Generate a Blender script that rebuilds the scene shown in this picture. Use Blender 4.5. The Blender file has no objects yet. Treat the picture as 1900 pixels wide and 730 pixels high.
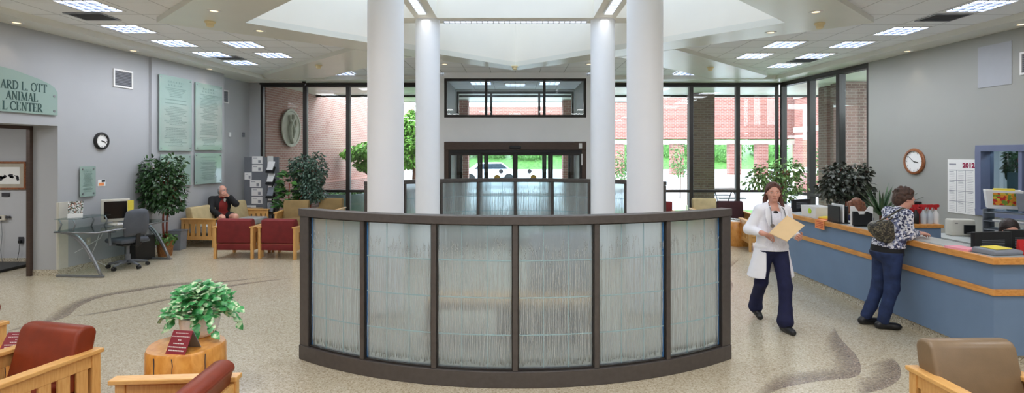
import bpy, bmesh, math, random
import numpy as np
from mathutils import Vector, Matrix
from mathutils.geometry import tessellate_polygon
R = math.radians
PI = math.pi
rnd = random.Random(7)
COL = bpy.context.scene.collection
SC = bpy.context.scene
# camera model of the photograph: focal length 1002 px, eye 2.0 m, principal point (956, 286)
F, CX, CY, EYE = 1002.0, 956.0, 286.0, 2.0
def at(px, py, D):
    return Vector(((px-CX)*D/F, D, EYE-(py-CY)*D/F))
def on_floor(px, py, z=0.0):
    D = (EYE-z)*F/(py-CY)
    return Vector(((px-CX)*D/F, D, z))

# ------------------------------------------------------------------ materials
def lin(c):
    return tuple(((v/255.0)/12.92 if v/255.0 <= 0.04045 else ((v/255.0+0.055)/1.055)**2.4) for v in c)
def newmat(name):
    m = bpy.data.materials.new(name); m.use_nodes = True
    nt = m.node_tree
    for n in list(nt.nodes): nt.nodes.remove(n)
    out = nt.nodes.new('ShaderNodeOutputMaterial')
    return m, nt, out
def N(nt, t, **kw):
    n = nt.nodes.new('ShaderNode'+t)
    for k, v in kw.items():
        if k.startswith('i_'):
            n.inputs[k[2:].replace('_', ' ')].default_value = v
        else: setattr(n, k, v)
    return n
def ramp(nt, src, stops):
    r = N(nt, 'ValToRGB')
    e = r.color_ramp.elements
    while len(e) < len(stops): e.new(0.5)
    for i, (p, c) in enumerate(stops):
        e[i].position = p; e[i].color = (*c, 1) if len(c) == 3 else c
    nt.links.new(src, r.inputs[0]); return r
def mat(name, col, rough=0.5, metal=0.0, var=0.06, scale=8.0, bump=0.0, bscale=60.0, spec=0.5, coat=0.0, sheen=0.0, stretch=None, emit=None, estr=0.0, sss=0.0):
    m, nt, out = newmat(name)
    b = N(nt, 'BsdfPrincipled')
    c = lin(col)
    tc = N(nt, 'TexCoord')
    mp = N(nt, 'Mapping')
    if stretch: mp.inputs['Scale'].default_value = stretch
    nt.links.new(tc.outputs['Object'], mp.inputs[0])
    no = N(nt, 'TexNoise'); no.inputs['Scale'].default_value = scale; no.inputs['Detail'].default_value = 3
    nt.links.new(mp.outputs[0], no.inputs['Vector'])
    lo = tuple(max(0, v*(1-var*2)) for v in c); hi = tuple(min(1, v*(1+var*2)) for v in c)
    rp = ramp(nt, no.outputs['Fac'], [(0.25, lo), (0.75, hi)])
    nt.links.new(rp.outputs[0], b.inputs['Base Color'])
    b.inputs['Roughness'].default_value = rough; b.inputs['Metallic'].default_value = metal
    b.inputs['Specular IOR Level'].default_value = spec
    b.inputs['Coat Weight'].default_value = coat
    b.inputs['Sheen Weight'].default_value = sheen
    if sss:
        b.inputs['Subsurface Weight'].default_value = sss; b.inputs['Subsurface Scale'].default_value = 0.02
    if emit:
        b.inputs['Emission Color'].default_value = (*lin(emit), 1); b.inputs['Emission Strength'].default_value = estr
    if bump:
        nb = N(nt, 'TexNoise'); nb.inputs['Scale'].default_value = bscale
        nt.links.new(mp.outputs[0], nb.inputs['Vector'])
        bp = N(nt, 'Bump'); bp.inputs['Strength'].default_value = bump; bp.inputs['Distance'].default_value = 0.01
        nt.links.new(nb.outputs['Fac'], bp.inputs['Height']); nt.links.new(bp.outputs[0], b.inputs['Normal'])
    nt.links.new(b.outputs[0], out.inputs[0])
    return m
def wood(name, col, dark, scale=1.0, rough=0.38, axis=(1, 1, 1), coat=0.2):
    m, nt, out = newmat(name)
    b = N(nt, 'BsdfPrincipled'); tc = N(nt, 'TexCoord'); mp = N(nt, 'Mapping')
    mp.inputs['Scale'].default_value = tuple(a*scale for a in axis)
    nt.links.new(tc.outputs['Object'], mp.inputs[0])
    no = N(nt, 'TexNoise'); no.inputs['Scale'].default_value = 6; no.inputs['Detail'].default_value = 6; no.inputs['Distortion'].default_value = 0.6
    nt.links.new(mp.outputs[0], no.inputs['Vector'])
    rp = ramp(nt, no.outputs['Fac'], [(0.3, lin(dark)), (0.62, lin(col))])
    nt.links.new(rp.outputs[0], b.inputs['Base Color'])
    b.inputs['Roughness'].default_value = rough; b.inputs['Coat Weight'].default_value = coat; b.inputs['Coat Roughness'].default_value = 0.25
    nt.links.new(b.outputs[0], out.inputs[0]); return m
def thin_glass(name, tint=(0.92, 0.96, 0.95), base=0.05, rough=0.01):
    m, nt, out = newmat(name)
    t = N(nt, 'BsdfTransparent'); t.inputs[0].default_value = (*tint, 1)
    g = N(nt, 'BsdfGlossy'); g.inputs['Roughness'].default_value = rough
    lw = N(nt, 'LayerWeight'); lw.inputs[0].default_value = 0.5
    pw = N(nt, 'Math', operation='POWER'); pw.inputs[1].default_value = 4.0
    nt.links.new(lw.outputs['Facing'], pw.inputs[0])
    ma = N(nt, 'Math', operation='MULTIPLY_ADD'); ma.inputs[1].default_value = 0.6; ma.inputs[2].default_value = base
    nt.links.new(pw.outputs[0], ma.inputs[0])
    mx = N(nt, 'MixShader'); nt.links.new(ma.outputs[0], mx.inputs[0]); nt.links.new(t.outputs[0], mx.inputs[1]); nt.links.new(g.outputs[0], mx.inputs[2])
    nt.links.new(mx.outputs[0], out.inputs[0]); return m
def frosted(name, tint, transl, mixt=0.5, rough=0.3, gl=0.08):
    # cast glass: rough refraction mixed with scattering, light passing from behind
    m, nt, out = newmat(name)
    tc = N(nt, 'TexCoord'); mp = N(nt, 'Mapping'); mp.inputs['Scale'].default_value = (26, 26, 2.2)
    nt.links.new(tc.outputs['Object'], mp.inputs[0])
    no = N(nt, 'TexNoise'); no.inputs['Scale'].default_value = 1.0; no.inputs['Detail'].default_value = 4
    nt.links.new(mp.outputs[0], no.inputs['Vector'])
    bp = N(nt, 'Bump'); bp.inputs['Strength'].default_value = 0.5; bp.inputs['Distance'].default_value = 0.01
    nt.links.new(no.outputs['Fac'], bp.inputs['Height'])
    rf = N(nt, 'BsdfRefraction'); rf.inputs['Color'].default_value = (*tint, 1); rf.inputs['Roughness'].default_value = rough; rf.inputs['IOR'].default_value = 1.12
    nt.links.new(bp.outputs[0], rf.inputs['Normal'])
    tr = N(nt, 'BsdfTranslucent'); tr.inputs[0].default_value = (*transl, 1)
    df = N(nt, 'BsdfDiffuse'); df.inputs[0].default_value = (*transl, 1)
    m0 = N(nt, 'MixShader'); m0.inputs[0].default_value = 0.5
    nt.links.new(tr.outputs[0], m0.inputs[1]); nt.links.new(df.outputs[0], m0.inputs[2])
    m1 = N(nt, 'MixShader'); m1.inputs[0].default_value = mixt
    nt.links.new(rf.outputs[0], m1.inputs[1]); nt.links.new(m0.outputs[0], m1.inputs[2])
    g = N(nt, 'BsdfGlossy'); g.inputs['Roughness'].default_value = 0.12
    nt.links.new(bp.outputs[0], g.inputs['Normal'])
    m2 = N(nt, 'MixShader'); m2.inputs[0].default_value = gl
    nt.links.new(m1.outputs[0], m2.inputs[1]); nt.links.new(g.outputs[0], m2.inputs[2])
    nt.links.new(m2.outputs[0], out.inputs[0]); return m
def emis(name, col, s):
    m, nt, out = newmat(name)
    e = N(nt, 'Emission'); e.inputs[0].default_value = (*lin(col), 1); e.inputs[1].default_value = s
    nt.links.new(e.outputs[0], out.inputs[0]); return m
def brick(name, c1, c2, mortar, rowh=0.09, width=0.26, axis='x'):
    m, nt, out = newmat(name)
    b = N(nt, 'BsdfPrincipled'); tc = N(nt, 'TexCoord')
    sx = N(nt, 'SeparateXYZ'); nt.links.new(tc.outputs['Object'], sx.inputs[0])
    cb = N(nt, 'CombineXYZ')
    ad = N(nt, 'Math', operation='ADD')
    nt.links.new(sx.outputs['X'], ad.inputs[0]); nt.links.new(sx.outputs['Y'], ad.inputs[1])
    nt.links.new(ad.outputs[0], cb.inputs[0]); nt.links.new(sx.outputs['Z'], cb.inputs[1])
    br = N(nt, 'TexBrick'); br.inputs['Color1'].default_value = (*lin(c1), 1); br.inputs['Color2'].default_value = (*lin(c2), 1)
    br.inputs['Mortar'].default_value = (*lin(mortar), 1); br.inputs['Scale'].default_value = 1.0
    br.inputs['Brick Width'].default_value = width; br.inputs['Row Height'].default_value = rowh; br.inputs['Mortar Size'].default_value = 0.011
    nt.links.new(cb.outputs[0], br.inputs['Vector'])
    nt.links.new(br.outputs[0], b.inputs['Base Color']); b.inputs['Roughness'].default_value = 0.85
    nt.links.new(b.outputs[0], out.inputs[0]); return m

M = {}
M['wall'] = mat('painted_plaster', (174, 176, 179), 0.75, var=0.01, scale=2)
M['vest'] = mat('pale_grey_paint', (246, 246, 248), 0.7, var=0.01, scale=2)
M['wallgrey'] = mat('grey_paint', (162, 163, 158), 0.7, var=0.01, scale=2)
M['corridor'] = mat('corridor_paint', (190, 192, 196), 0.7, var=0.01, scale=2)
M['cream'] = mat('cream_paint', (248, 243, 232), 0.8, var=0.008, scale=2)
M['soffit'] = mat('soffit_paint', (232, 231, 222), 0.32, var=0.01, scale=2, spec=0.5)
M['column'] = mat('column_paint', (248, 249, 253), 0.45, var=0.01, scale=3)
M['bronze'] = mat('dark_bronze_metal', (52, 48, 46), 0.4, 0.3, var=0.04)
M['railbronze'] = mat('bronze_rail_metal', (90, 84, 81), 0.42, 0.35, var=0.06, scale=20)
M['black'] = mat('black_plastic', (22, 22, 24), 0.4, var=0.05)
M['blackmat'] = mat('black_rubber', (28, 28, 30), 0.8, var=0.05)
M['header'] = mat('brown_header_metal', (82, 66, 58), 0.4, 0.3, var=0.1, stretch=(1, 1, 20))
M['oak'] = wood('honey_oak', (222, 172, 104), (208, 152, 84), 1.0, axis=(14, 14, 1.5))
M['oakx'] = wood('honey_oak_rail', (224, 174, 104), (210, 154, 84), 1.0, axis=(12, 2, 12))
M['counterwood'] = wood('counter_edge_oak', (222, 158, 84), (200, 132, 60), 1.0, axis=(4, 1.2, 10))
M['stump'] = wood('varnished_pine_log', (228, 162, 80), (202, 130, 52), 1.0, rough=0.25, axis=(3, 3, 1.4), coat=0.5)
M['rust'] = mat('rust_leather', (124, 48, 22), 0.42, spec=0.35, var=0.08, bump=0.05, bscale=120)
M['tanleather'] = mat('taupe_leather', (128, 106, 80), 0.36, var=0.05, bump=0.05, bscale=120)
M['redfabric'] = mat('burgundy_fabric', (118, 34, 34), 0.85, var=0.08, bump=0.1, bscale=200)
M['maroon'] = mat('dark_maroon_fabric', (58, 24, 28), 0.85, var=0.08)
M['olive'] = mat('olive_tan_fabric', (140, 116, 74), 0.85, var=0.06)
M['olivelt'] = mat('sand_fabric', (188, 170, 128), 0.85, var=0.06)
M['greyseat'] = mat('pale_grey_fabric', (176, 178, 178), 0.8, var=0.04)
M['blue'] = mat('blue_laminate', (112, 136, 166), 0.45, var=0.03, scale=3)
M['laminate'] = mat('grey_laminate', (186, 190, 188), 0.3, var=0.03, scale=30)
M['white'] = mat('white_plastic', (232, 232, 232), 0.5, var=0.01)
M['paper'] = mat('white_paper', (240, 240, 238), 0.8, var=0.01)
M['greyplas'] = mat('grey_plastic', (132, 138, 148), 0.5, var=0.03)
M['midgrey'] = mat('mid_grey_paint', (112, 116, 122), 0.6, var=0.03)
M['chairgrey'] = mat('office_chair_fabric', (86, 90, 98), 0.85, var=0.06)
M['steel'] = mat('brushed_steel', (150, 152, 156), 0.35, 0.8, var=0.05)
M['beige'] = mat('beige_plastic', (206, 202, 190), 0.5, var=0.02)
M['ivory'] = mat('ivory_detector', (236, 218, 172), 0.5, var=0.02)
M['navy'] = mat('navy_cotton', (20, 24, 62), 0.85, var=0.1, scale=20)
M['coat'] = mat('white_cotton', (244, 244, 250), 0.8, var=0.01, scale=12, bump=0.1, bscale=25)
M['denim'] = mat('dark_denim', (30, 46, 84), 0.85, var=0.25, scale=10)
M['skin'] = mat('skin', (214, 158, 138), 0.5, var=0.04, sss=0.1)
M['hairred'] = mat('auburn_hair', (84, 44, 32), 0.5, var=0.3, scale=30, stretch=(3, 3, .6), bump=0.6, bscale=60)
M['hairbrown'] = mat('curly_brown_hair', (70, 48, 38), 0.6, var=0.35, scale=40, bump=1.0, bscale=45)
M['hairdark'] = mat('dark_brown_hair', (42, 28, 26), 0.5, var=0.3, scale=30, bump=.6)
M['hairgrey'] = mat('grey_hair', (150, 148, 146), 0.6, var=0.3, scale=40, bump=0.6)
M['blackcloth'] = mat('black_cloth', (18, 18, 20), 0.8, var=0.1)
M['redshirt'] = mat('red_shirt_cotton', (128, 34, 30), 0.85, var=0.08)
M['lips'] = mat('lip_red', (168, 84, 80), 0.5)
M['manila'] = mat('manila_card', (232, 200, 152), 0.7, var=0.02)
M['orange'] = mat('orange_card', (240, 150, 90), 0.7, var=0.02)
M['pink'] = mat('pink_paper', (240, 160, 176), 0.7, var=0.02)
M['yellow'] = mat('yellow_paper', (240, 220, 80), 0.7, var=0.02)
M['redplas'] = mat('red_plastic', (186, 30, 34), 0.4, var=0.03)
M['redcard'] = mat('burgundy_card', (128, 22, 36), 0.4, var=0.02)
M['screenblk'] = mat('dark_display', (14, 16, 18), 0.15, var=0.02)
M['clear'] = mat('clear_bottle_plastic', (200, 210, 220), 0.2, var=0.03)
M['pot'] = mat('white_wicker', (250, 250, 255), 0.7, var=0.04, scale=40, bump=0.4, bscale=80)
M['wicker'] = mat('brown_wicker', (150, 98, 54), 0.75, var=0.25, scale=50, bump=0.8, bscale=90)
M['soil'] = mat('potting_soil', (52, 40, 30), 0.95, var=0.2, scale=40)
M['bark'] = mat('brown_bark', (104, 66, 48), 0.85, var=0.15, scale=20)
M['redbark'] = mat('reddish_bark', (142, 72, 52), 0.8, var=0.15, scale=20)
M['copper'] = wood('clock_wood', (158, 98, 58), (120, 66, 36), 1, axis=(6, 6, 6))
M['vent'] = mat('vent_grey', (150, 152, 160), 0.5, 0.2, var=0.03)
M['ink'] = mat('dark_ink', (60, 60, 66), 0.7)
M['greyink'] = mat('grey_ink', (150, 152, 160), 0.7)
M['purpleink'] = mat('plum_ink', (150, 30, 70), 0.6)
M['signink'] = mat('dark_green_lettering', (44, 78, 74), 0.5)
M['plaqueink'] = mat('etched_lettering', (132, 158, 150), 0.5)
M['tangrey'] = mat('warm_stone', (184, 176, 160), 0.7, var=0.05)
M['gold'] = mat('gold_decal', (176, 146, 60), 0.5)
M['glass'] = thin_glass('window_glass', base=0.035)
M['skyglass'] = thin_glass('skylight_glass', (0.56, 0.585, 0.62))
M['deskglass'] = thin_glass('desk_glass', (0.72, 0.82, 0.8), base=0.14)
M['innerglass'] = thin_glass('office_window_glass', (0.62, 0.72, 0.76), base=0.1)
def plaque_glass():
    m, nt, out = newmat('sea_green_glass')
    b = N(nt, 'BsdfPrincipled'); b.inputs['Base Color'].default_value = (*lin((154, 176, 168)), 1)
    b.inputs['Roughness'].default_value = 0.08; b.inputs['Coat Weight'].default_value = 0.4
    nt.links.new(b.outputs[0], out.inputs[0]); return m
M['plaque'] = plaque_glass()
M['cast'] = frosted('cast_glass', (0.92, 0.985, 1.0), (0.88, 0.96, 0.98), mixt=0.27, rough=0.32)
M['reed'] = frosted('reed_relief_glass', (0.97, 1.0, 1.0), (0.95, 1.0, 1.0), mixt=0.8, rough=0.15, gl=0.12)
M['seam'] = frosted('glass_seam', (0.82, 0.98, 1.0), (0.70, 0.95, 1.0), mixt=0.8, rough=0.2, gl=0.1)
M['edge'] = mat('blue_glass_edge', (70, 118, 168), 0.2, var=.05)
M['lamp'] = emis('fluorescent_lamp', (214, 226, 255), 7.5)
M['downlamp'] = emis('downlight_lamp', (255, 226, 180), 2.2)
M['striplamp'] = emis('strip_lamp', (225, 235, 255), 2.2)
M['louvre'] = mat('parabolic_louvre', (150, 158, 176), 0.3, 0.6, var=0.02)
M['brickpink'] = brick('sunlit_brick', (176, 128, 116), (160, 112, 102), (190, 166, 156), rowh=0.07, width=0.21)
M['brick'] = brick('red_brick', (164, 106, 95), (144, 88, 80), (178, 152, 144), rowh=0.085, width=0.25)
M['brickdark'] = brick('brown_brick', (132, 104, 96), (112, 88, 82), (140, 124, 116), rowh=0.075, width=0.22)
M['limestone'] = mat('pale_limestone', (224, 214, 200), 0.8, var=0.03)
M['asphalt'] = mat('pale_concrete', (188, 190, 196), 0.9, var=0.05, scale=1)
M['lawn'] = mat('lawn_grass', (104, 150, 74), 0.9, var=0.25, scale=12, bump=0.6, bscale=30)
M['bushbright'] = mat('spring_leaves', (116, 168, 60), 0.6, var=0.25, scale=6)
M['bushmid'] = mat('hedge_leaves', (82, 126, 58), 0.6, var=0.3, scale=3)
M['concgrey'] = mat('planter_concrete', (140, 152, 158), 0.8, var=0.05)
M['carwhite'] = mat('white_car_paint', (226, 230, 236), 0.2, var=0.01, coat=0.5)
M['carglass'] = mat('car_glass', (54, 66, 78), 0.1, var=0.02)
def leafmat(name, c1, c2, vein=None, scale=9, rough=0.35):
    m, nt, out = newmat(name)
    b = N(nt, 'BsdfPrincipled'); tc = N(nt, 'TexCoord')
    no = N(nt, 'TexNoise'); no.inputs['Scale'].default_value = scale; no.inputs['Detail'].default_value = 2
    nt.links.new(tc.outputs['Object'], no.inputs['Vector'])
    st = [(0.35, lin(c1)), (0.6, lin(c2))]
    if vein: st = [(0.3, lin(c1)), (0.52, lin(c2)), (0.6, lin(vein)), (0.8, lin(c2))]
    rp = ramp(nt, no.outputs['Fac'], st)
    nt.links.new(rp.outputs[0], b.inputs['Base Color']); b.inputs['Roughness'].default_value = rough
    b.inputs['Subsurface Weight'].default_value = 0.0
    nt.links.new(b.outputs[0], out.inputs[0]); return m
M['ficus'] = leafmat('ficus_leaves', (28, 54, 30), (62, 98, 52))
M['ficusgrey'] = leafmat('grey_green_leaves', (52, 78, 66), (96, 122, 104))
M['broad'] = leafmat('broad_leaves', (34, 74, 34), (88, 136, 66))
M['pothos'] = leafmat('variegated_leaves', (40, 118, 62), (84, 168, 96), (214, 230, 190), scale=17)
M['darkplant'] = leafmat('dark_leaves', (38, 50, 40), (78, 80, 70))
M['yucca'] = leafmat('strap_leaves', (32, 58, 36), (66, 96, 58))
M['lightplant'] = leafmat('mid_green_leaves', (58, 96, 40), (128, 164, 92))

# terrazzo floor
def terrazzo(name, base, spk1, spk2, alpha=False):
    m, nt, out = newmat(name)
    b = N(nt, 'BsdfPrincipled'); tc = N(nt, 'TexCoord')
    v = N(nt, 'TexVoronoi'); v.inputs['Scale'].default_value = 95
    nt.links.new(tc.outputs['Object'], v.inputs['Vector'])
    sp = N(nt, 'SeparateColor'); nt.links.new(v.outputs['Color'], sp.inputs[0])
    rp = ramp(nt, sp.outputs[0], [(0.0, lin(spk1)), (0.18, lin(spk1)), (0.24, lin(base)), (0.8, lin(base)), (0.86, lin(spk2)), (1.0, lin(spk2))])
    no = N(nt, 'TexNoise'); no.inputs['Scale'].default_value = 0.5; no.inputs['Detail'].default_value = 4
    nt.links.new(tc.outputs['Object'], no.inputs['Vector'])
    r2 = ramp(nt, no.outputs['Fac'], [(0.3, (0.9, 0.88, 0.84)), (0.7, (1, 1, 1))])
    mx = N(nt, 'Mix', data_type='RGBA', blend_type='MULTIPLY'); mx.inputs[0].default_value = 1.0
    nt.links.new(rp.outputs[0], mx.inputs[6]); nt.links.new(r2.outputs[0], mx.inputs[7])
    nt.links.new(mx.outputs[2], b.inputs['Base Color'])
    n3 = N(nt, 'TexNoise'); n3.inputs['Scale'].default_value = 3
    nt.links.new(tc.outputs['Object'], n3.inputs['Vector'])
    r3 = ramp(nt, n3.outputs['Fac'], [(0.3, (0.21,)*3), (0.7, (0.25,)*3)])
    nt.links.new(r3.outputs[0], b.inputs['Roughness'])
    b.inputs['Specular IOR Level'].default_value = 0.5
    if alpha:
        uv = N(nt, 'UVMap'); s2 = N(nt, 'SeparateXYZ'); nt.links.new(uv.outputs[0], s2.inputs[0])
        n4 = N(nt, 'TexNoise'); n4.inputs['Scale'].default_value = 30; n4.inputs['Detail'].default_value = 3
        nt.links.new(tc.outputs['Object'], n4.inputs['Vector'])
        ad = N(nt, 'Math', operation='MULTIPLY_ADD'); ad.inputs[1].default_value = 0.9; ad.inputs[2].default_value = -0.45
        nt.links.new(n4.outputs['Fac'], ad.inputs[0])
        a2 = N(nt, 'Math', operation='ADD'); nt.links.new(ad.outputs[0], a2.inputs[0]); nt.links.new(s2.outputs['Y'], a2.inputs[1])
        ra = ramp(nt, a2.outputs[0], [(0.1, (0, 0, 0)), (0.85, (1, 1, 1))])
        mu = N(nt, 'Math', operation='MULTIPLY'); nt.links.new(ra.outputs[0], mu.inputs[0]); nt.links.new(s2.outputs['X'], mu.inputs[1])
        nt.links.new(mu.outputs[0], b.inputs['Alpha'])
    nt.links.new(b.outputs[0], out.inputs[0]); return m
M['floor'] = terrazzo('terrazzo', (198, 187, 164), (172, 159, 134), (214, 205, 184))
M['inlay'] = terrazzo('grey_terrazzo_inlay', (160, 145, 130), (122, 106, 100), (190, 178, 162), alpha=True)
M['base'] = terrazzo('terrazzo_base', (200, 192, 172), (150, 140, 124), (224, 220, 208))
def act():
    m, nt, out = newmat('acoustic_tile')
    b = N(nt, 'BsdfPrincipled'); tc = N(nt, 'TexCoord')
    br = N(nt, 'TexBrick'); br.offset = 0.0; br.inputs['Scale'].default_value = 1; br.inputs['Brick Width'].default_value = 0.61; br.inputs['Row Height'].default_value = 0.61
    br.inputs['Mortar Size'].default_value = 0.008
    br.inputs['Color1'].default_value = (*lin((246, 247, 250)), 1); br.inputs['Color2'].default_value = (*lin((242, 243, 247)), 1); br.inputs['Mortar'].default_value = (*lin((188, 188, 192)), 1)
    nt.links.new(tc.outputs['Object'], br.inputs['Vector']); nt.links.new(br.outputs[0], b.inputs['Base Color'])
    b.inputs['Roughness'].default_value = 0.85
    nt.links.new(b.outputs[0], out.inputs[0]); return m
M['act'] = act()
def floral():
    m, nt, out = newmat('floral_print_cotton')
    b = N(nt, 'BsdfPrincipled'); tc = N(nt, 'TexCoord')
    v = N(nt, 'TexVoronoi'); v.inputs['Scale'].default_value = 58; nt.links.new(tc.outputs['Object'], v.inputs['Vector'])
    sp = N(nt, 'SeparateColor'); nt.links.new(v.outputs['Color'], sp.inputs[0])
    rp = ramp(nt, sp.outputs[0], [(0.0, lin((44, 46, 72))), (0.3, lin((60, 64, 96))), (0.36, lin((214, 216, 226))), (0.7, lin((232, 232, 238))), (0.76, lin((120, 128, 160)))])
    nt.links.new(rp.outputs[0], b.inputs['Base Color']); b.inputs['Roughness'].default_value = 0.8
    nt.links.new(b.outputs[0], out.inputs[0]); return m
M['floral'] = floral()
def pattern2(name, cols, scale):
    m, nt, out = newmat(name)
    b = N(nt, 'BsdfPrincipled'); tc = N(nt, 'TexCoord')
    v = N(nt, 'TexVoronoi'); v.inputs['Scale'].default_value = scale; nt.links.new(tc.outputs['Object'], v.inputs['Vector'])
    sp = N(nt, 'SeparateColor'); nt.links.new(v.outputs['Color'], sp.inputs[0])
    k = len(cols); rp = ramp(nt, sp.outputs[0], [(i/k, lin(c)) for i, c in enumerate(cols)])
    rp.color_ramp.interpolation = 'CONSTANT'
    nt.links.new(rp.outputs[0], b.inputs['Base Color']); b.inputs['Roughness'].default_value = 0.5
    nt.links.new(b.outputs[0], out.inputs[0]); return m
M['purse'] = pattern2('patterned_purse_leather', [(34, 32, 30), (52, 50, 44), (110, 104, 84), (40, 38, 36), (84, 78, 62)], 75)
M['picture'] = pattern2('mounted_drawing', [(222, 222, 222), (60, 56, 54), (190, 190, 192), (228, 228, 228), (110, 104, 100)], 30)
M['leaflet'] = pattern2('leaflet_print', [(230, 230, 230), (60, 70, 60), (150, 100, 80), (210, 215, 215), (90, 110, 90)], 75)
M['label'] = pattern2('rainbow_label', [(200, 40, 30), (230, 150, 40), (120, 150, 50), (220, 190, 60)], 30)

# ------------------------------------------------------------------ mesh builder
class MB:
    def __init__(s): s.v = []; s.f = []; s.fm = []; s.uv = None
    def add(s, vs, fs, mi=0):
        o = len(s.v); s.v += [Vector(v) for v in vs]; s.f += [tuple(i+o for i in f) for f in fs]; s.fm += [mi]*len(fs); return s
    def box(s, x0, x1, y0, y1, z0, z1, mi=0):
        return s.add([(x0, y0, z0), (x1, y0, z0), (x1, y1, z0), (x0, y1, z0), (x0, y0, z1), (x1, y0, z1), (x1, y1, z1), (x0, y1, z1)],
                     [(0, 3, 2, 1), (4, 5, 6, 7), (0, 1, 5, 4), (1, 2, 6, 5), (2, 3, 7, 6), (3, 0, 4, 7)], mi)
    def obox(s, c, size, rot=(0, 0, 0), mi=0):
        from mathutils import Euler
        m = Euler(rot).to_matrix(); c = Vector(c); a, b, d = [q/2 for q in size]
        vs = [c+m@Vector(p) for p in [(-a, -b, -d), (a, -b, -d), (a, b, -d), (-a, b, -d), (-a, -b, d), (a, -b, d), (a, b, d), (-a, b, d)]]
        return s.add(vs, [(0, 3, 2, 1), (4, 5, 6, 7), (0, 1, 5, 4), (1, 2, 6, 5), (2, 3, 7, 6), (3, 0, 4, 7)], mi)
    def prism(s, poly, z0, z1, mi=0):
        n = len(poly)
        area = sum(poly[i][0]*poly[(i+1) % n][1]-poly[(i+1) % n][0]*poly[i][1] for i in range(n))
        if area < 0: poly = poly[::-1]
        vs = [(p[0], p[1], z0) for p in poly]+[(p[0], p[1], z1) for p in poly]
        fs = [tuple(range(n))[::-1], tuple(range(n, 2*n))]+[(i, (i+1) % n, n+(i+1) % n, n+i) for i in range(n)]
        return s.add(vs, fs, mi)
    def prism_y(s, poly, y0, y1, mi=0):   # poly in (x,z), extruded in y
        n = len(poly)
        vs = [(p[0], y0, p[1]) for p in poly]+[(p[0], y1, p[1]) for p in poly]
        return s.add(vs, [tuple(range(n)), tuple(range(n, 2*n))[::-1]]+[(i, n+i, n+(i+1) % n, (i+1) % n) for i in range(n)], mi)
    def prism_x(s, poly, x0, x1, mi=0):   # poly in (y,z), extruded in x
        n = len(poly)
        vs = [(x0, p[0], p[1]) for p in poly]+[(x1, p[0], p[1]) for p in poly]
        return s.add(vs, [tuple(range(n))[::-1], tuple(range(n, 2*n))]+[(i, (i+1) % n, n+(i+1) % n, n+i) for i in range(n)], mi)
    def tube(s, pts, rad, n=8, mi=0, cap=True):
        pts = [Vector(p) for p in pts]; k = len(pts)
        rs = rad if isinstance(rad, (list, tuple)) else [rad]*k
        vs = []; fs = []
        up = Vector((0, 0, 1))
        prev = None
        for i, p in enumerate(pts):
            d = (pts[min(i+1, k-1)]-pts[max(i-1, 0)]).normalized()
            if prev is None:
                a = d.orthogonal().normalized()
            else:
                a = (prev-d*prev.dot(d))
                a = a.normalized() if a.length > 1e-6 else d.orthogonal().normalized()
            prev = a; b = d.cross(a)
            for j in range(n):
                t = 2*PI*j/n; vs.append(p+(a*math.cos(t)+b*math.sin(t))*rs[i])
        for i in range(k-1):
            for j in range(n):
                fs.append((i*n+j, i*n+(j+1) % n, (i+1)*n+(j+1) % n, (i+1)*n+j))
        if cap:
            fs.append(tuple(range(n))[::-1]); fs.append(tuple((k-1)*n+j for j in range(n)))
        return s.add(vs, fs, mi)
    def lathe(s, prof, n=24, c=(0, 0, 0), mi=0, sx=1, sy=1, cap=True):
        vs = []; fs = []; c = Vector(c)
        for (r, z) in prof:
            for j in range(n):
                t = 2*PI*j/n; vs.append(c+Vector((r*math.cos(t)*sx, r*math.sin(t)*sy, z)))
        k = len(prof)
        for i in range(k-1):
            for j in range(n):
                fs.append((i*n+j, i*n+(j+1) % n, (i+1)*n+(j+1) % n, (i+1)*n+j))
        if cap and prof[0][0] > 1e-4: fs.append(tuple(range(n))[::-1])
        if cap and prof[-1][0] > 1e-4: fs.append(tuple((k-1)*n+j for j in range(n)))
        return s.add(vs, fs, mi)
    def ell(s, c, r, n=14, m=9, mi=0):
        vs = []; fs = []; c = Vector(c)
        for i in range(m+1):
            p = PI*i/m
            for j in range(n):
                t = 2*PI*j/n; vs.append(c+Vector((r[0]*math.sin(p)*math.cos(t), r[1]*math.sin(p)*math.sin(t), -r[2]*math.cos(p))))
        for i in range(m):
            for j in range(n):
                fs.append((i*n+j, i*n+(j+1) % n, (i+1)*n+(j+1) % n, (i+1)*n+j))
        return s.add(vs, fs, mi)
    def arcbox(s, c, r0, r1, a0, a1, z0, z1, seg=24, mi=0):   # angle measured from -Y toward +X
        vs = []
        for i in range(seg+1):
            a = a0+(a1-a0)*i/seg
            for (r, z) in ((r0, z0), (r1, z0), (r1, z1), (r0, z1)):
                vs.append((c[0]+r*math.sin(a), c[1]-r*math.cos(a), z))
        fs = [(0, 1, 2, 3)]
        for i in range(seg):
            for j in range(4):
                fs.append((i*4+j, (i+1)*4+j, (i+1)*4+(j+1) % 4, i*4+(j+1) % 4))
        fs.append(tuple(seg*4+j for j in (3, 2, 1, 0)))
        return s.add(vs, fs, mi)
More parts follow.
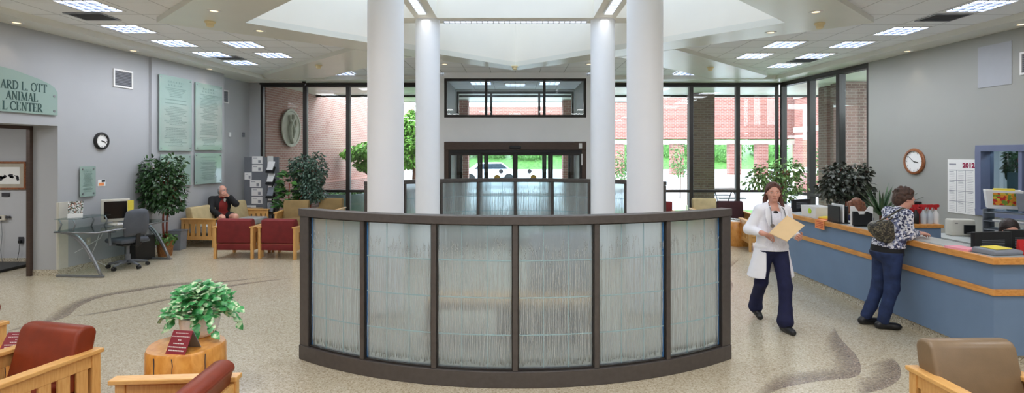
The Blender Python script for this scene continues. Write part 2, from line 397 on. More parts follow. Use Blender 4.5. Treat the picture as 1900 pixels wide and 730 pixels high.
    def leaf(s, p, d, up, L, W, mi=0, bend=0.25, heart=False):
        d = Vector(d).normalized(); up = Vector(up); sd = d.cross(up)
        sd = sd.normalized() if sd.length > 1e-4 else d.orthogonal().normalized()
        nn = sd.cross(d); p = Vector(p)
        if heart:
            vs = [p, p-d*L*.12+sd*W*.32, p+d*L*.25+sd*W*.55-nn*W*.12, p+d*L*.65+sd*W*.33-nn*L*bend*.6, p+d*L-nn*L*bend*1.3,
                  p+d*L*.65-sd*W*.33-nn*L*bend*.6, p+d*L*.25-sd*W*.55-nn*W*.12, p-d*L*.12-sd*W*.32, p+d*L*.4+nn*W*.05]
            fs = [(0, 1, 2, 8), (2, 3, 8), (3, 4, 8), (4, 5, 8), (5, 6, 8), (6, 7, 0, 8)]
        else:
            vs = [p, p+d*L*.35+sd*W*.5+nn*W*.12, p+d*L*.75+sd*W*.35-nn*L*bend*.5, p+d*L-nn*L*bend, p+d*L*.75-sd*W*.35-nn*L*bend*.5, p+d*L*.35-sd*W*.5+nn*W*.12, p+d*L*.5-nn*L*bend*.15]
            fs = [(0, 1, 6), (1, 2, 6), (2, 3, 6), (3, 4, 6), (4, 5, 6), (5, 0, 6)]
        return s.add(vs, fs, mi)
    def build(s, name, mats, parent=None, smooth=False, bevel=0.0, seg=2, loc=None, rot=None, sub=0, wn=False, auto=None):
        me = bpy.data.meshes.new(name)
        me.from_pydata([tuple(v) for v in s.v], [], s.f)
        if not isinstance(mats, (list, tuple)): mats = [mats]
        for m in mats: me.materials.append(m)
        if len(mats) > 1: me.polygons.foreach_set('material_index', s.fm)
        me.update()
        if s.uv is not None:
            l = me.uv_layers.new(name='UVMap')
            for i, lp in enumerate(me.loops): l.data[i].uv = s.uv[lp.vertex_index]
        bm = bmesh.new(); bm.from_mesh(me); bmesh.ops.remove_doubles(bm, verts=bm.verts, dist=1e-5) if s.uv is None else None
        bmesh.ops.recalc_face_normals(bm, faces=bm.faces); bm.to_mesh(me); bm.free()
        o = bpy.data.objects.new(name, me); COL.objects.link(o)
        if smooth or auto:
            me.polygons.foreach_set('use_smooth', [True]*len(me.polygons))
            if auto is not None:
                me.set_sharp_from_angle(angle=R(auto))
        if parent: o.parent = parent
        if loc: o.location = loc
        if rot: o.rotation_euler = rot
        if bevel:
            b = o.modifiers.new('b', 'BEVEL'); b.width = bevel; b.segments = seg; b.limit_method = 'ANGLE'; b.angle_limit = R(40)
            if seg > 2: me.polygons.foreach_set('use_smooth', [True]*len(me.polygons)); b.harden_normals = False
        if sub:
            q = o.modifiers.new('s', 'SUBSURF'); q.levels = sub; q.render_levels = sub
        return o
def tag(o, label, cat, group=None, kind=None):
    o['label'] = label; o['category'] = cat
    if group: o['group'] = group
    o['kind'] = kind or 'thing'
    return o
def thing(name, label, cat, loc=(0, 0, 0), rz=0.0, group=None):
    o = bpy.data.objects.new(name, None); COL.objects.link(o)
    o.location = loc; o.rotation_euler = (0, 0, rz); o.empty_display_size = 0.1
    return tag(o, label, cat, group)
def struct(o): o['kind'] = 'structure'; return o
def sempty(name, loc=(0, 0, 0), rz=0):
    o = bpy.data.objects.new(name, None); COL.objects.link(o); o.location = loc; o.rotation_euler = (0, 0, rz); o['kind'] = 'structure'; return o
def copy_tree(o, parent=None):
    c = o.copy(); COL.objects.link(c); c.parent = parent
    for ch in list(o.children): copy_tree(ch, c)
    return c
def text(name, s, size, m, parent, loc, rot=(PI/2, 0, 0), ext=0.001, align='LEFT', bold=0.0):
    cu = bpy.data.curves.new(name, 'FONT'); cu.body = s; cu.size = size; cu.extrude = ext; cu.align_x = align; cu.offset = bold; cu.resolution_u = 3
    o = bpy.data.objects.new(name, cu); COL.objects.link(o); me = bpy.data.meshes.new_from_object(o); bpy.data.objects.remove(o); me.materials.clear(); me.materials.append(m)
    o = bpy.data.objects.new(name, me); COL.objects.link(o); o.parent = parent; o.location = loc; o.rotation_euler = rot; return o
def arcp(x0, y0, cx, cy): pass
# ------------------------------------------------------------------ room
LW = lambda D: -8.313+0.09*D            # left wall line
RW = lambda D: 8.463-0.082*D            # right wall line
def lwD(px): return 8.313/((CX-px)/F+0.09)
def rwD(px): return 8.463/((px-CX)/F+0.082)
CEIL = 3.97; ACT = 4.05; YB = 14.8; YN = -3.0
DC = (0.0, 8.1)
# floor
mb = MB(); mb.prism([(-9.5, YN), (9, YN), (9, 15.0), (1.95, 15.0), (1.95, 16.6), (-1.95, 16.6), (-1.95, 15.0), (-12, 15.0), (-12, 5)], -0.2, 0.0)
struct(mb.build('floor', M['floor']))
def inlay(name, pts, wid, strength):
    # pts: image points on the floor, resampled; sharp edge on the line, fading to one side
    P = [on_floor(*p) for p in pts]
    Q = []
    for i in range(len(P)-1):
        p0, p1, p2, p3 = P[max(i-1, 0)], P[i], P[i+1], P[min(i+2, len(P)-1)]
        for k in range(8):
            t = k/8; t2 = t*t; t3 = t2*t
            Q.append(0.5*((2*p1)+(-p0+p2)*t+(2*p0-5*p1+4*p2-p3)*t2+(-p0+3*p1-3*p2+p3)*t3))
    Q.append(P[-1]); n = len(Q)
    mb = MB(); uv = []; vs = []; W = 5
    for i, q in enumerate(Q):
        d = (Q[min(i+1, n-1)]-Q[max(i-1, 0)]).normalized(); nn = Vector((-d.y, d.x, 0))
        f = i/(n-1); w = wid*(min(1, 4*f+.05))*(min(1, 4*(1-f)+.05))
        for j in range(W+1):
            p = q+nn*w*j/W; vs.append((p.x, p.y, 0.0012)); uv.append((strength*min(1, 6*f)*min(1, 6*(1-f)), 1-j/W))
    fs = [(i*(W+1)+j, i*(W+1)+j+1, (i+1)*(W+1)+j+1, (i+1)*(W+1)+j) for i in range(n-1) for j in range(W)]
    mb.add(vs, fs); mb.uv = uv
    o = mb.build(name, M['inlay'], smooth=True); o['kind'] = 'structure'; return o
inlay('floor_inlay', [(1547, 607), (1562, 632), (1590, 662), (1597, 690), (1580, 702), (1520, 708), (1450, 722), (1400, 745)], -0.28, .85)
inlay('floor_inlay', [(1655, 664), (1670, 682), (1668, 705), (1640, 722), (1590, 735)], -0.26, 0.75)
inlay('floor_inlay', [(0, 620), (60, 605), (120, 590), (150, 568), (190, 552), (260, 540), (330, 530), (420, 524), (520, 512)], 0.25, 0.9)
inlay('floor_inlay', [(120, 590), (200, 580), (300, 560), (390, 540), (470, 526), (560, 515)], 0.16, 0.6)
inlay('floor_inlay', [(1345, 560), (1360, 530), (1350, 505), (1375, 480)], 0.25, 0.5)
# left wall (opening at D<8.87 up to z 2.46)
def wallseg(mb, D0, D1, z0, z1, off=0.0, th=0.2, line=LW, sgn=-1, mi=0):
    a = (line(D0)+off, D0); b = (line(D1)+off, D1)
    mb.prism([a, b, (b[0]+sgn*th, b[1]), (a[0]+sgn*th, a[1])], z0, z1, mi)
mb = MB(); wallseg(mb, 8.87, 13.1, 0, 4.3, th=0.45); wallseg(mb, YN, 8.87, 2.46, 4.3, th=0.45)
wallseg(mb, 13.1, 15.0, 0, 4.3, off=-0.3, th=0.25)
wallseg(mb, YN, 5.2, 0, 2.46, th=0.45)
struct(mb.build('wall_left', M['wall']))
D0, D1 = lwD(277), lwD(412)
mb = MB(); wallseg(mb, D0, D1, 0, 4.2, off=0.05, th=0.1)
struct(mb.build('wall_left_panel', M['wall'], bevel=0.004))
mb = MB(); mb.box(LW(YB)-0.35, LW(YB)+0.0, YB+0.0, YB+0.25, 0, 4.2)
struct(mb.build('wall_return', M['wall']))
# corridor beyond the opening
mb = MB(); mb.box(-12.0, LW(9.85)-0.44, 9.85, 10.0, 0, 2.7); struct(mb.build('wall_corridor', M['corridor']))
mb = MB(); mb.box(-12.1, -12.0, 4.5, 10.0, 0, 2.7); struct(mb.build('wall_corridor_end', M['corridor']))
mb = MB(); mb.box(-12.1, LW(5.2)-0.4, 4.9, 5.0, 0, 2.7); struct(mb.build('wall_corridor_near', M['corridor']))
mb = MB(); mb.prism([(-12.1, 4.9), (LW(4.9)-.44, 4.9), (LW(10)-.44, 10.0), (-12.1, 10.0)], 2.7, 2.8); struct(mb.build('ceiling_corridor', M['wall']))
mb = MB(); wallseg(mb, 8.81, 8.865, 0, 2.44, off=-0.40, th=0.06); wallseg(mb, 5.2, 8.865, 2.40, 2.455, off=-0.40, th=0.06)
struct(mb.build('trim_1', M['header']))
mb = MB(); mb.box(LW(8.87)-0.012, LW(8.87)+0.012, 8.855, 9.05, 0.1, 1.2); mb.obox((LW(8.96)+0.006, 8.96, 0.65), (0.012, 0.19, 1.1)); struct(mb.build('trim_2', M['beige'], bevel=0.003))
# baseboards
mb = MB(); wallseg(mb, 8.87, D0, 0, 0.1, off=0.012, th=0.02); wallseg(mb, D0, D1, 0, 0.1, off=0.062, th=0.02); wallseg(mb, 13.1, YB, 0, 0.1, off=-0.288, th=0.02)
mb.box(LW(8.87)-0.44, LW(8.87)+0.012, 8.858, 8.87, 0, 0.1)
struct(mb.build('baseboard_left', M['base']))
mb = MB(); mb.box(-12, LW(9.85)-.44, 9.84, 9.85, 0, 0.1); struct(mb.build('baseboard_corridor', M['base']))
# right wall with the office window opening
WO0, WO1 = rwD(1990), rwD(1811)      # near and far ends of the opening
ZO0, ZO1 = 0.98, EYE+(CY-270)*WO1/F
mb = MB(); wl = dict(line=RW, sgn=1, th=0.2)
wallseg(mb, YN, WO0, 0, 4.3, **wl); wallseg(mb, WO1, 11.5, 0, 4.3, **wl); wallseg(mb, WO0, WO1, 0, ZO0, **wl); wallseg(mb, WO0, WO1, ZO1, 4.3, **wl)
struct(mb.build('wall_right', M['wallgrey']))
mb = MB(); wallseg(mb, YN, 11.5, 0, 0.1, off=-0.012, th=0.012, line=RW, sgn=1); struct(mb.build('baseboard_right', M['base']))
# office behind that window
for nm, b in (('wall_office_east', (10.6, 10.7, 6, 11.3, 0, 2.9)), ('wall_office_north', (8.0, 10.6, 11.2, 11.3, 0, 2.9)), ('wall_office_south', (8.2, 10.6, 6.0, 6.1, 0, 2.9)), ('ceiling_office', (8.2, 10.7, 6, 11.3, 2.9, 3.0)), ('floor_office', (8.2, 10.7, 6, 11.3, -.1, 0))):
    mb = MB(); mb.box(*b); struct(mb.build(nm, M['corridor']))
# wall behind the camera
mb = MB(); mb.box(-9, 9, YN-0.2, YN, 0, 4.3); struct(mb.build('wall_behind', M['wall']))
# vestibule front wall with transom and door openings
VX = 1.915; VY = 13.6; VY2 = 16.5
TX = 1.79; TZ0, TZ1 = 2.92, 3.91; HZ = 2.31
for (yy, nm) in ((VY, 'wall_vestibule_inner'), (VY2, 'wall_vestibule_outer')):
    mb = MB()
    mb.box(-VX, -TX, yy, yy+0.12, 0, CEIL); mb.box(TX, VX, yy, yy+0.12, 0, CEIL); mb.box(-TX, TX, yy, yy+0.12, HZ, TZ0); mb.box(-TX, TX, yy, yy+0.12, TZ1, CEIL+.1)
    struct(mb.build(nm, M['vest']))
mb = MB(); mb.box(-VX-.0, -VX+.1, VY+.12, VY2, 0, CEIL); struct(mb.build('wall_vestibule_west', M['wallgrey']))
mb = MB(); mb.box(VX-.1, VX, VY+.12, VY2, 0, CEIL); struct(mb.build('wall_vestibule_east', M['wallgrey']))
mb = MB(); mb.box(VX-0.005, VX+0.10, VY+0.02, VY+0.10, 0, CEIL); struct(mb.build('trim_3', M['beige']))
mb = MB(); mb.box(-VX, VX, VY+.06, VY2+.12, CEIL+.001, CEIL+.1); struct(mb.build('ceiling_vestibule', M['act']))

def frame_rect(mb, x0, x1, z0, z1, y, w, d, mi=0):
    mb.box(x0, x1, y, y+d, z1-w, z1, mi); mb.box(x0, x1, y, y+d, z0, z0+w, mi); mb.box(x0, x0+w, y, y+d, z0+w, z1-w, mi); mb.box(x1-w, x1, y, y+d, z0+w, z1-w, mi)
wi = [0]
def window(loc, rz, w, z0, z1, bars_v=(), bars_h=(), fw=0.06, d=0.1, fm='bronze', gm='glass', bw=None):
    wi[0] += 1
    e = sempty('window_%d' % wi[0], loc, rz)
    mb = MB(); frame_rect(mb, 0, w, z0, z1, 0, fw, d)
    b = bw or fw
    for v in bars_v: mb.box(v-b/2, v+b/2, 0, d, z0+fw, z1-fw)
    for h in bars_h: mb.box(fw, w-fw, 0, d, h-b/2, h+b/2)
    mb.build('window_frame', M[fm], e, bevel=0.004)
    g = MB(); g.box(fw*.8, w-fw*.8, d*.45, d*.45+.004, z0+fw*.8, z1-fw*.8); g.build('pane', M[gm], e)
    return e
# transoms
for yy in (VY, VY2): window((-TX, yy+0.01, 0), 0, 2*TX, TZ0, TZ1, bars_v=(TX-0.735, TX+0.735), fw=0.065, d=0.1)
# left bank, right bank
xs = [-6.97, -5.77, -4.59, -3.4, -2.22]
for i in range(4): window((xs[i], YB, 0), 0, xs[i+1]-xs[i], 0.08, 3.9, bars_h=(0.98,), fw=0.055, d=0.12, bw=0.07)
window((-2.22, YB, 0), 0, 0.30, 0.08, 3.9, bars_h=(0.98,), fw=0.05, d=0.12, bw=0.07)
xr = [1.92, 2.35, 3.58, 4.83, 6.11, 7.22]
for i in range(5): window((xr[i], YB, 0), 0, xr[i+1]-xr[i], 0.08, 3.9, bars_h=(0.98,), fw=0.055, d=0.12, bw=0.07)
# right wall windows between D 11.5 and 14.8
Ds = [lwd for lwd in (14.78, rwD(1500), rwD(1554), 11.5)]
ang = math.atan2(-1, 0.082)
for i in range(3):
    a, b = Ds[i], Ds[i+1]; L = math.hypot(a-b, RW(a)-RW(b))
    window((RW(a), a, 0), ang, L, 0.08, 3.9, bars_h=(0.98,), fw=0.06, d=0.16, bw=0.07)
# heads and sills
mb = MB(); mb.box(-7.0, -VX, YB-.02, YB+.16, 3.9, CEIL+.1); mb.box(VX, 7.25, YB-.02, YB+.16, 3.9, CEIL+.1); wallseg(mb, 11.5, 14.8, 3.9, CEIL+.1, line=RW, sgn=1, th=0.18)
struct(mb.build('trim_4', M['bronze']))
mb = MB(); mb.box(-7.0, -VX, YB-.02, YB+.16, 0, .08); mb.box(VX, 7.25, YB-.02, YB+.16, 0, .08); wallseg(mb, 11.5, 14.8, 0, .08, line=RW, sgn=1, th=0.18)
struct(mb.build('trim_5', M['bronze']))
# sliding doors (inner and outer set)
def sliding(yy, nm, header):
    e = sempty(nm, (0, yy, 0))
    mb = MB(); mb.box(-TX, TX, -.02, .14, 2.10, 2.30); mb.box(-TX, -TX+.11, -.01, .12, 0, 2.1); mb.box(TX-.11, TX, -.01, .12, 0, 2.1)
    mb.build('door_frame', M['header'], e, bevel=0.005)
    mb = MB(); mb.box(-TX+.11, TX-.11, 0, .11, 2.03, 2.10); mb.build('track', M['black'], e)
    if header:
        mb = MB(); mb.box(-.15, .15, -.07, -.02, 2.13, 2.20); mb.build('sensor', M['black'], e, bevel=0.015)
        mb = MB(); mb.box(1.60, 1.68, -.03, -.02, 2.14, 2.27); mb.box(1.66, 1.69, -.03, -.011, 1.72, 2.0); mb.build('notice', M['paper'], e)
    xs4 = [-1.68, -0.89, 0.0, 0.89, 1.68]
    for i in range(4):
        o = .045 if i in (1, 2) else 0.0
        l = MB(); frame_rect(l, xs4[i], xs4[i+1], .02, 2.03, .02+o, .062, .035)
        l.box(xs4[i]+.062, xs4[i+1]-.062, .02+o, .055+o, .95, 1.0)
        lo = l.build('door_leaf', M['bronze'], e, bevel=0.003)
        g = MB(); g.box(xs4[i]+.05, xs4[i+1]-.05, .036+o, .04+o, .07, 1.98); g.build('pane', M['glass'], lo)
        if i in (1, 2) and header:
            s = -1 if i == 1 else 1
            d = MB(); d.tube([(s*.36, .015+o, 1.56), (s*.36, .019+o, 1.56)], .055, 20); d.build('decal', M['greyplas'], lo)
            d = MB(); d.tube([(s*.46, .015+o, 1.40), (s*.46, .019+o, 1.40)], .075, 20); d.build('decal', M['gold'], lo)
sliding(VY, 'door_1', True)
sliding(VY2, 'door_2', False)
# ------------------------------------------------------------------ ceiling
def plate(name, outer, holes, z0, z1, m):
    loops = [[Vector((p[0], p[1], 0)) for p in outer]]+[[Vector((p[0], p[1], 0)) for p in h] for h in holes]
    tri = tessellate_polygon(loops)
    flat = [p for l in loops for p in l]; n = len(flat)
    mb = MB(); fs = [tuple(t) for t in tri]+[tuple(i+n for i in t) for t in tri]
    k = 0
    for l in loops:
        for i in range(len(l)): fs.append((k+i, k+(i+1) % len(l), n+k+(i+1) % len(l), n+k+i))
        k += len(l)
    mb.add([(p.x, p.y, z0) for p in flat]+[(p.x, p.y, z1) for p in flat], fs)
    return mb.build(name, m)
dia = lambda r, c=DC: [(c[0]-r, c[1]), (c[0], c[1]+r), (c[0]+r, c[1]), (c[0], c[1]-r)]
RI = 4.05
room = [(LW(YN)-.35, YN), (LW(15)-.45, 15.0), (-VX, 15.0), (-VX, VY+.05), (VX, VY+.05), (VX, 15.0), (RW(15)+.1, 15.0), (RW(YN)+.1, YN)]
struct(plate('ceiling', room, [dia(RI+.02)], ACT, ACT+.15, M['act']))
outer = [(-5.38, 8.1), (0, 12.72), (5.38, 8.1), (0, 3.0)]
struct(plate('ceiling_soffit_ring', outer, [dia(RI)], CEIL, ACT+.02, M['soffit']))
mb = MB()
for s in (-1, 1):
    mb.prism([(s*3.0, 10.15), (s*6.35, 13.6), (s*6.6, 14.6), (s*5.2, 14.2), (s*2.1, 10.95)], CEIL-.003, ACT+.01)
struct(mb.build('ceiling_soffit_diagonal', M['soffit']))
mb = MB(); w = .5
mb.prism([(LW(YN), YN), (LW(13.1), 13.1), (LW(13.1)-.3, 13.1), (LW(YB)-.3, YB), (LW(YB)+w, YB), (LW(YN)+w, YN)], CEIL-.02, ACT+.012)
mb.prism([(RW(YN), YN), (RW(YB), YB), (RW(YB)-w, YB), (RW(YN)-w, YN)], CEIL-.02, ACT+.012)
mb.prism([(LW(YB), 14.1), (-VX, 14.1), (-VX, YB), (LW(YB), YB)], CEIL-.022, ACT+.012)
mb.prism([(RW(YB), 14.1), (VX, 14.1), (VX, YB), (RW(YB), YB)], CEIL-.022, ACT+.012)
struct(mb.build('ceiling_soffit_edge', M['soffit']))
# light well with a glazed roof
WZ = 7.2
mb = MB()
d0 = dia(RI+.001); d1 = dia(RI+.22)
for i in range(4):
    j = (i+1) % 4; mb.prism([d0[i], d0[j], d1[j], d1[i]], CEIL+.01, WZ)
struct(mb.build('wall_light_well', M['cream']))
e = sempty('window_99', (0, 0, 0)); e.name = 'window_%d' % (wi[0]+1)
g = MB(); g.prism(dia(RI+.1), WZ+.02, WZ+.03); g.build('pane', M['skyglass'], e)
mb = MB()
for k in range(-3, 4): 
    L = RI-abs(k)*1.0+.1
    mb.box(k*1.0-.03, k*1.0+.03, DC[1]-L, DC[1]+L, WZ-.08, WZ+.02)
mb.build('window_frame', M['white'], e)
# beams between the columns
S = 1.6; YF, YR = 6.67, 9.87
BZ0, BZ1 = 4.44, 4.95
def beam(label, x0, x1, y0, y1, strip):
    t = thing('ceiling_beam', label, 'beam', ((x0+x1)/2, (y0+y1)/2, BZ0), 0, 'beams of the light well')
    hx, hy = (x1-x0)/2, (y1-y0)/2
    mb = MB(); mb.box(-hx, hx, -hy, hy, 0.0, BZ1-BZ0); mb.build('body', M['cream'], t)
    if strip:
        a, b = strip
        mb = MB(); mb.box(-a, a, -b, b, -.02, .004)
        s = mb.build('light_strip', M['striplamp'], t)
        f = MB()
        if a > b:
            f.box(-a-.02, a+.02, -b-.02, -b, -.03, .01); f.box(-a-.02, a+.02, b, b+.02, -.03, .01)
            k = int(2*a/.1)
            for i in range(k+1): f.box(-a+i*2*a/k-.006, -a+i*2*a/k+.006, -b, b, -.045, -.02)
        else:
            f.box(-a-.02, -a, -b-.02, b+.02, -.03, .01); f.box(a, a+.02, -b-.02, b+.02, -.03, .01)
            k = int(2*b/.1)
            for i in range(k+1): f.box(-a, a, -b+i*2*b/k-.006, -b+i*2*b/k+.006, -.045, -.02)
        f.build('baffle', M['white'], s)
beam('cream beam with lit strip spanning the rear pair of white columns', -2.35, 2.35, YR-.2, YR+.2, (1.30, .06))
beam('cream beam running overhead between the two left columns', -S-.2, -S+.2, YF-1.0, YR-.2, (.07, 1.6))
beam('cream beam running overhead between the two right columns', S-.2, S+.2, YF-1.0, YR-.2, (.07, 1.6))
# columns
cl = [(-S, YF, 'thick white round column at the front left of the light well'), (S, YF, 'thick white round column at the front right of the light well'),
      (-S, YR, 'white round column behind, at the rear left of the light well'), (S, YR, 'white round column behind, at the rear right of the light well')]
for (x, y, l) in cl:
    t = thing('round_column', l, 'column', (x, y, 0), 0, 'round columns of the light well')
    top = BZ0 if y == YR else WZ-.1
    mb = MB(); mb.lathe([(.22, 0.0), (.22, top)], 48); mb.build('shaft', M['column'], t, auto=40)
    mb = MB(); mb.lathe([(.235, 0), (.235, .1), (.222, .105)], 48); mb.build('base', M['base'], t, auto=40)
# troffers
tr_pos = []
def act_pt(px, py): 
    D = (ACT-EYE)*F/(CY-py); return ((px-CX)*D/F, D)
left = [(165, 10), (240, 53), (325, 80), (395, 101), (452, 82), (508, 102), (447, 116), (632, 134)]
right = [(1820, 10), (1670, 57), (1580, 82), (1512, 103), (1455, 82), (1400, 103), (1455, 121), (1275, 134)]
lab = ['nearest of the row above the {} wall, at the top edge', 'second nearest in the row beside the {} wall', 'third in the row beside the {} wall', 'fourth in the row beside the {} wall',
       'nearer one of the inner {} pair', 'farther one of the inner {} pair', 'last of the row by the {} wall, beside an air vent', 'alone in the soffit corner near the {} windows']
tf = None
def troffer():
    t = thing('ceiling_light', 'x', 'ceiling light', (0, 0, ACT), 0, 'square louvred ceiling lights')
    h = .30
    mb = MB(); frame_rect_xy(mb, -h, h, -h, h, -.012, .03, .02); f = mb.build('trim_ring', M['white'], t)
    mb = MB(); mb.box(-h+.02, h-.02, -h+.02, h-.02, -.004, -.001); mb.build('lamp_panel', M['lamp'], t)
    mb = MB()
    for k in range(1, 4):
        q = -h+.02+(2*h-.04)*k/4
        mb.box(q-.011, q+.011, -h+.02, h-.02, -.022, -.004); mb.box(-h+.02, h-.02, q-.011, q+.011, -.022, -.004)
    for k in range(1, 4, 1):
        pass
    mb.build('louvre', M['louvre'], t)
    return t
def frame_rect_xy(mb, x0, x1, y0, y1, z, w, d):
    mb.box(x0, x1, y0, y0+w, z, z+d); mb.box(x0, x1, y1-w, y1, z, z+d); mb.box(x0, x0+w, y0+w, y1-w, z, z+d); mb.box(x1-w, x1, y0+w, y1-w, z, z+d)
for side, lst in (('left', left), ('right', right)):
    for (p, l) in zip(lst, lab):
        x, y = act_pt(*p)
        if tf is None: tf = troffer(); o = tf
        else: o = copy_tree(tf)
        o.location = (x, y, ACT if p[1] != 134 else CEIL+.06); o['label'] = 'lit square ceiling light, '+l.format(side)
        tr_pos.append((x, y))
# vestibule lights
for (x, y, l) in ((-.95, 15.0, 'small lit ceiling fixture in the vestibule, left of the middle one'), (0, 15.3, 'lit ceiling fixture in the middle of the entrance vestibule'), (.95, 15.0, 'small lit ceiling fixture in the vestibule, right of the middle one')):
    o = copy_tree(tf); o.location = (x, y, CEIL-.003); o['label'] = l; o['group'] = 'vestibule ceiling lights'
# ceiling vents
vn = None
for (p, l) in zip([(172, 30), (1750, 32), (425, 107), (1490, 112), (560, 124)][:4], ['louvred air vent in the ceiling between the two nearest left lights', 'louvred air vent in the ceiling between the two nearest right lights', 'small dark air vent beside the far lights by the left wall', 'small dark air vent beside the far lights by the right wall']):
    x, y = act_pt(*p)
    t = thing('ceiling_vent', l, 'vent', (x, y, ACT), 0, 'ceiling air vents')
    mb = MB(); frame_rect_xy(mb, -.27, .27, -.22, .22, -.012, .03, .02); mb.build('vent_frame', M['vent'], t)
    mb = MB()
    for k in range(8): mb.obox((0, -.17+k*.049, -.006), (.48, .03, .004), (R(40), 0, 0))
    mb.box(-.26, .26, -.2, .2, -.0025, -.0005, 1)
    mb.build('vent_grille', [M['vent'], M['black']], t)
# sofit downlights
dl = [((397, 20), 'front left downlight in the soffit left of the light well'), ((1514, 22), 'front right downlight in the soffit right of the light well'), ((482, 57), 'second downlight along the left soffit edge'), ((1430, 60), 'second downlight along the right soffit edge'),
      ((825, 119), 'downlight left of the soffit tip above the entrance'), ((1093, 119), 'downlight right of the soffit tip above the entrance')]
dl2 = [((40, 42), LW, 'nearest downlight in the soffit over the left wall'), ((250, 94), LW, 'downlight over the left wall between vent and green plaques'), ((385, 128), LW, 'downlight over the green glass plaques'),
       ((1870, 45), RW, 'nearest downlight in the soffit over the right wall'), ((1662, 95), RW, 'downlight over the round wooden clock')]
def downlight(x, y, z, l):
    t = thing('downlight', l, 'downlight', (x, y, z), 0, 'round recessed downlights')
    mb = MB(); mb.lathe([(.055, -.001), (.055, -.008), (.085, -.008), (.09, -.001), (.09, .004), (.055, .004), (.055, -.001)], 20, cap=False); mb.build('ring', M['white'], t, auto=40)
    mb = MB(); mb.lathe([(.0, -.002), (.040, -.002), (.052, 0)], 16); mb.build('lamp', M['downlamp'], t)
for p, l in dl:
    D = (CEIL-EYE)*F/(CY-p[1]); downlight((p[0]-CX)*D/F, D, CEIL, l)
for p, ln, l in dl2:
    D = (CEIL-.02-EYE)*F/(CY-p[1]); x = (p[0]-CX)*D/F
    x = ln(D)+(.2 if x < 0 else -.2); downlight(x, D, CEIL-.02, l)
for (p, l) in (((390, 45), 'ivory detector under the soffit beside the left tip of the light well'), ((1521, 48), 'ivory detector under the soffit beside the right tip of the light well'), ((955, 126), 'ivory detector at the soffit tip above the entrance'),
               ((591, 124), 'ivory detector on the soffit above the left windows'), ((1318, 128), 'ivory detector on the soffit above the right windows')):
    D = (CEIL-EYE-.04)*F/(CY-p[1]); x = (p[0]-CX)*D/F
    t = thing('smoke_detector', l, 'detector', (x, D, CEIL), 0, 'ivory ceiling detectors')
    mb = MB(); mb.lathe([(.075, 0), (.075, -.02), (.06, -.03)], 20); mb.build('base', M['ivory'], t, auto=40)
    mb = MB(); mb.lathe([(.055, -.028), (.05, -.07), (.03, -.085), (0, -.088)], 20); mb.build('dome', M['ivory'], t, auto=40)
t = thing('security_camera', 'small black dome camera hanging above the left windows', 'camera', (at(564, 152, 14.5).x, 14.5, CEIL-.022))
mb = MB(); mb.lathe([(.05, 0), (.05, -.03), (.02, -.035)], 16); mb.build('mount', M['black'], t); mb = MB(); mb.ell((0, 0, -.06), (.05, .05, .045)); mb.build('dome', M['screenblk'], t, smooth=True)
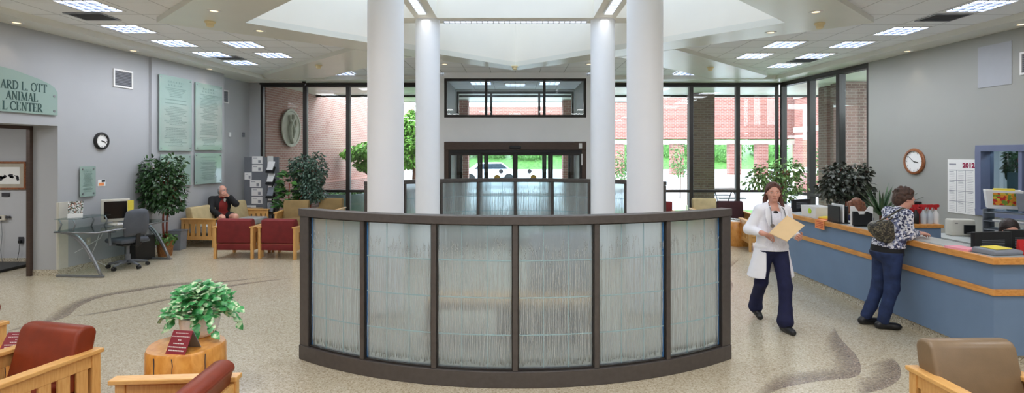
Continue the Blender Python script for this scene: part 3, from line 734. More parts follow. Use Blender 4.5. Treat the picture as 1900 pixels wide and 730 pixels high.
# ------------------------------------------------------------------ curved cast-glass screens
RC = (0.0, 8.25); RR = 3.6
def screen(label, a_c, half, npan, endw, side, group):
    t = thing('glass_screen', label, 'glass partition', (RC[0], RC[1], 0), 0, group)
    c = (0, 0)
    TZ = 1.468
    mb = MB(); mb.arcbox(c, RR-.06, RR+.06, a_c-half-endw, a_c+half+endw, TZ-.072, TZ, 48); mb.build('top_rail', M['railbronze'], t, bevel=0.004)
    mb = MB(); mb.arcbox(c, RR-.055, RR+.055, a_c-half-endw, a_c+half+endw, 0, .14, 48); mb.build('base_rail', M['railbronze'], t, bevel=0.004)
    st = 2*half/npan
    mw = .021/RR
    for i in range(npan+1):
        a = a_c-half+i*st
        w0, w1 = mw, mw
        if i == 0: w0 = endw
        if i == npan: w1 = endw
        mb = MB(); mb.arcbox(c, RR-.045, RR+.045, a-w0, a+w1, .14, TZ-.075, 2); mb.build('mullion', M['railbronze'], t, bevel=0.003)
    for i in range(npan):
        a0 = a_c-half+i*st+mw; a1 = a_c-half+(i+1)*st-mw
        mb = MB(); b = .013/RR
        for (p, q, z0, z1) in ((a0, a1, .14, .155), (a0, a1, TZ-.084, TZ-.072), (a0, a0+b*.7, .155, TZ-.084), (a1-b*.7, a1, .155, TZ-.084)):
            mb.arcbox(c, RR-.02, RR+.03*side+.0, p, q, z0, z1, 8) if side > 0 else mb.arcbox(c, RR-.03, RR+.02, p, q, z0, z1, 8)
        mb.build('glazing_bead', M['bronze'], t)
        mb = MB(); mb.arcbox(c, RR-.006, RR+.006, a0, a1, .14, TZ-.075, 10); g = mb.build('glass_panel', M['cast'], t, auto=30)
        # seams
        mb = MB(); rs = RR+side*.008
        for h in (.44, .76, 1.08):
            mb.arcbox(c, rs-.003, rs+.003, a0+b, a1-b, h-.005, h+.005, 8)
        for k in (1, 2):
            aa = a0+(a1-a0)*k/3; mb.arcbox(c, rs-.003, rs+.003, aa-.0009, aa+.0009, .155, TZ-.084, 1)
        if side > 0 and i not in (2, 3):
            me_ = MB(); q0 = (a0+b*.75) if i < 3 else (a1-b*.75-.014/RR); me_.arcbox(c, RR+.0055, RR+.009, q0, q0+.014/RR, .157, TZ-.086, 1); me_.build('glass_edge', M['edge'], g)
        mb.build('seam', M['seam'], g)
        rr = random.Random(100+i+int(a_c*10)); mb = MB()
        nre = 58
        for k in range(nre):
            a = a0+b+(a1-a0-2*b)*(k+rr.uniform(.1, .9))/nre
            top = rr.choice((rr.uniform(1.08, 1.2), rr.uniform(1.14, 1.2), rr.uniform(1.18, 1.27))); bot = .17+rr.uniform(0, .04)
            ph, am, lean = rr.uniform(0, 6), rr.uniform(.002, .006), rr.uniform(-.02, .02)
            pts = []; rad = []; n = 16; r0 = rr.uniform(.0018, .0036)
            for j in range(n+1):
                f = j/n; z = bot+(top-bot)*f
                off = am*math.sin(ph+f*rr.uniform(9, 11))+lean*f*f*f+am*.5*math.sin(ph*2+f*23)
                aa = min(max(a+off/RR, a0+b), a1-b)
                pts.append(((RR+side*.008)*math.sin(aa), -(RR+side*.008)*math.cos(aa), z)); rad.append(r0*(1 if f < .85 else (1-f)/.15*.8+.2))
            mb.tube(pts, rad, 5)
            if rr.random() < .5:   # seed head
                p = Vector(pts[-1])
                for q in range(3):
                    mb.tube([p-Vector((0, 0, .02*q)), p+Vector((rr.uniform(-.02, .02), 0, .035-.02*q))], [.003, .001], 4)
        mb.build('reed_relief', M['reed'], g, smooth=True)
    return t
screen('curved bronze-framed screen of six reed-patterned glass panels facing the camera', 0, R(33.6), 6, R(1.7), 1, 'curved glass screens')
screen('farther curved glass screen beyond the rear columns, low in front of the entrance doors', PI, R(52), 8, R(1.2), -1, 'curved glass screens')
# ------------------------------------------------------------------ outside
mb = MB(); mb.box(-110, 130, 14.95, 125, -.3, -.06)
mb.box(7.6, 70, -5, 14.95, -.3, -.06); mb.box(-60, -8.2, 10.2, 14.95, -.3, -.06)
struct(mb.build('ground', M['asphalt']))
mb = MB(); mb.box(2.3, 11, 15.2, 19.5, -.06, -.03); mb.box(9.0, 14, 11.6, 15.2, -.06, -.03); mb.box(-5.4, -2.2, 15.4, 19, -.06, -.03)
t = tag(mb.build('lawn', M['lawn']), 'strip of bright green lawn outside below the windows', 'grass', kind='stuff')
# grassy bank far beyond
mb = MB(); vs = []; nx, ny = 60, 8
for j in range(ny+1):
    for i in range(nx+1):
        x = -110+i*4; y = 72+j*5; z = -.1+(1-math.exp(-j/3))*5.2*(1+.12*math.sin(x*.3)+.1*math.sin(x*.9+j))*(1.3 if x > 8 else 1); vs.append((x, y, z if j else -.1))
mb.add(vs, [(j*(nx+1)+i, j*(nx+1)+i+1, (j+1)*(nx+1)+i+1, (j+1)*(nx+1)+i) for j in range(ny) for i in range(nx)])
o = mb.build('terrain', M['bushmid'], smooth=True); struct(o)
# roof overhang with fascia
mb = MB()
mb.prism([(LW(15.0)-.3, 15.0), (-VX-.02, 15.0), (-VX-.02, 16.7), (VX+.02, 16.7), (VX+.02, 15.0), (7.7, 15.0), (7.7, 10.5), (11.2, 10.5), (11.2, 18.1), (LW(18.1)-.1, 18.1)], CEIL, CEIL+.3)
struct(mb.build('roof_overhang', M['soffit']))
mb = MB(); mb.box(LW(18.1)-.1, 11.3, 18.1, 18.2, CEIL-.06, CEIL+.5); mb.box(11.2, 11.3, 10.5, 18.1, CEIL-.06, CEIL+.5); struct(mb.build('roof_fascia', M['bronze']))
# left wing brick wall
a, b = 15.07, 30.0
t = thing('brick_wing', 'brick side wall of the wing running away beyond the left windows', 'building', (LW(a), a, -.06), math.atan2(1, .09))
L = math.hypot(b-a, LW(b)-LW(a))
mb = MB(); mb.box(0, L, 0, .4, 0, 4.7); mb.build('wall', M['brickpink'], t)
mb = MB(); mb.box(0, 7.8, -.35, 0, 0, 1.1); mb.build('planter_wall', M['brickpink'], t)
# emblem on that wall: oval disc with a twining figure
D = 16.35; p = Vector((LW(D)+.03, D, EYE-(238-CY)*D/F))
t = thing('wall_emblem', 'pale metal medallion with twining figure on the brick wall outside the left window', 'emblem', p, math.atan2(1, .09))
mb = MB(); mb.lathe([(0, 0), (.55, 0), (.57, .02), (.57, .05), (.52, .05), (.50, .03), (0, .03)], 40); 
for v in mb.v: v.xyz = (v.x, -v.z, v.y)
mb.build('disc', M['tangrey'], t, auto=35)
mb = MB()
pts = [(.02, -.46), (-.10, -.25), (-.13, 0), (-.02, .18), (.10, .28), (.08, .42)]
mb.tube([(x, -.06, z) for x, z in pts], [.05, .06, .07, .06, .06, .04], 8)
mb.tube([(.05, -.06, -.3), (.16, -.06, -.1), (.05, -.06, .1), (-.12, -.06, .25), (-.16, -.06, .38)], [.03, .05, .05, .05, .03], 8)
mb.tube([(.12, -.06, .02), (.24, -.06, .12), (.2, -.06, .3)], [.04, .05, .03], 8)
mb.build('relief_figure', M['tangrey'], t, smooth=True)
# opposite building on the right with an arcade
def arcade(name, label, x0, x1, y, z0, z1, piers, mt='brick'):
    t = thing(name, label, 'building', (x0, y, -.06))
    mb = MB(); mb.box(0, x1-x0, 0, 1.2, z0+.3, z1); mb.build('upper_wall', M[mt], t)
    mb = MB(); mb.box(-.02, x1-x0, -.05, 1.22, z0, z0+.22); mb.build('stone_band', M['limestone'], t)
    for (a, b) in piers:
        m = MB(); m.box(a-x0, b-x0, 0.02, .45, .9, z0); pr = m.build('pier', M[mt], t)
        m = MB(); m.box(a-x0-.05, b-x0+.05, -.04, .5, 0, .9); m.build('plinth', M['limestone'], pr)
    return t
X30 = lambda px: (px-CX)*30/F
piers = [(X30(1139), X30(1159)), (X30(1246), X30(1270)), (X30(1286), X30(1300)), (X30(1354), X30(1376)), (X30(1405), X30(1426)), (X30(1478), X30(1510)), (X30(1560), X30(1600)), (X30(1660), X30(1700))]
arcade('arcade_building', 'red brick building with stone-banded arcade across from the right windows', X30(1128), 26, 30, 2.6, 8.6, piers)
t = thing('brick_canopy', 'long brick parapet seen against sky through the window over the entrance', 'building', (-5.3, 30.5, -.06))
mb = MB(); mb.box(0, 10.2, 0, .8, 3.2, 4.74); mb.build('parapet', M['brick'], t)
mb = MB(); mb.box(0, 1.0, 0, .8, 0, 3.0); mb.build('pier', M['brick'], t); mb = MB(); mb.box(9.2, 10.2, 0, .8, 0, 3.0); mb.build('pier', M['brick'], t)
# right wing beyond side windows
t = thing('brick_block', 'brick block with pale stone bands beyond the right side windows', 'building', (15.0, 13, -.06))
mb = MB(); mb.box(0, 6, 0, 16, 0, 7.5); mb.build('wall', M['brick'], t)
mb = MB()
for z in (1.1, 3.2, 5.0): mb.box(-.06, 0, -.05, 16, z, z+.28); mb.box(-.06, 6, -.06, 0, z, z+.28)
mb.build('stone_band', M['limestone'], t)
for k in range(3):
    w = MB(); w.box(-.05, .1, 3+k*4.2, 4.6+k*4.2, 3.5, 4.9); w.build('window', M['carwhite'], t)
# brick columns under the roof overhang
cc = [((1287, 1326), 17.4, 'dark brick column under the roof overhang beyond the right windows'), ((1045, 1062), 19.6, 'brick column outside the entrance, seen through the right of the doors'), ((851, 868), 19.6, 'brick column outside the entrance, seen through the left of the doors'),
      ((1534, 1562), 15.6, 'dark brick column outside between the side windows'), ((1566, 1609), 14.6, 'wide brick column close outside the nearest side window')]
for (a, b), D, l in cc:
    xa, xb = (a-CX)*D/F, (b-CX)*D/F
    if D > 19: xa, xb = (xa, xa+.62) if xa > 0 else (xb-.62, xb)
    t = thing('brick_column', l, 'column', ((xa+xb)/2, D, -.06), 0, 'brick columns outside')
    h = (xb-xa)/2
    top = CEIL+.05
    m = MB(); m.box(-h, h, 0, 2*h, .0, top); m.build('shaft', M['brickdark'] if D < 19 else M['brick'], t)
    m = MB(); m.box(-h-.03, h+.03, -.03, 2*h+.03, 0, .35); m.build('plinth', M['limestone'], t)
t = thing('entrance_canopy', 'flat canopy slab over the brick columns outside the doors', 'canopy', (0, 19.2, CEIL))
m = MB(); m.box(-4.2, 4.2, -1.0, 1.2, 0, .1); m.build('soffit', M['soffit'], t); m = MB(); m.box(-4.25, 4.25, 1.2, 1.3, -.02, .5); m.build('fascia', M['bronze'], t)
# curved concrete planters outside left
for (px, D, r, h, l) in ((640, 17.6, .75, .78, 'low rounded grey concrete planter outside the second left window'), (727, 19.3, .85, .75, 'wide grey concrete planter outside beside the front left column')):
    x = (px-CX)*D/F
    t = thing('concrete_planter', l, 'planter', (x, D, -.06)); m = MB(); m.lathe([(r, 0), (r, h*.7), (r*.9, h), (r*.82, h), (r*.8, h-.1), (0, h-.1)], 32); m.build('bowl', M['concgrey'], t, auto=40)
    f = MB(); rr = random.Random(5)
    for k in range(260):
        a, q = rr.uniform(0, 2*PI), r*.8*math.sqrt(rr.random()); f.leaf((q*math.cos(a), q*math.sin(a), h-.08), (rr.uniform(-1, 1), rr.uniform(-1, 1), rr.uniform(.4, 1.4)), (0, 0, 1), rr.uniform(.1, .22), .07)
    f.build('foliage', M['bushmid'], t)
# trees outside
def cloud(mb, n, blobs, L, W, rr, droop=.3, heart=False, mi=None, flat=.5):
    ws = [b[1][0]*b[1][1]*b[1][2] for b in blobs]; tot = sum(ws)
    for (c, r), w in zip(blobs, ws):
        for k in range(int(n*w/tot)):
            while True:
                p = Vector((rr.uniform(-1, 1), rr.uniform(-1, 1), rr.uniform(-1, 1)))
                if .35 < p.length < 1: break
            d = Vector((p.x, p.y, p.z*.4)).normalized()+Vector((rr.uniform(-.7, .7), rr.uniform(-.7, .7), rr.uniform(-.7, .3)))-Vector((0, 0, droop))
            q = Vector(c)+Vector((p.x*r[0], p.y*r[1], p.z*r[2]))
            s = rr.uniform(.7, 1.25)
            up = (0, 0, 1) if rr.random() < flat else (rr.uniform(-1, 1), rr.uniform(-1, 1), .5)
            mb.leaf(q, d, up, L*s, W*s, mi=(0 if mi is None else rr.choice(mi)), heart=heart)
def tree(name, label, loc, blobs, n, L, W, m, trunk, group=None, bark='bark', seed=1):
    t = thing(name, label, 'tree', loc, 0, group); rr = random.Random(seed)
    mb = MB(); cloud(mb, n, blobs, L, W, rr); mb.build('foliage', M[m], t)
    mb = MB()
    for pts, r in trunk: mb.tube(pts, r, 7)
    mb.build('trunk', M[bark], t, smooth=True); return t
tree('spring_tree', 'bright green tree outside the windows left of the front left column', (-5.55, 19.9, 0), [((-.35, 0, 2.0), (.5, .5, .22)), ((.2, 0, 2.15), (.65, .6, .3)), ((.65, 0, 1.9), (.55, .6, .35)), ((.2, .2, 1.6), (.6, .5, .25))], 2600, .13, .09, 'bushbright', [([(.4, 0, -.06), (.5, 0, .9), (.6, 0, 1.9)], [.06, .05, .03]), ([(.5, 0, .9), (-.4, 0, 1.7)], [.035, .02])], 'trees outside', seed=2)
tree('spring_tree', 'tall bright green tree outside between the two left columns', (-4.15, 21.9, 0), [((.1, 0, 2.4), (.6, .7, .5)), ((.0, 0, 3.1), (.5, .6, .6)), ((-.1, 0, 1.8), (.5, .6, .35)), ((.15, 0, 3.6), (.3, .3, .3))], 3600, .14, .1, 'bushbright', [([(0, 0, -.06), (.05, 0, 1.2), (0, 0, 3)], [.09, .07, .03])], 'trees outside', seed=3)
for (px, D, h, l) in ((1262, 25, 2.4, 'thin young sapling outside right of the front right column'), (1153, 25, 2.0, 'small sapling outside between the two right columns'), (1534, 18, 2.2, 'green sapling outside the far side window')):
    x = (px-CX)*D/F
    tree('young_tree', l, (x, D, -.06), [((0, 0, h*.75), (.5, .4, h*.35))], 500, .10, .06, 'bushmid', [([(0, 0, 0), (.02, 0, h*.6), (0, 0, h)], [.02, .015, .006]), ([(0, 0, h*.4), (.2, 0, h*.7)], [.01, .005]), ([(0, 0, h*.5), (-.2, 0, h*.8)], [.01, .005])], 'young trees outside', seed=int(px))
# hedge row of shrubs on the far bank, seen through doors and arcade
hs = [(-20, 46, 3), (-12, 48, 3.2), (-5.2, 44, 2.4), (-2.1, 45, 2.9), (1.2, 44, 2.7), (4.3, 45, 3.0), (9, 42, 3.0), (13, 44, 3.6), (17, 43, 3.4), (21, 44, 3.8), (26, 44, 3.6), (31, 46, 4)]
names = ['far left beyond the parked cars', 'second from the left on the bank', 'left edge of the view through the doors', 'in the left half of the doors', 'in the right half of the doors', 'right edge of the view through the doors', 'first of the shrubs behind the arcade', 'second of the shrubs behind the arcade', 'third of the shrubs behind the arcade', 'fourth of the shrubs behind the arcade', 'fifth of the shrubs behind the arcade', 'last of the shrubs behind the arcade']
for i, (x, y, h) in enumerate(hs):
    t = thing('round_shrub', 'green shrub on the far bank, '+names[i], 'shrub', (x*1.72, y*1.75, .3), 0, 'shrubs on the far bank'); rr = random.Random(50+i); h *= 1.75
    mb = MB(); mb.ell((0, 0, h*.5), (2.4, 1.6, h*.5), 14, 9); cloud(mb, 1800, [((0, 0, h*.52), (2.75, 2.0, h*.56))], .34, .22, rr); mb.build('foliage', M['bushmid'], t)
# parked cars
def car(label, loc, rz, s=1.0):
    t = thing('parked_car', label, 'car', loc, rz, 'parked cars outside')
    side = [(-2.1, .35), (-2.15, .8), (-1.9, .95), (-1.2, 1.0), (-.6, 1.42), (.9, 1.45), (1.5, 1.0), (2.1, .9), (2.2, .4)]
    mb = MB(); mb.prism_y(side, -.85, .85); mb.build('body', M['carwhite'], t, bevel=.06, seg=3)
    mb = MB(); mb.prism_y([(-1.1, 1.0), (-.58, 1.36), (.85, 1.38), (1.35, 1.0)], -.865, .865); mb.build('window', M['carglass'], t)
    for (wx, wy) in ((-1.35, -.8), (1.4, -.8), (-1.35, .8), (1.4, .8)):
        w = MB(); w.tube([(wx, wy-.1, .33), (wx, wy+.1, .33)], .33, 20); w.build('wheel', M['blackmat'], t)
    return t
car('white car parked outside, seen through the left sliding door', (-2.0, 39, -.06), R(12))
car('white car parked outside, seen between the two left columns', (-4.2, 26.0, -.06), R(75))
car('pale car parked outside beyond the left windows', (-9.2, 38, -.06), R(0))
# fire lane marker post seen in the right door
t = thing('bollard', 'yellow and dark bollard outside the right sliding door', 'bollard', at(1009, 330, 24).xy.to_3d()+Vector((0, 0, -.06)))
mb = MB(); mb.tube([(0, 0, 0), (0, 0, 1.3)], .07, 14); mb.build('post', M['yellow'], t, auto=40); mb = MB(); mb.tube([(0, 0, 1.3), (0, 0, 1.8)], .075, 14); mb.build('cap', M['black'], t, auto=40)
# picnic table outside the right windows
t = thing('outdoor_table', 'dark metal table with benches outside the right windows', 'table', (7.9, 20.5, -.06))
mb = MB(); mb.box(-.5, .5, -.4, .4, .72, .76); mb.build('tabletop', M['bronze'], t)
mb = MB(); mb.box(-.5, .5, -.9, -.65, .42, .46); mb.box(-.5, .5, .65, .9, .42, .46); mb.build('bench', M['bronze'], t)
mb = MB()
for s in (-1, 1): mb.tube([(s*.4, -.75, .0), (s*.35, 0, .72), (s*.4, .75, 0)], .025, 6)
mb.build('leg', M['bronze'], t)

# ------------------------------------------------------------------ furniture
def mission_seat(name, label, cat, loc, rz, cm, sm=None, w=.68, d=.72, nseat=1, group=None, hback=.80, panel_back=False, cshift=0.0):
    # faces local -Y; origin on the floor at the middle
    t = thing(name, label, cat, loc, rz, group); sm = sm or cm
    hw, hd = w/2, d/2; A = .62
    for s in (-1, 1):
        x0, x1 = (s*hw-.045, s*hw) if s > 0 else (s*hw, s*hw+.045)
        for (y0, y1) in ((-hd, -hd+.06), (hd-.06, hd)):
            m = MB(); m.box(x0, x1, y0, y1, 0, A-.03); m.build('leg', M['oak'], t, bevel=.004)
        m = MB(); m.box(x0-.02, x1+.02, -hd-.03, hd+.01, A-.03, A); m.build('arm', M['oakx'], t, bevel=.006)
        m = MB(); m.box(x0+.01, x1-.01, -hd+.06, hd-.06, A-.12, A-.03); m.box(x0+.01, x1-.01, -hd+.06, hd-.06, .16, .24)
        ns = 5; pitch = (d-.12)/ns
        for k in range(ns): 
            c = -hd+.06+pitch*(k+.5); m.box(x0+.013, x1-.013, c-pitch*.32, c+pitch*.32, .24, A-.12)
        m.build('slat_panel', M['oak'], t, bevel=.002)
    m = MB(); m.box(-hw+.045, hw-.045, -hd+.01, -hd+.04, .19, .29); m.box(-hw+.045, hw-.045, hd-.05, hd-.02, .19, .29); m.build('seat_rail', M['oakx'], t, bevel=.003)
    iw = (w-.10)/nseat
    for k in range(nseat):
        x0 = -hw+.05+iw*k+.004; x1 = x0+iw-.008
        m = MB(); m.box(x0, x1, -hd-.01, hd-.12, .29, .44); m.build('seat_cushion', M[sm], t, bevel=.035, seg=4)
        # leaning back cushion, wedge with a rounded top
        prof = []
        x0 += cshift; x1 += cshift
        yb, zb = hd-(.145 if nseat == 1 and not panel_back else .2), .36
        pr = [(-.10, 0), (.06, 0), (.135, .30), (.15, hback-.42), (.14, hback-.385), (.11, hback-.365), (.07, hback-.36), (.03, hback-.37), (.005, hback-.40)]
        m = MB(); m.prism_x([(yb+p[0], zb+p[1]) for p in pr], x0-(.012 if hback > .79 and nseat == 1 else 0), x1+(.012 if hback > .79 and nseat == 1 else 0)); m.build('back_cushion', M[cm], t, bevel=.022, seg=4)
    if panel_back:
        m = MB(); m.box(-hw+.05, hw-.05, hd-.10, hd-.015, .30, hback-.02); m.build('back_panel', M[cm], t, bevel=.018, seg=3)
        m = MB(); m.box(-hw+.05, hw-.05, hd-.10, hd-.015, .165, .294); m.build('lower_back_panel', M[cm], t, bevel=.018, seg=3)
    else:
        m = MB(); m.box(-hw+.045, hw-.045, hd-.035, hd-.012, .30, .38); m.box(-hw+.045, hw-.045, hd-.035, hd-.012, .52, .58); m.build('back_rail', M['oakx'], t, bevel=.003)
    return t
gA = 'oak armchairs in the foreground'
mission_seat('oak_armchair', 'oak slatted armchair with rust leather cushions, whole back in view at lower left', 'chair', (-3.345, 3.57, 0), R(-13.6), 'rust', w=.64, group=gA, hback=.79, cshift=.02)
mission_seat('oak_armchair', 'oak armchair with rust leather back turned sideways before the log table', 'chair', (-2.07, 3.05, 0), R(-86), 'rust', w=.64, group=gA, hback=.735)
mission_seat('oak_armchair', 'rust leather oak armchair cut off by the picture edge beside the maroon tent card', 'chair', (-4.60, 4.19, 0), R(-13), 'rust', w=.64, group=gA, hback=.79)
mission_seat('oak_armchair', 'oak armchair with taupe leather back in front of the blue counter corner', 'chair', (2.89, 3.17, 0), R(1), 'tanleather', w=.63, group=gA, hback=.815)
gR = 'burgundy chairs seen from behind'
mission_seat('burgundy_armchair', 'burgundy chair seen from behind in front of the seated man', 'chair', (-5.35, 10.62, 0), R(178), 'redfabric', w=.76, group=gR, hback=.76, panel_back=True)
mission_seat('burgundy_armchair', 'burgundy chair seen from behind with its slatted side showing', 'chair', (-4.47, 10.58, 0), R(172), 'redfabric', w=.76, group=gR, hback=.76, panel_back=True)
gT = 'armchairs along the windows'
mission_seat('window_armchair', 'olive upholstered oak armchair facing the room beside the big leafy plant', 'chair', (at(545, 0, 13.1).x, 13.1, 0), R(8), 'olive', group=gT, hback=.86)
mission_seat('window_armchair', 'olive upholstered oak armchair half hidden behind the end of the curved screen', 'chair', (at(608, 0, 13.7).x, 13.7, 0), R(0), 'olive', group=gT, hback=.86)
mission_seat('window_armchair', 'tan upholstered oak armchair under the right windows next to the maroon one', 'chair', (at(1312, 0, 13.5).x, 13.5, 0), R(-4), 'olivelt', 'olive', group=gT, hback=.87)
mission_seat('window_armchair', 'dark maroon upholstered oak armchair under the right windows', 'chair', (at(1357, 0, 12.85).x+.04, 12.85, 0), R(-6), 'maroon', group=gT, hback=.86)
mission_seat('window_armchair', 'oak armchair with maroon seat, slatted side showing behind the woman in white', 'chair', (at(1411, 0, 11.3).x+.02, 11.3, 0), R(172), 'maroon', group=gT, hback=.62)
mission_seat('window_armchair', 'reddish oak armchair just right of the front right column by the window', 'chair', (at(1222, 0, 13.0).x, 13.0, 0), R(-20), 'redfabric', group=gT, hback=.84)
# loveseat along left wall
D = 12.58
mission_seat('oak_loveseat', 'long oak slatted sofa with tan back cushions against the left wall', 'sofa', (LW(D)+.50, D, 0), R(84.9), 'olivelt', 'greyseat', w=2.12, d=.76, nseat=3, hback=.85)
# end table with cup
t = thing('end_table', 'small oak end table holding a white cup beside the seated man', 'table', (-6.85, 13.95, 0))
m = MB(); m.box(-.26, .26, -.18, .18, .56, .60); m.build('tabletop', M['oakx'], t, bevel=.005)
for (x, y) in ((-.22, -.14), (.22, -.14), (.22, .14), (-.22, .14)): m = MB(); m.box(x-.025, x+.025, y-.025, y+.025, 0, .56); m.build('leg', M['oak'], t)
m = MB(); m.box(-.22, .22, -.16, -.14, .46, .56); m.box(-.22, .22, -.13, .13, .12, .15); m.build('apron', M['oakx'], t)
t = thing('paper_cup', 'white cup standing on the end table', 'cup', (-6.97, 13.86, .60)); m = MB(); m.lathe([(.028, 0), (.04, .11), (.036, .11), (.025, .01), (0, .01)], 16); m.build('body', M['paper'], t, auto=40)
# low table between the burgundy chairs
t = thing('side_table', 'narrow oak table between the two burgundy chairs', 'table', (-4.92, 10.75, 0))
m = MB(); m.box(-.05, .05, -.28, .28, .50, .54); m.build('tabletop', M['oakx'], t)
for y in (-.24, .24): m = MB(); m.box(-.03, .03, y-.025, y+.025, 0, .5); m.build('leg', M['oak'], t)
# log tables
def log_table(label, loc, r, h, seed):
    t = thing('log_table', label, 'table', loc, 0, 'varnished log tables'); rr = random.Random(seed)
    n = 40; rad = [r*(1+.03*math.sin(2*PI*k/n*2+seed)+.02*math.sin(2*PI*k/n*5)) for k in range(n)]
    mb = MB(); vs = []
    prof = [(.97, 0), (1.0, .02), (1.02, h*.5), (1, h-.02), (.965, h)]
    for f, z in prof:
        for k in range(n): a = 2*PI*k/n; vs.append((rad[k]*f*math.cos(a), rad[k]*f*math.sin(a), z))
    fs = [(i*n+k, i*n+(k+1) % n, (i+1)*n+(k+1) % n, (i+1)*n+k) for i in range(4) for k in range(n)]+[tuple(range(n))[::-1], tuple(4*n+k for k in range(n))]
    mb.add(vs, fs); mb.build('log', M['stump'], t, auto=50)
    for a in (-1.85, -1.35, -.6):
        x, y = math.cos(a), math.sin(a); q = rad[int((a % (2*PI))/(2*PI)*n) % n]*1.012
        pts = [(x*q+rr.uniform(-.004, .004), y*q, h-.02-k*.05) for k in range(int(h*.7/.05))]
        mb = MB(); mb.tube(pts, [.0035*(1-k/len(pts)*.6) for k in range(len(pts))], 5); mb.build('crack', M['ink'], t)
    return t
log_table('varnished round log table carrying the potted ivy', (-2.60, 4.27, 0), .283, .5, 3)
log_table('varnished log table between the two leftmost rust armchairs', (-3.83, 4.22, 0), .22, .5, 5)
log_table('varnished log table with magazines behind the woman in white', (at(1366, 0, 12.0).x, 11.95, 0), .33, .52, 6)
for k, (x, y, a) in enumerate(((-.12, -.1, .3), (.1, .02, -.4), (-.02, .14, .9))):
    D = 12.0; t = thing('magazine', 'magazine lying on the log table behind the woman in white', 'magazine', (at(1366, 0, D).x+x, D+y, .52+k*.009), a, 'magazines on the log table')
    m = MB(); m.box(-.10, .10, -.14, .14, 0, .008); m.build('cover', M['leaflet'] if k else M['white'], t)
def tent_card(label, loc, rz, w=.19, h=.14):
    t = thing('tent_card', label, 'sign', loc, rz, 'maroon tent cards')
    q = math.atan2(.07, h)
    m = MB(); m.prism_x([(-.085, 0), (-.081, 0), (0, h), (0, h+.003), (-.003, h+.003)], -w/2, w/2); f = m.build('front_panel', M['redcard'], t)
    m = MB(); m.prism_x([(.085, 0), (.081, 0), (-.001, h), (0, h+.003), (.002, h+.003)], -w/2, w/2); m.build('rear_panel', M['greyplas'], t)
    ang = math.atan2(h, .085)
    mb = MB(); rr = random.Random(4); 
    for k, (wd) in enumerate((.11, .15, .03, .09, .15, .13)):
        f0 = .88-.145*k; n = max(1, int(wd/.012))
        for j in range(n):
            x = -wd/2+j*wd/n; y = -.085*(1-f0)-.002; z = h*f0
            mb.box(x, x+wd/n*.72, y-.001, y+.001, z-.005, z+.005)
    mb.build('lettering', M['paper'], f)
    return t
tent_card('maroon tent card with white lettering on the log table before the potted ivy', (-2.53, 4.12, .5), R(-9), w=.165, h=.15)
tent_card('maroon tent card on the log table behind the far left armchair', (-3.84, 4.20, .5), R(4), h=.11)
# pothos in white wicker basket
t = thing('potted_ivy', 'variegated trailing ivy in a ribbed white basket on the log table', 'plant', (-2.61, 4.47, .5))
prof = [(.095, 0), (.112, .012), (.136, .06), (.148, .12), (.147, .165), (.136, .165), (.128, .145), (0, .145)]
m = MB(); n = 56; vs = []
for (r, z) in prof:
    for j in range(n):
        a = 2*PI*j/n; q = r*(1+(.016 if j % 2 else -.012)) if r > .1 else r; vs.append((q*math.cos(a), q*math.sin(a), z))
k = len(prof); m.add(vs, [(i*n+j, i*n+(j+1) % n, (i+1)*n+(j+1) % n, (i+1)*n+j) for i in range(k-1) for j in range(n)]+[tuple(range(n))[::-1]])
m.build('basket', M['pot'], t, auto=60)
rr = random.Random(11); fl = MB(); stems = MB()
for k in range(420):
    a = rr.uniform(0, 2*PI); e = rr.uniform(.02, 1.45); q = rr.uniform(.6, 1.0)
    p = Vector((math.cos(a)*math.cos(e)*.245, math.sin(a)*math.cos(e)*.23, .19+math.sin(e)*.25))*1
    p = Vector((p.x*q, p.y*q, .17+(p.z-.17)*q))
    d = Vector((math.cos(a), math.sin(a), rr.uniform(-.45, .5))); fl.leaf(p, d+Vector((rr.uniform(-.5, .5), rr.uniform(-.5, .5), 0)), (rr.uniform(-.4, .4), -.5+rr.uniform(-.4, .4), 1), rr.uniform(.045, .072), rr.uniform(.05, .072), heart=True, bend=.12, mi=0)
    if k % 4 == 0: stems.tube([(0, 0, .15), (p.x*.5, p.y*.5, .15+(p.z-.15)*.75), p], [.003, .0025, .002], 4)
for (a, L, dz) in ((2.9, .33, -.10), (3.3, .30, -.02), (-.2, .36, .08), (.1, .30, -.08), (-1.2, .2, -.08), (-2.4, .22, -.06), (-.7, .28, -.09), (3.0, .26, .03)):
    pts = [Vector((math.cos(a)*L*f, math.sin(a)*L*f, .17+.10*math.sin(f*PI)+dz*f*f)) for f in (0, .25, .5, .75, 1)]
    stems.tube(pts, .003, 4)
    for j in range(7):
        f = .4+.6*j/6; p = pts[0].lerp(pts[-1], f); p.z = .17+.10*math.sin(f*PI)+dz*f*f
        fl.leaf(p, (math.cos(a)+rr.uniform(-.8, .8), math.sin(a)+rr.uniform(-.8, .8), -.6), (0, -.6, 1), .075, .06, heart=True, bend=.2)
fl.build('foliage', M['pothos'], t, smooth=True); stems.build('stem', M['lightplant'], t)
# bench inside the screens, blurred through the glass
t = thing('lobby_bench', 'bench with tan seat and darker back, blurred behind the front glass screen', 'bench', (-.1, 5.85, 0))
m = MB(); m.box(-.85, .95, -.22, .25, .36, .46); m.build('seat', M['oakx'], t, bevel=.03, seg=3)
m = MB(); m.box(.25, .95, .17, .25, .46, 1.12); m.build('backrest', M['greyplas'], t, bevel=.03, seg=3)
m = MB(); m.box(-.1, .9, -.15, .2, 0, .36); m.build('base', M['bark'], t)
for x in (-.8, .9): m = MB(); m.box(x-.05, x+.05, -.2, .2, 0, .36); m.build('leg', M['oak'], t)

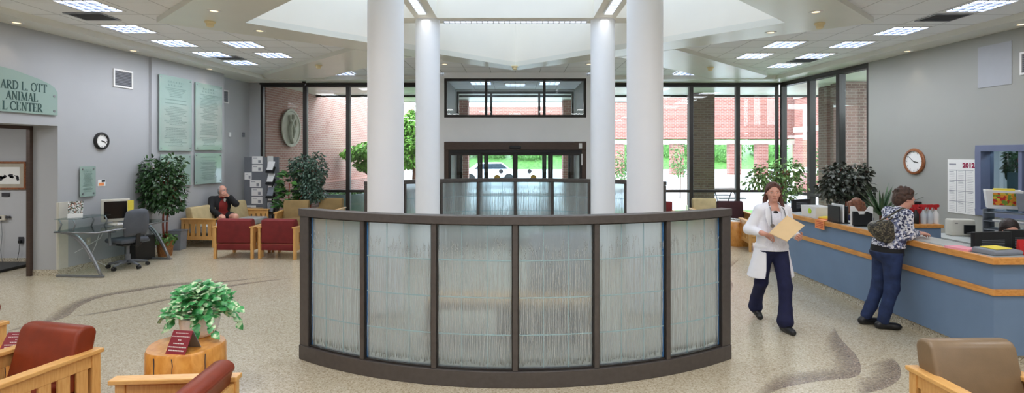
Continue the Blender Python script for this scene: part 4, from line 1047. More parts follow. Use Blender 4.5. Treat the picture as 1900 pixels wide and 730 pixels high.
# ------------------------------------------------------------------ left wall items
def wall_item(name, label, cat, side, x0, y0, x1, y1, off=0.0, group=None):
    lD, L, sgn = (lwD, LW, 1) if side == 'L' else (rwD, RW, -1)
    Da, Db = lD(x0), lD(x1); Dm = (Da+Db)/2
    w = math.hypot(Da-Db, L(Da)-L(Db)); xm = (x0+x1)/2
    Dc = lD(xm); z1, z0 = EYE-(y0-CY)*Dc/F, EYE-(y1-CY)*Dc/F
    rz = math.atan2(1, .09) if side == 'L' else math.atan2(-1, .082)
    t = thing(name, label, cat, (L(Dm)+sgn*off, Dm, (z0+z1)/2), rz, group)
    return t, w, z1-z0
# arched sign: right part visible; local +X to viewer's right
t, w, h = wall_item('glass_sign', 'arched green glass sign reading ARD L. OTT ANIMAL L CENTER over the opening', 'sign', 'L', -14, 133, 103, 210, off=.03)
Ls = 2.3; hw = w/2
poly = [(hw-Ls, -h/2), (hw, -h/2), (hw, h*.08), (hw-.05, h*.20), (hw-.14, h*.28), (hw-.30, h*.36), (hw-.7, h*.5), (hw-1.2, h*.58), (hw-Ls, h*.62)]
m = MB(); m.prism_y(poly, -.006, .006); m.build('glass_plate', M['plaque'], t, bevel=.002)
m = MB()
for (x, z) in ((hw-.06, -h*.40), (hw-.06, -h*.02)): m.tube([(x, -.012, z), (x, .03, z)], .018, 12)
m.build('standoff', M['steel'], t)
# serif capitals drawn as thick and thin strokes
TK, TN = .15, .055
def glyph(c):
    a = lambda cx, cz, rx, rz, t0, t1, n=12: [(cx+rx*math.cos(t0+(t1-t0)*i/n), cz+rz*math.sin(t0+(t1-t0)*i/n)) for i in range(n+1)]
    S_ = lambda x, z, w=.17: ([(x-w, z), (x+w, z)], TN)
    G = {'A': (.74, [([(.08, 0), (.36, 1)], TN), ([(.36, 1), (.62, 0)], TK), ([(.17, .33), (.52, .33)], TN), S_(.08, 0, .1), S_(.64, 0, .12)]),
         'R': (.74, [([(.16, 0), (.16, 1)], TK), S_(.16, 0, .13), ([(.03, 1), (.3, 1)], TN), (a(.3, .75, .25, .25, PI/2, -PI/2), .1), ([(.16, .5), (.3, .5)], TN), ([(.3, .5), (.66, 0)], TK), S_(.68, 0, .08)]),
         'D': (.82, [([(.16, 0), (.16, 1)], TK), ([(.03, 1), (.3, 1)], TN), ([(.03, 0), (.3, 0)], TN), (a(.3, .5, .42, .5, PI/2, -PI/2), .12)]),
         'L': (.64, [([(.16, 0), (.16, 1)], TK), S_(.16, 1, .13), ([(.03, 0), (.58, 0)], TN), ([(.58, 0), (.6, .22)], TN)]),
         '.': (.28, [([(.08, .03), (.2, .03)], .12)]),
         'O': (.86, [(a(.42, .5, .36, .5, 0, 2*PI, 24), .115)]),
         'T': (.72, [([(.35, 0), (.35, 1)], TK), S_(.35, 0, .13), ([(.04, 1), (.66, 1)], TN), ([(.04, 1), (.03, .8)], TN), ([(.66, 1), (.67, .8)], TN)]),
         'N': (.82, [([(.15, 0), (.15, 1)], TN), ([(.15, 1), (.65, 0)], TK), ([(.65, 0), (.65, 1)], TN), S_(.15, 0, .1), S_(.1, 1, .08), S_(.65, 1, .1)]),
         'I': (.36, [([(.17, 0), (.17, 1)], TK), S_(.17, 0, .13), S_(.17, 1, .13)]),
         'M': (.98, [([(.14, 0), (.17, 1)], TN), ([(.17, 1), (.47, .05)], TK), ([(.47, .05), (.76, 1)], TN), ([(.78, 1), (.82, 0)], TK), S_(.14, 0, .1), S_(.82, 0, .12), S_(.12, 1, .07), S_(.82, 1, .08)]),
         'C': (.78, [(a(.44, .5, .38, .5, R(45), R(315), 18), .115), ([(.7, .86), (.71, .68)], TN)]),
         'E': (.66, [([(.16, 0), (.16, 1)], TK), ([(.03, 0), (.56, 0)], TN), ([(.03, 1), (.54, 1)], TN), ([(.16, .52), (.42, .52)], TN), ([(.56, 0), (.6, .2)], TN), ([(.54, 1), (.56, .82)], TN)]), ' ': (.36, [])}
    return G[c]
def strokes(mb, s, x, z, H, y, right=True, sx=1.0):
    adv = sum(glyph(c)[0] for c in s)*H*sx
    px = x-adv if right else x
    for c in s:
        wd, st = glyph(c)
        for pts, tk in st:
            for i in range(len(pts)-1):
                (xa, za), (xb, zb) = pts[i], pts[i+1]
                dx, dz = (xb-xa)*sx, zb-za; l = math.hypot(dx, dz) or 1; nx, nz = -dz/l*tk/2, dx/l*tk/2
                q = [((xa*sx+nx), za+nz), ((xb*sx+nx), zb+nz), ((xb*sx-nx), zb-nz), ((xa*sx-nx), za-nz)]
                mb.prism_y([(px+u*H, z+v*H) for u, v in q], y-.002, y+.002)
        px += wd*H*sx
m = MB()
H = .125
strokes(m, 'ARD L. OTT', hw-w*22/117, .03, H, -.009, sx=.92); strokes(m, 'ANIMAL', hw-w*40/117, -.13, H, -.009, sx=.92); strokes(m, 'L CENTER', hw-w*31/117, -.285, H, -.009, sx=.92)
m.build('lettering', M['signink'], t)
# plaques
def plaque(label, x0, y0, x1, y1, off, rows, heads=2, group='green glass plaques'):
    t, w, h = wall_item('glass_plaque', label, 'plaque', 'L', x0, y0, x1, y1, off=off, group=group)
    m = MB(); m.box(-w/2, w/2, -.006, .006, -h/2, h/2); m.build('glass_plate', M['plaque'], t, bevel=.002)
    m = MB()
    for (x, z) in ((-w/2+.05, -h/2+.05), (w/2-.05, -h/2+.05), (w/2-.05, h/2-.05), (-w/2+.05, h/2-.05)): m.tube([(x, -.014, z), (x, .03, z)], .014, 10)
    m.build('standoff', M['steel'], t)
    m = MB(); rr = random.Random(int(x0+y0)); z = h/2-.12*min(1, h); k = 0
    while z > -h/2+.08:
        big = k < heads; wd = w*rr.uniform(.35, .7) if not big else w*rr.uniform(.45, .6); tk = .035 if big else .014
        tk *= min(1, h/1.2)
        n = max(2, int(wd/(tk*2.2)))
        for j in range(n): 
            x = -wd/2+j*wd/n; m.box(x, x+wd/n*rr.uniform(.55, .85), -.0095, -.0075, z-tk/2, z+tk/2)
        z -= tk*(1.9 if big else 2.4)*(1 if rr.random() > .12 else 2.2); k += 1
    m.build('lettering', M['plaqueink'], t)
    return t
plaque('tall etched green glass plaque, upper left of the group of four', 287, 143, 348, 280, .09, 20)
plaque('tall etched green glass plaque, upper right of the group of four', 355, 157, 405, 279, .09, 20)
plaque('etched green glass plaque half hidden by the tall ficus', 289, 287, 347, 346, .09, 8)
plaque('short etched green glass plaque under the right tall one', 354, 285, 404, 341, .09, 8)
plaque('small etched green glass plaque above the glass desk', 145, 309, 174, 365, .03, 8, group=None)
# left wall vents
for (b, l, o) in (((209, 130, 245, 163), 'louvred return air vent high on the left wall above the clock', .0), ((413, 166, 433, 190), 'small louvred vent high on the recessed wall past the plaques', None)):
    if o is None:
        D = 13.55; x = LW(D)-.3; t = thing('wall_vent', l, 'vent', (x+.01, D, 2+(286-178)*D/F*1.0), math.atan2(1, .09), 'wall air vents'); w, h = .62, .33
    else:
        t, w, h = wall_item('wall_vent', l, 'vent', 'L', *b, off=.01, group='wall air vents')
    m = MB(); frame_rect(m, -w/2, w/2, -h/2, h/2, -.012, .03, .02); m.build('vent_frame', M['white'], t)
    m = MB(); m.box(-w/2+.02, w/2-.02, .004, .008, -h/2+.02, h/2-.02, 1)
    for k in range(int(h/.028)): m.obox((0, -.002, -h/2+.035+k*.028), (w-.06, .018, .003), (R(35), 0, 0))
    m.build('vent_grille', [M['vent'], M['midgrey']], t)
# clocks
def clock(label, side, cx, cy, r, rimm, off, hm, rimw=.03):
    lD, L, sgn = (lwD, LW, 1) if side == 'L' else (rwD, RW, -1)
    D = lD(cx); rz = math.atan2(1, .09) if side == 'L' else math.atan2(-1, .082)
    t = thing('wall_clock', label, 'clock', (L(D)+sgn*.0, D, EYE-(cy-CY)*D/F), rz, 'round wall clocks')
    def ring(prof, nm, m_, n=40):
        mb = MB(); mb.lathe(prof, n, cap=False)
        for v in mb.v: v.xyz = (v.x, -v.z, v.y)
        return mb.build(nm, m_, t, auto=35)
    ring([(r, 0), (r+.004, .02), (r-.008, .04), (r-rimw, .045), (r-rimw-.004, .02), (r-rimw-.004, 0), (r, 0)], 'rim', rimm)
    fc = ring([(0, .001), (r-rimw, .001), (r-rimw, .02), (0, .02)], 'face', M['paper'])
    m = MB()
    for k in range(12):
        a = 2*PI*k/12; q = (r-rimw)*.86; m.obox((q*math.sin(a), -.0215, q*math.cos(a)), (.01, .002, .028), (0, a, 0))
    for k in range(60):
        a = 2*PI*k/60; q = (r-rimw)*.95; m.obox((q*math.sin(a), -.021, q*math.cos(a)), (.003, .002, .009), (0, a, 0))
    m.build('hour_mark', M['ink'], t)
    for nm, a, l, wd in (('hour_hand', hm[0], .5, .014), ('minute_hand', hm[1], .78, .009)):
        m = MB(); q = (r-rimw)*l; m.obox((q*.42*math.sin(a), -.025, q*.42*math.cos(a)), (wd, .003, q*1.15), (0, a, 0)); m.build(nm, M['black'], t)
    return t
clock('round wall clock with black rim above the computer desk', 'L', 187, 262, .155, M['black'], .0, (R(100), R(108)))
clock('round wall clock with brown wooden rim beside the year planner', 'R', 1697.5, 300, .245, M['copper'], .0, (R(100), R(-52)), rimw=.04)
# small notes, switches
t, w, h = wall_item('wall_note', 'small orange and white note on the wall beside the small plaque', 'note', 'L', 181, 334, 195, 346, off=.004)
m = MB(); m.box(-w/2, w/2, -.002, .002, -h/2, h/2); m.build('sheet', M['paper'], t); m = MB(); m.box(-w*.4, w*.3, -.004, -.002, -h*.4, h*.05); m.build('red_print', M['orange'], t); m = MB(); m.box(-w*.0, w*.45, -.004, -.002, h*.15, h*.45); m.build('print', M['black'], t)
t, w, h = wall_item('light_switch', 'white switch plate on the wall behind the desk', 'switch', 'L', 160, 440, 168, 455, off=.004); m = MB(); m.box(-.04, .04, -.004, .003, -.06, .06); m.build('plate', M['beige'], t, bevel=.003); m = MB(); m.box(-.012, .012, -.008, -.004, -.022, .022); m.build('toggle', M['white'], t)
for D, l in ((13.9, 'white thermostat on the recessed wall past the plaques'), (14.5, 'dark small switch on the recessed wall near the corner')):
    t = thing('wall_thermostat', l, 'thermostat', (LW(D)-.3+.01, D, 2.0+(286-250)*D/F), math.atan2(1, .09)); m = MB(); m.box(-.04, .04, -.02, .01, -.06, .06); m.build('cover', M['white'] if D < 14 else M['midgrey'], t, bevel=.004)
# corridor items on its back wall (D=9.84)
Dq = 9.84
def flat(name, label, cat, x0, y0, x1, y1, D, off=0.0, group=None):
    a, b = at(x0, y1, D), at(x1, y0, D); t = thing(name, label, cat, ((a.x+b.x)/2, D-off, (a.z+b.z)/2), 0, group); return t, b.x-a.x, b.z-a.z
t, w, h = flat('framed_picture', 'brown-framed drawing on the corridor wall, cut by the picture edge', 'picture', -40, 300, 50, 352, Dq, .02)
m = MB(); frame_rect(m, -w/2, w/2, -h/2, h/2, -.012, .035, .03); m.build('frame', M['copper'], t, bevel=.003)
m = MB(); m.box(-w/2+.03, w/2-.03, 0, .005, -h/2+.03, h/2-.03); m.build('mount', M['tangrey'], t)
m = MB(); m.box(-w/2+.11, w/2-.11, -.003, 0, -h/2+.10, h/2-.10); pp = m.build('print', M['paper'], t)
rr = random.Random(3); m = MB()
for k in range(26): x = rr.gauss(.05, .12); m.obox((x, -.004, rr.gauss(-.03, .02)), (rr.uniform(.02, .07), .001, rr.uniform(.01, .05)), (0, rr.uniform(-1, 1), 0))
m.build('drawing', M['ink'], pp)
t, w, h = flat('name_plate', 'small dark plate under the framed picture', 'plate', 4, 358, 18, 365, Dq, .008); m = MB(); m.box(-w/2, w/2, -.004, .004, -h/2, h/2); m.build('body', M['ink'], t)
t, w, h = flat('wall_scale', 'small white scale readout with cable on the corridor wall', 'scale', -4, 399, 14, 409, Dq, .03); m = MB(); m.box(-w/2, w/2, -.03, .02, -h/2, h/2); m.build('housing', M['beige'], t, bevel=.01); m = MB(); m.box(-w*.35, w*.2, -.034, -.03, -h*.2, h*.3); m.build('display', M['screenblk'], t)
m = MB(); m.box(w/2, w/2+.07, -.01, .02, -.01, .03); m.build('bracket', M['ink'], t)
m = MB(); m.tube([(0, 0, -h/2), (.02, 0, -.3), (-.01, 0, -.6), (.03, 0, -.86)], .004, 5); m.build('cable', M['midgrey'], t)
t, w, h = flat('wall_outlet', 'dark wall outlet with black plug in the corridor', 'outlet', 35, 440, 44, 452, Dq, .005); m = MB(); m.box(-w/2, w/2, -.005, .004, -h/2, h/2); m.build('plate', M['ink'], t); m = MB(); m.box(-.025, .025, -.04, -.005, -.05, 0); m.build('plug', M['black'], t, bevel=.005)
m = MB(); m.tube([(0, -.03, -.05), (-.01, -.03, -.2), (-.05, -.02, -.36)], .004, 5); m.build('cord', M['black'], t)
t = thing('floor_scale', 'low black platform scale on the corridor floor', 'scale', (at(5, 0, 9.45).x, 9.42, 0)); m = MB(); m.box(-.5, .33, -.38, .36, 0.01, .05); m.build('platform', M['black'], t, bevel=.008)
for (x, y) in ((-.4, -.3), (.25, -.3), (.25, .3), (-.4, .3)): m = MB(); m.tube([(x, y, 0), (x, y, .012)], .03, 10); m.build('foot', M['blackmat'], t)
# ------------------------------------------------------------------ computer desk group
t = thing('computer_desk', 'glass-topped computer desk with curved silver legs against the left wall', 'desk', (LW(9.55)+.42, 9.55, 0), math.atan2(1, .09)-PI/2*0)
# local x = along wall (away from camera), local -y = into the room
L2 = .84
t.rotation_euler = (0, 0, math.atan2(1, .09))
m = MB(); m.prism([(-L2, -.40), (L2-.12, -.40), (L2, -.15), (L2, .36), (-L2, .36)], .735, .747); m.build('desktop', M['deskglass'], t)
m = MB(); m.tube([(-L2, -.40, .728), (L2-.12, -.40, .728)], .012, 8); m.tube([(-L2, -.40, .728), (-L2, .36, .728)], .012, 8); m.tube([(-L2, .34, .728), (L2, .34, .728)], .012, 8); m.build('support_rail', M['steel'], t, smooth=True)
for sx in (-L2+.05, L2-.12):
    for o in (0, .10):
        m = MB(); pts = []
        for k in range(13):
            f = k/12; y = .30-.0*o-f*.70+o*(1-f)*.0-(.04 if o else 0)*(1-f)+(o*.6)*(1-f)*-1; z = .72-.70*f**2.0; pts.append((sx+o*.0, y-.02, z))
        m.tube(pts, [.022]*13, 8); m.build('leg', M['steel'], t, smooth=True)
    m = MB(); m.box(sx-.025, sx+.025, -.46, .36, .0, .035); m.build('foot', M['steel'], t, bevel=.01)
m = MB(); m.box(-L2, -L2+.72, .02, .36, .935, .945); m.build('shelf', M['deskglass'], t)
m = MB()
for (x, y) in ((-L2+.05, .08), (-L2+.66, .08), (-L2+.05, .33), (-L2+.66, .33)): m.tube([(x, y, .747), (x+.02, y-.03, .85), (x, y, .936)], .012, 8)
m.build('shelf_post', M['steel'], t, smooth=True)
def wp(u, v, z): return t.matrix_basis @ Vector((u, v, z))
RZ = t.rotation_euler.z
q = wp(-.62, .2, .945)
p = thing('photo_stand', 'small leaning photo card on the raised shelf of the desk', 'card', q, RZ-R(55)); m = MB(); m.prism_x([(-.03, 0), (-.024, 0), (.024, .27), (.018, .27)], -.1, .1); m.prism_x([(.07, 0), (.075, 0), (.024, .25), (.019, .25)], -.06, .06); m.build('card', M['leaflet'], p)
m = MB(); m.prism_x([(-.034, 0), (-.03, 0), (-.018, .07), (-.022, .07)], -.1, .1); m.build('caption', M['paper'], p)
q = wp(.07, .10, .747)
p = thing('computer_monitor', 'beige computer monitor with dark display on the glass desk', 'monitor', q, RZ-R(48))
m = MB(); m.box(-.21, .21, -.03, .03, .05, .45); frame = m.build('housing', M['beige'], p, bevel=.012, seg=3)
m = MB(); m.box(-.165, .165, -.034, -.030, .105, .41); m.build('display', M['screenblk'], p)
m = MB(); m.lathe([(.12, 0), (.11, .02), (.04, .03), (.035, .06)], 20, c=(0, .03, 0)); m.build('stand', M['beige'], p, auto=40)
m = MB(); m.box(-.15, .15, .03, .14, .1, .4); m.build('rear_shell', M['beige'], p, bevel=.03, seg=3)
n = thing('sticky_note', 'yellow note stuck to the edge of the beige monitor', 'note', p.matrix_basis@Vector((.215, -.028, .28)), RZ-R(48)); m = MB(); m.box(-.04, .05, -.012, -.008, -.08, .14); m.build('sheet', M['yellow'], n)
q = wp(.05, -.22, .747); p = thing('keyboard', 'beige keyboard in front of the beige monitor', 'keyboard', q, RZ-R(48)); m = MB(); m.prism_x([(-.08, 0), (.08, 0), (.08, .03), (-.08, .015)], -.21, .21); m.build('body', M['beige'], p, bevel=.004)
m = MB()
for r_ in range(5):
    for c_ in range(14): m.box(-.2+c_*.0286, -.2+c_*.0286+.024, -.07+r_*.029, -.07+r_*.029+.024, .018+.0025*r_, .024+.003*r_)
m.build('keys', M['white'], p)
q = wp(.55, .02, 0.0); p = thing('computer_tower', 'black computer tower on the floor under the glass desk', 'computer', q, RZ); m = MB(); m.box(-.24, .24, -.10, .12, 0.01, .46); m.build('case', M['black'], p, bevel=.008); m = MB(); m.box(-.1, .1, -.106, -.10, .36, .40); m.build('drive', M['midgrey'], p)
for (x, y) in ((-.2, -.07), (.2, -.07), (.2, .08), (-.2, .08)): m = MB(); m.box(x-.02, x+.02, y-.02, y+.02, 0, .012); m.build('foot', M['blackmat'], p)
p = thing('power_cord', 'tangled grey cables hanging behind the glass desk', 'cable', wp(-.3, .34, 0)); m = MB()
m.tube([wp(.0, .3, .73)-wp(-.3, .34, 0), wp(-.1, .32, .4)-wp(-.3, .34, 0), wp(-.25, .3, .2)-wp(-.3, .34, 0), wp(.0, .2, .015)-wp(-.3, .34, 0), wp(.3, .15, .015)-wp(-.3, .34, 0)], .006, 6)
m.tube([wp(.1, .3, .73)-wp(-.3, .34, 0), wp(.0, .33, .5)-wp(-.3, .34, 0), wp(-.5, .33, .34)-wp(-.3, .34, 0)], .005, 6); m.build('cable_run', M['white'], p, smooth=True)
# office chair; faces local -Y
p = thing('office_chair', 'grey fabric swivel chair with armrests at the glass desk', 'chair', (on_floor(237, 497).x, on_floor(237, 497).y, 0), R(-112))
m = MB(); m.box(-.24, .24, -.25, .22, .45, .53); m.build('seat', M['chairgrey'], p, bevel=.035, seg=4)
m = MB(); m.box(-.17, .17, -.16, .14, .40, .45); m.build('seat_pan', M['black'], p, bevel=.02)
vs = []; nx, nz = 10, 12; m = MB()
for side_ in (0, 1):
    for j in range(nz+1):
        for i in range(nx+1):
            u = i/nx*2-1; v = j/nz; w_ = .235*(1-.28*max(0, v-.55)**1.4*2)*(.86+.14*math.sin(min(1, v*2)*PI/2))
            x = u*w_; z = .56+.50*v; rr_ = 1-abs(u)**6; z = z-.05*(abs(u)**3)*(v**4)
            y = .24+.05*v-.05*math.cos(u*1.3)*-1*.0+.05*u*u*-1+(.07*(1-abs(u)**4)*(1-abs(2*v-1)**6) if side_ else 0)
            vs.append((x, y, z))
K = (nx+1)*(nz+1); fs = []
for j in range(nz):
    for i in range(nx):
        a = j*(nx+1)+i; fs.append((a, a+1, a+nx+2, a+nx+1)); fs.append((K+a, K+a+nx+1, K+a+nx+2, K+a+1))
for i in range(nx): fs += [(i, K+i, K+i+1, i+1), (K-nx-1+i, K-nx+i, 2*K-nx+i, 2*K-nx-1+i)]
for j in range(nz): a = j*(nx+1); fs += [(a, a+nx+1, K+a+nx+1, K+a), (a+nx, K+a+nx, K+a+2*nx+1, a+2*nx+1)]
m.add(vs, fs); m.build('backrest', M['chairgrey'], p, smooth=True, sub=1)
m = MB(); m.obox((0, .27, .52), (.07, .03, .26), (R(-8), 0, 0)); m.box(-.035, .035, .1, .28, .405, .43); m.build('back_bracket', M['black'], p, bevel=.008)
m = MB(); m.tube([(0, 0, .1), (0, 0, .42)], .028, 14); m.tube([(0, 0, .08), (0, 0, .24)], .042, 14); m.build('gas_column', M['midgrey'], p, auto=40)
for k in range(5):
    a = 2*PI*k/5+.3; x, y = math.cos(a), math.sin(a)
    m = MB(); m.tube([(0, 0, .12), (x*.15, y*.15, .105), (x*.30, y*.30, .075)], [.03, .024, .018], 8); b_ = m.build('base_arm', M['midgrey'], p, smooth=True)
    m = MB(); m.tube([(x*.30-y*.025, y*.30+x*.025, .033), (x*.30+y*.025, y*.30-x*.025, .033)], .033, 14); m.tube([(x*.3, y*.3, .033), (x*.3, y*.3, .08)], .01, 6); m.build('caster', M['black'], b_, auto=40)
for s in (-1, 1):
    m = MB(); m.tube([(s*.2, 0, .43), (s*.29, 0, .44), (s*.30, .0, .66)], .022, 8); a_ = m.build('armrest_post', M['midgrey'], p, smooth=True)
    m = MB(); m.box(s*.30-.045, s*.30+.045, -.14, .12, .66, .695); m.build('armrest', M['chairgrey'], p, bevel=.015, seg=3)

# ------------------------------------------------------------------ indoor plants
def ficus(name, label, loc, potr, poth, blobs, n, L, W, m_, stems, potm='wicker', bark='redbark', seed=1, base_leaves=0, cat='plant', sq=False, br=18):
    t = thing(name, label, cat, loc); rr = random.Random(seed)
    mb = MB(); mb.lathe([(potr*.85, 0), (potr, poth*.6), (potr*1.02, poth), (potr*.92, poth), (potr*.9, poth-.04), (0, poth-.04)], 4 if sq else 26); mb.build('pot', M[potm], t, auto=40)
    mb = MB(); mb.lathe([(potr*.9, poth-.05), (0, poth-.03)], 20); mb.build('soil', M['soil'], t)
    mb = MB(); cloud(mb, n, blobs, L, W, rr); fo = mb.build('foliage', M[m_], t)
    mb = MB()
    for pts in stems: mb.tube([tuple(q) for q in pts], [.02*(1-.5*k/len(pts)) for k in range(len(pts))], 7)
    top = [Vector(s[-1]) for s in stems]
    for k in range(br):
        c, r = rr.choice(blobs); e = Vector(c)+Vector((rr.uniform(-.7, .7)*r[0], rr.uniform(-.7, .7)*r[1], rr.uniform(-.7, .7)*r[2])); a = rr.choice(top)
        mb.tube([a, a.lerp(e, .5)+Vector((0, 0, .03)), e], [.009, .006, .003], 5)
    mb.build('trunk', M[bark], t, smooth=True)
    if base_leaves:
        mb = MB(); cloud(mb, base_leaves, [((0, 0, poth+.05), (potr*1.25, potr*1.25, .12))], .08, .055, rr, droop=.5); mb.build('ground_ivy', M['lightplant'], t)
    return t
f = on_floor(295, 475)
f = Vector((f.x+.12, f.y, 0))
blobs = [((0, 0, 1.50), (.36, .34, .40)), ((-.26, 0, 1.80), (.22, .22, .24)), ((.26, 0, 1.90), (.24, .22, .20)), ((.40, 0, 1.62), (.18, .2, .16)), ((-.38, 0, 1.45), (.16, .2, .2)), ((.34, 0, 1.3), (.2, .2, .2)), ((-.2, 0, 1.15), (.26, .26, .22)), ((.15, 0, 1.05), (.3, .26, .16)), ((.42, 0, 1.05), (.12, .14, .1)), ((-.45, 0, 1.7), (.1, .12, .1))]
blobs = [((c[0]*.82-.06, c[1], c[2]*.95), (r[0]*.92, r[1]*.9, r[2]*.92)) for c, r in blobs]
ficus('ficus_tree', 'tall green ficus tree in a wicker basket between desk and sofa', f, .14, .30, blobs, 2500, .085, .042, 'ficus', [[(-.02, 0, .26), (-.05, .01, .6), (-.03, 0, 1.0), (-.06, 0, 1.5)], [(.03, 0, .26), (.02, .02, .6), (.05, 0, 1.0), (.05, 0, 1.5)]], seed=21, base_leaves=140)
D = 14.0; x = at(573, 0, D).x
ficus('ficus_tree', 'grey-green ficus standing in front of the left windows behind the armchairs', (x, D, 0), .16, .3, [((-.16, 0, 1.55), (.34, .3, .42)), ((.2, 0, 1.6), (.26, .3, .46)), ((0, 0, 1.15), (.34, .3, .36)), ((-.32, 0, 1.8), (.16, .2, .14)), ((.1, 0, .95), (.36, .3, .2))], 2600, .085, .045, 'ficusgrey', [[(-.03, 0, .26), (-.03, 0, .9), (-.1, 0, 1.5)], [(.05, 0, .26), (.04, 0, .9), (.15, 0, 1.5)]], seed=22)
D = 13.55; x = at(531, 0, D).x
t = ficus('broadleaf_plant', 'broad-leaved dark green plant between the display board and the window chairs', (x+.02, D+.2, 0), .16, .3, [((0, 0, .9), (.3, .3, .3))], 0, .1, .05, 'broad', [[(0, 0, .26), (-.05, 0, .7), (-.02, 0, 1.25)], [(.03, 0, .26), (.15, 0, .8)], [(0, 0, .26), (.1, 0, .6), (.3, 0, .95)]], seed=23, br=2)
mb = MB(); rr = random.Random(9)
for k in range(90):
    a = rr.uniform(0, 2*PI); z = rr.uniform(.55, 1.5); q = .05+.42*(1-(z-.5)/1.3)*rr.uniform(.3, 1)
    mb.leaf((math.cos(a)*q*.6-.05, math.sin(a)*q*.6, z), (math.cos(a), math.sin(a), rr.uniform(-.1, .9)), (0, -.4, 1), rr.uniform(.2, .3), rr.uniform(.12, .16), bend=.3)
mb.build('broad_leaf', M['broad'], t)
D = 12.9; x = at(1430, 0, D).x
ficus('ficus_tree', 'leafy light green plant in a pale pot beside the far end of the counter', (x+.15, D, 0), .2, .75, [((-.2, 0, 1.5), (.45, .35, .3)), ((.25, 0, 1.6), (.4, .35, .3)), ((-.5, 0, 1.35), (.28, .3, .2)), ((.45, 0, 1.3), (.26, .3, .25)), ((0.1, 0, 1.05), (.35, .3, .25))], 950, .10, .055, 'lightplant', [[(-.02, 0, .7), (-.1, 0, 1.1), (-.3, 0, 1.5)], [(.03, 0, .7), (.1, 0, 1.1), (.3, 0, 1.6)], [(0, 0, .7), (.0, 0, 1.3)]], potm='limestone', seed=24, br=30)
D = 10.9; x = at(1570, 0, D).x
ficus('dark_shrub', 'dense dark-leaved potted shrub behind the counter by the side windows', (x, D, 0), .2, .75, [((0, 0, 1.42), (.42, .38, .34)), ((-.2, 0, 1.65), (.2, .25, .15)), ((.2, 0, 1.62), (.26, .28, .18)), ((-.3, 0, 1.3), (.22, .28, .24)), ((.25, 0, 1.25), (.25, .28, .3))], 1700, .11, .06, 'darkplant', [[(0, 0, .7), (0, 0, 1.2), (-.15, 0, 1.5)], [(.03, 0, .7), (.05, 0, 1.1), (.2, 0, 1.5)]], potm='midgrey', seed=25)
D = 10.0; x = at(1636, 0, D).x
t = thing('yucca_plant', 'spiky strap-leaved plant behind the counter beside the dark shrub', 'plant', (x, D, 0))
m = MB(); m.lathe([(.15, 0), (.17, .7), (.15, .7), (.14, .66), (0, .66)], 24); m.build('pot', M['midgrey'], t, auto=40)
m = MB(); rr = random.Random(8)
for k in range(34):
    a = rr.uniform(0, 2*PI); e = rr.uniform(.55, 1.45); L = rr.uniform(.5, .85); d = Vector((math.cos(a)*math.cos(e), math.sin(a)*math.cos(e), math.sin(e))); sd = d.cross(Vector((0, 0, 1))).normalized(); p0 = Vector((d.x*.03, d.y*.03, .85))
    row = []
    for j in range(6):
        f_ = j/5; c = p0+d*L*f_-Vector((0, 0, .12*f_*f_*L)); w_ = .028*(1-f_**2.2)+.001; row += [c-sd*w_+Vector((0, 0, .006)), c, c+sd*w_+Vector((0, 0, .006))]
    m.add(row, [(j*3+i, j*3+i+1, j*3+i+4, j*3+i+3) for j in range(5) for i in range(2)])
m.build('strap_leaf', M['yucca'], t, smooth=True); m = MB(); m.tube([(0, 0, .66), (0, 0, .9)], .04, 10); m.build('trunk', M['bark'], t)
# waste bin
f = on_floor(325, 458); t = thing('waste_bin', 'grey plastic waste bin beside the sofa arm', 'bin', (-7.07, 11.30, 0), R(5))
m = MB(); 
def taper_box(mb, a0, b0, a1, b1, z0, z1, th=.01):
    v = [(-a0, -b0, z0), (a0, -b0, z0), (a0, b0, z0), (-a0, b0, z0), (-a1, -b1, z1), (a1, -b1, z1), (a1, b1, z1), (-a1, b1, z1), (-a1+th, -b1+th, z1), (a1-th, -b1+th, z1), (a1-th, b1-th, z1), (-a1+th, b1-th, z1), (-a0+th, -b0+th, z0+th), (a0-th, -b0+th, z0+th), (a0-th, b0-th, z0+th), (-a0+th, b0-th, z0+th)]
    mb.add(v, [(0, 3, 2, 1), (0, 1, 5, 4), (1, 2, 6, 5), (2, 3, 7, 6), (3, 0, 4, 7), (4, 5, 9, 8), (5, 6, 10, 9), (6, 7, 11, 10), (7, 4, 8, 11), (8, 9, 13, 12), (9, 10, 14, 13), (10, 11, 15, 14), (11, 8, 12, 15), (12, 13, 14, 15)])
taper_box(m, .12, .12, .14, .14, 0, .40); m.build('body', M['greyplas'], t, bevel=.006)
m = MB(); frame_rect_xy(m, -.148, .148, -.148, .148, .385, .012, .02); m.build('rim', M['midgrey'], t)
# display board with papers
D = 14.30; xa, xb = at(449, 0, D).x, at(491, 0, D).x
t = thing('display_board', 'grey folding display board covered with white sheets beside the left windows', 'display board', (xa+.06, D, 0))
w = xb-xa; zt = EYE-(292-CY)*D/F
m = MB(); m.box(0, w, 0, .03, .25, zt); m.build('panel', M['midgrey'], t)
sw = .45; sx = Vector((.86, -.5, 0)).normalized()
m = MB(); p0 = Vector((w+.005, 0, 0)); q = [p0, p0+sx*sw, p0+sx*sw+Vector((.02, .03, 0)), p0+Vector((.0, .03, 0))]; m.prism([(v.x, v.y) for v in q], .25, zt); m.build('side_panel', M['midgrey'], t)
m = MB(); 
for xx in (.03, w-.03): m.box(xx-.02, xx+.02, .03, .07, 0, .25+.2); m.box(xx-.02, xx+.02, -.15, .2, 0, .03)
m.build('stand', M['black'], t)
Z = lambda y: EYE-(y-CY)*D/F
papers = [(468, 290, 487, 305), (468, 306, 487, 319), (448, 320, 467, 334), (464, 334, 484, 348), (467, 349, 487, 364), (467, 365, 487, 379), (456, 381, 475, 394)]
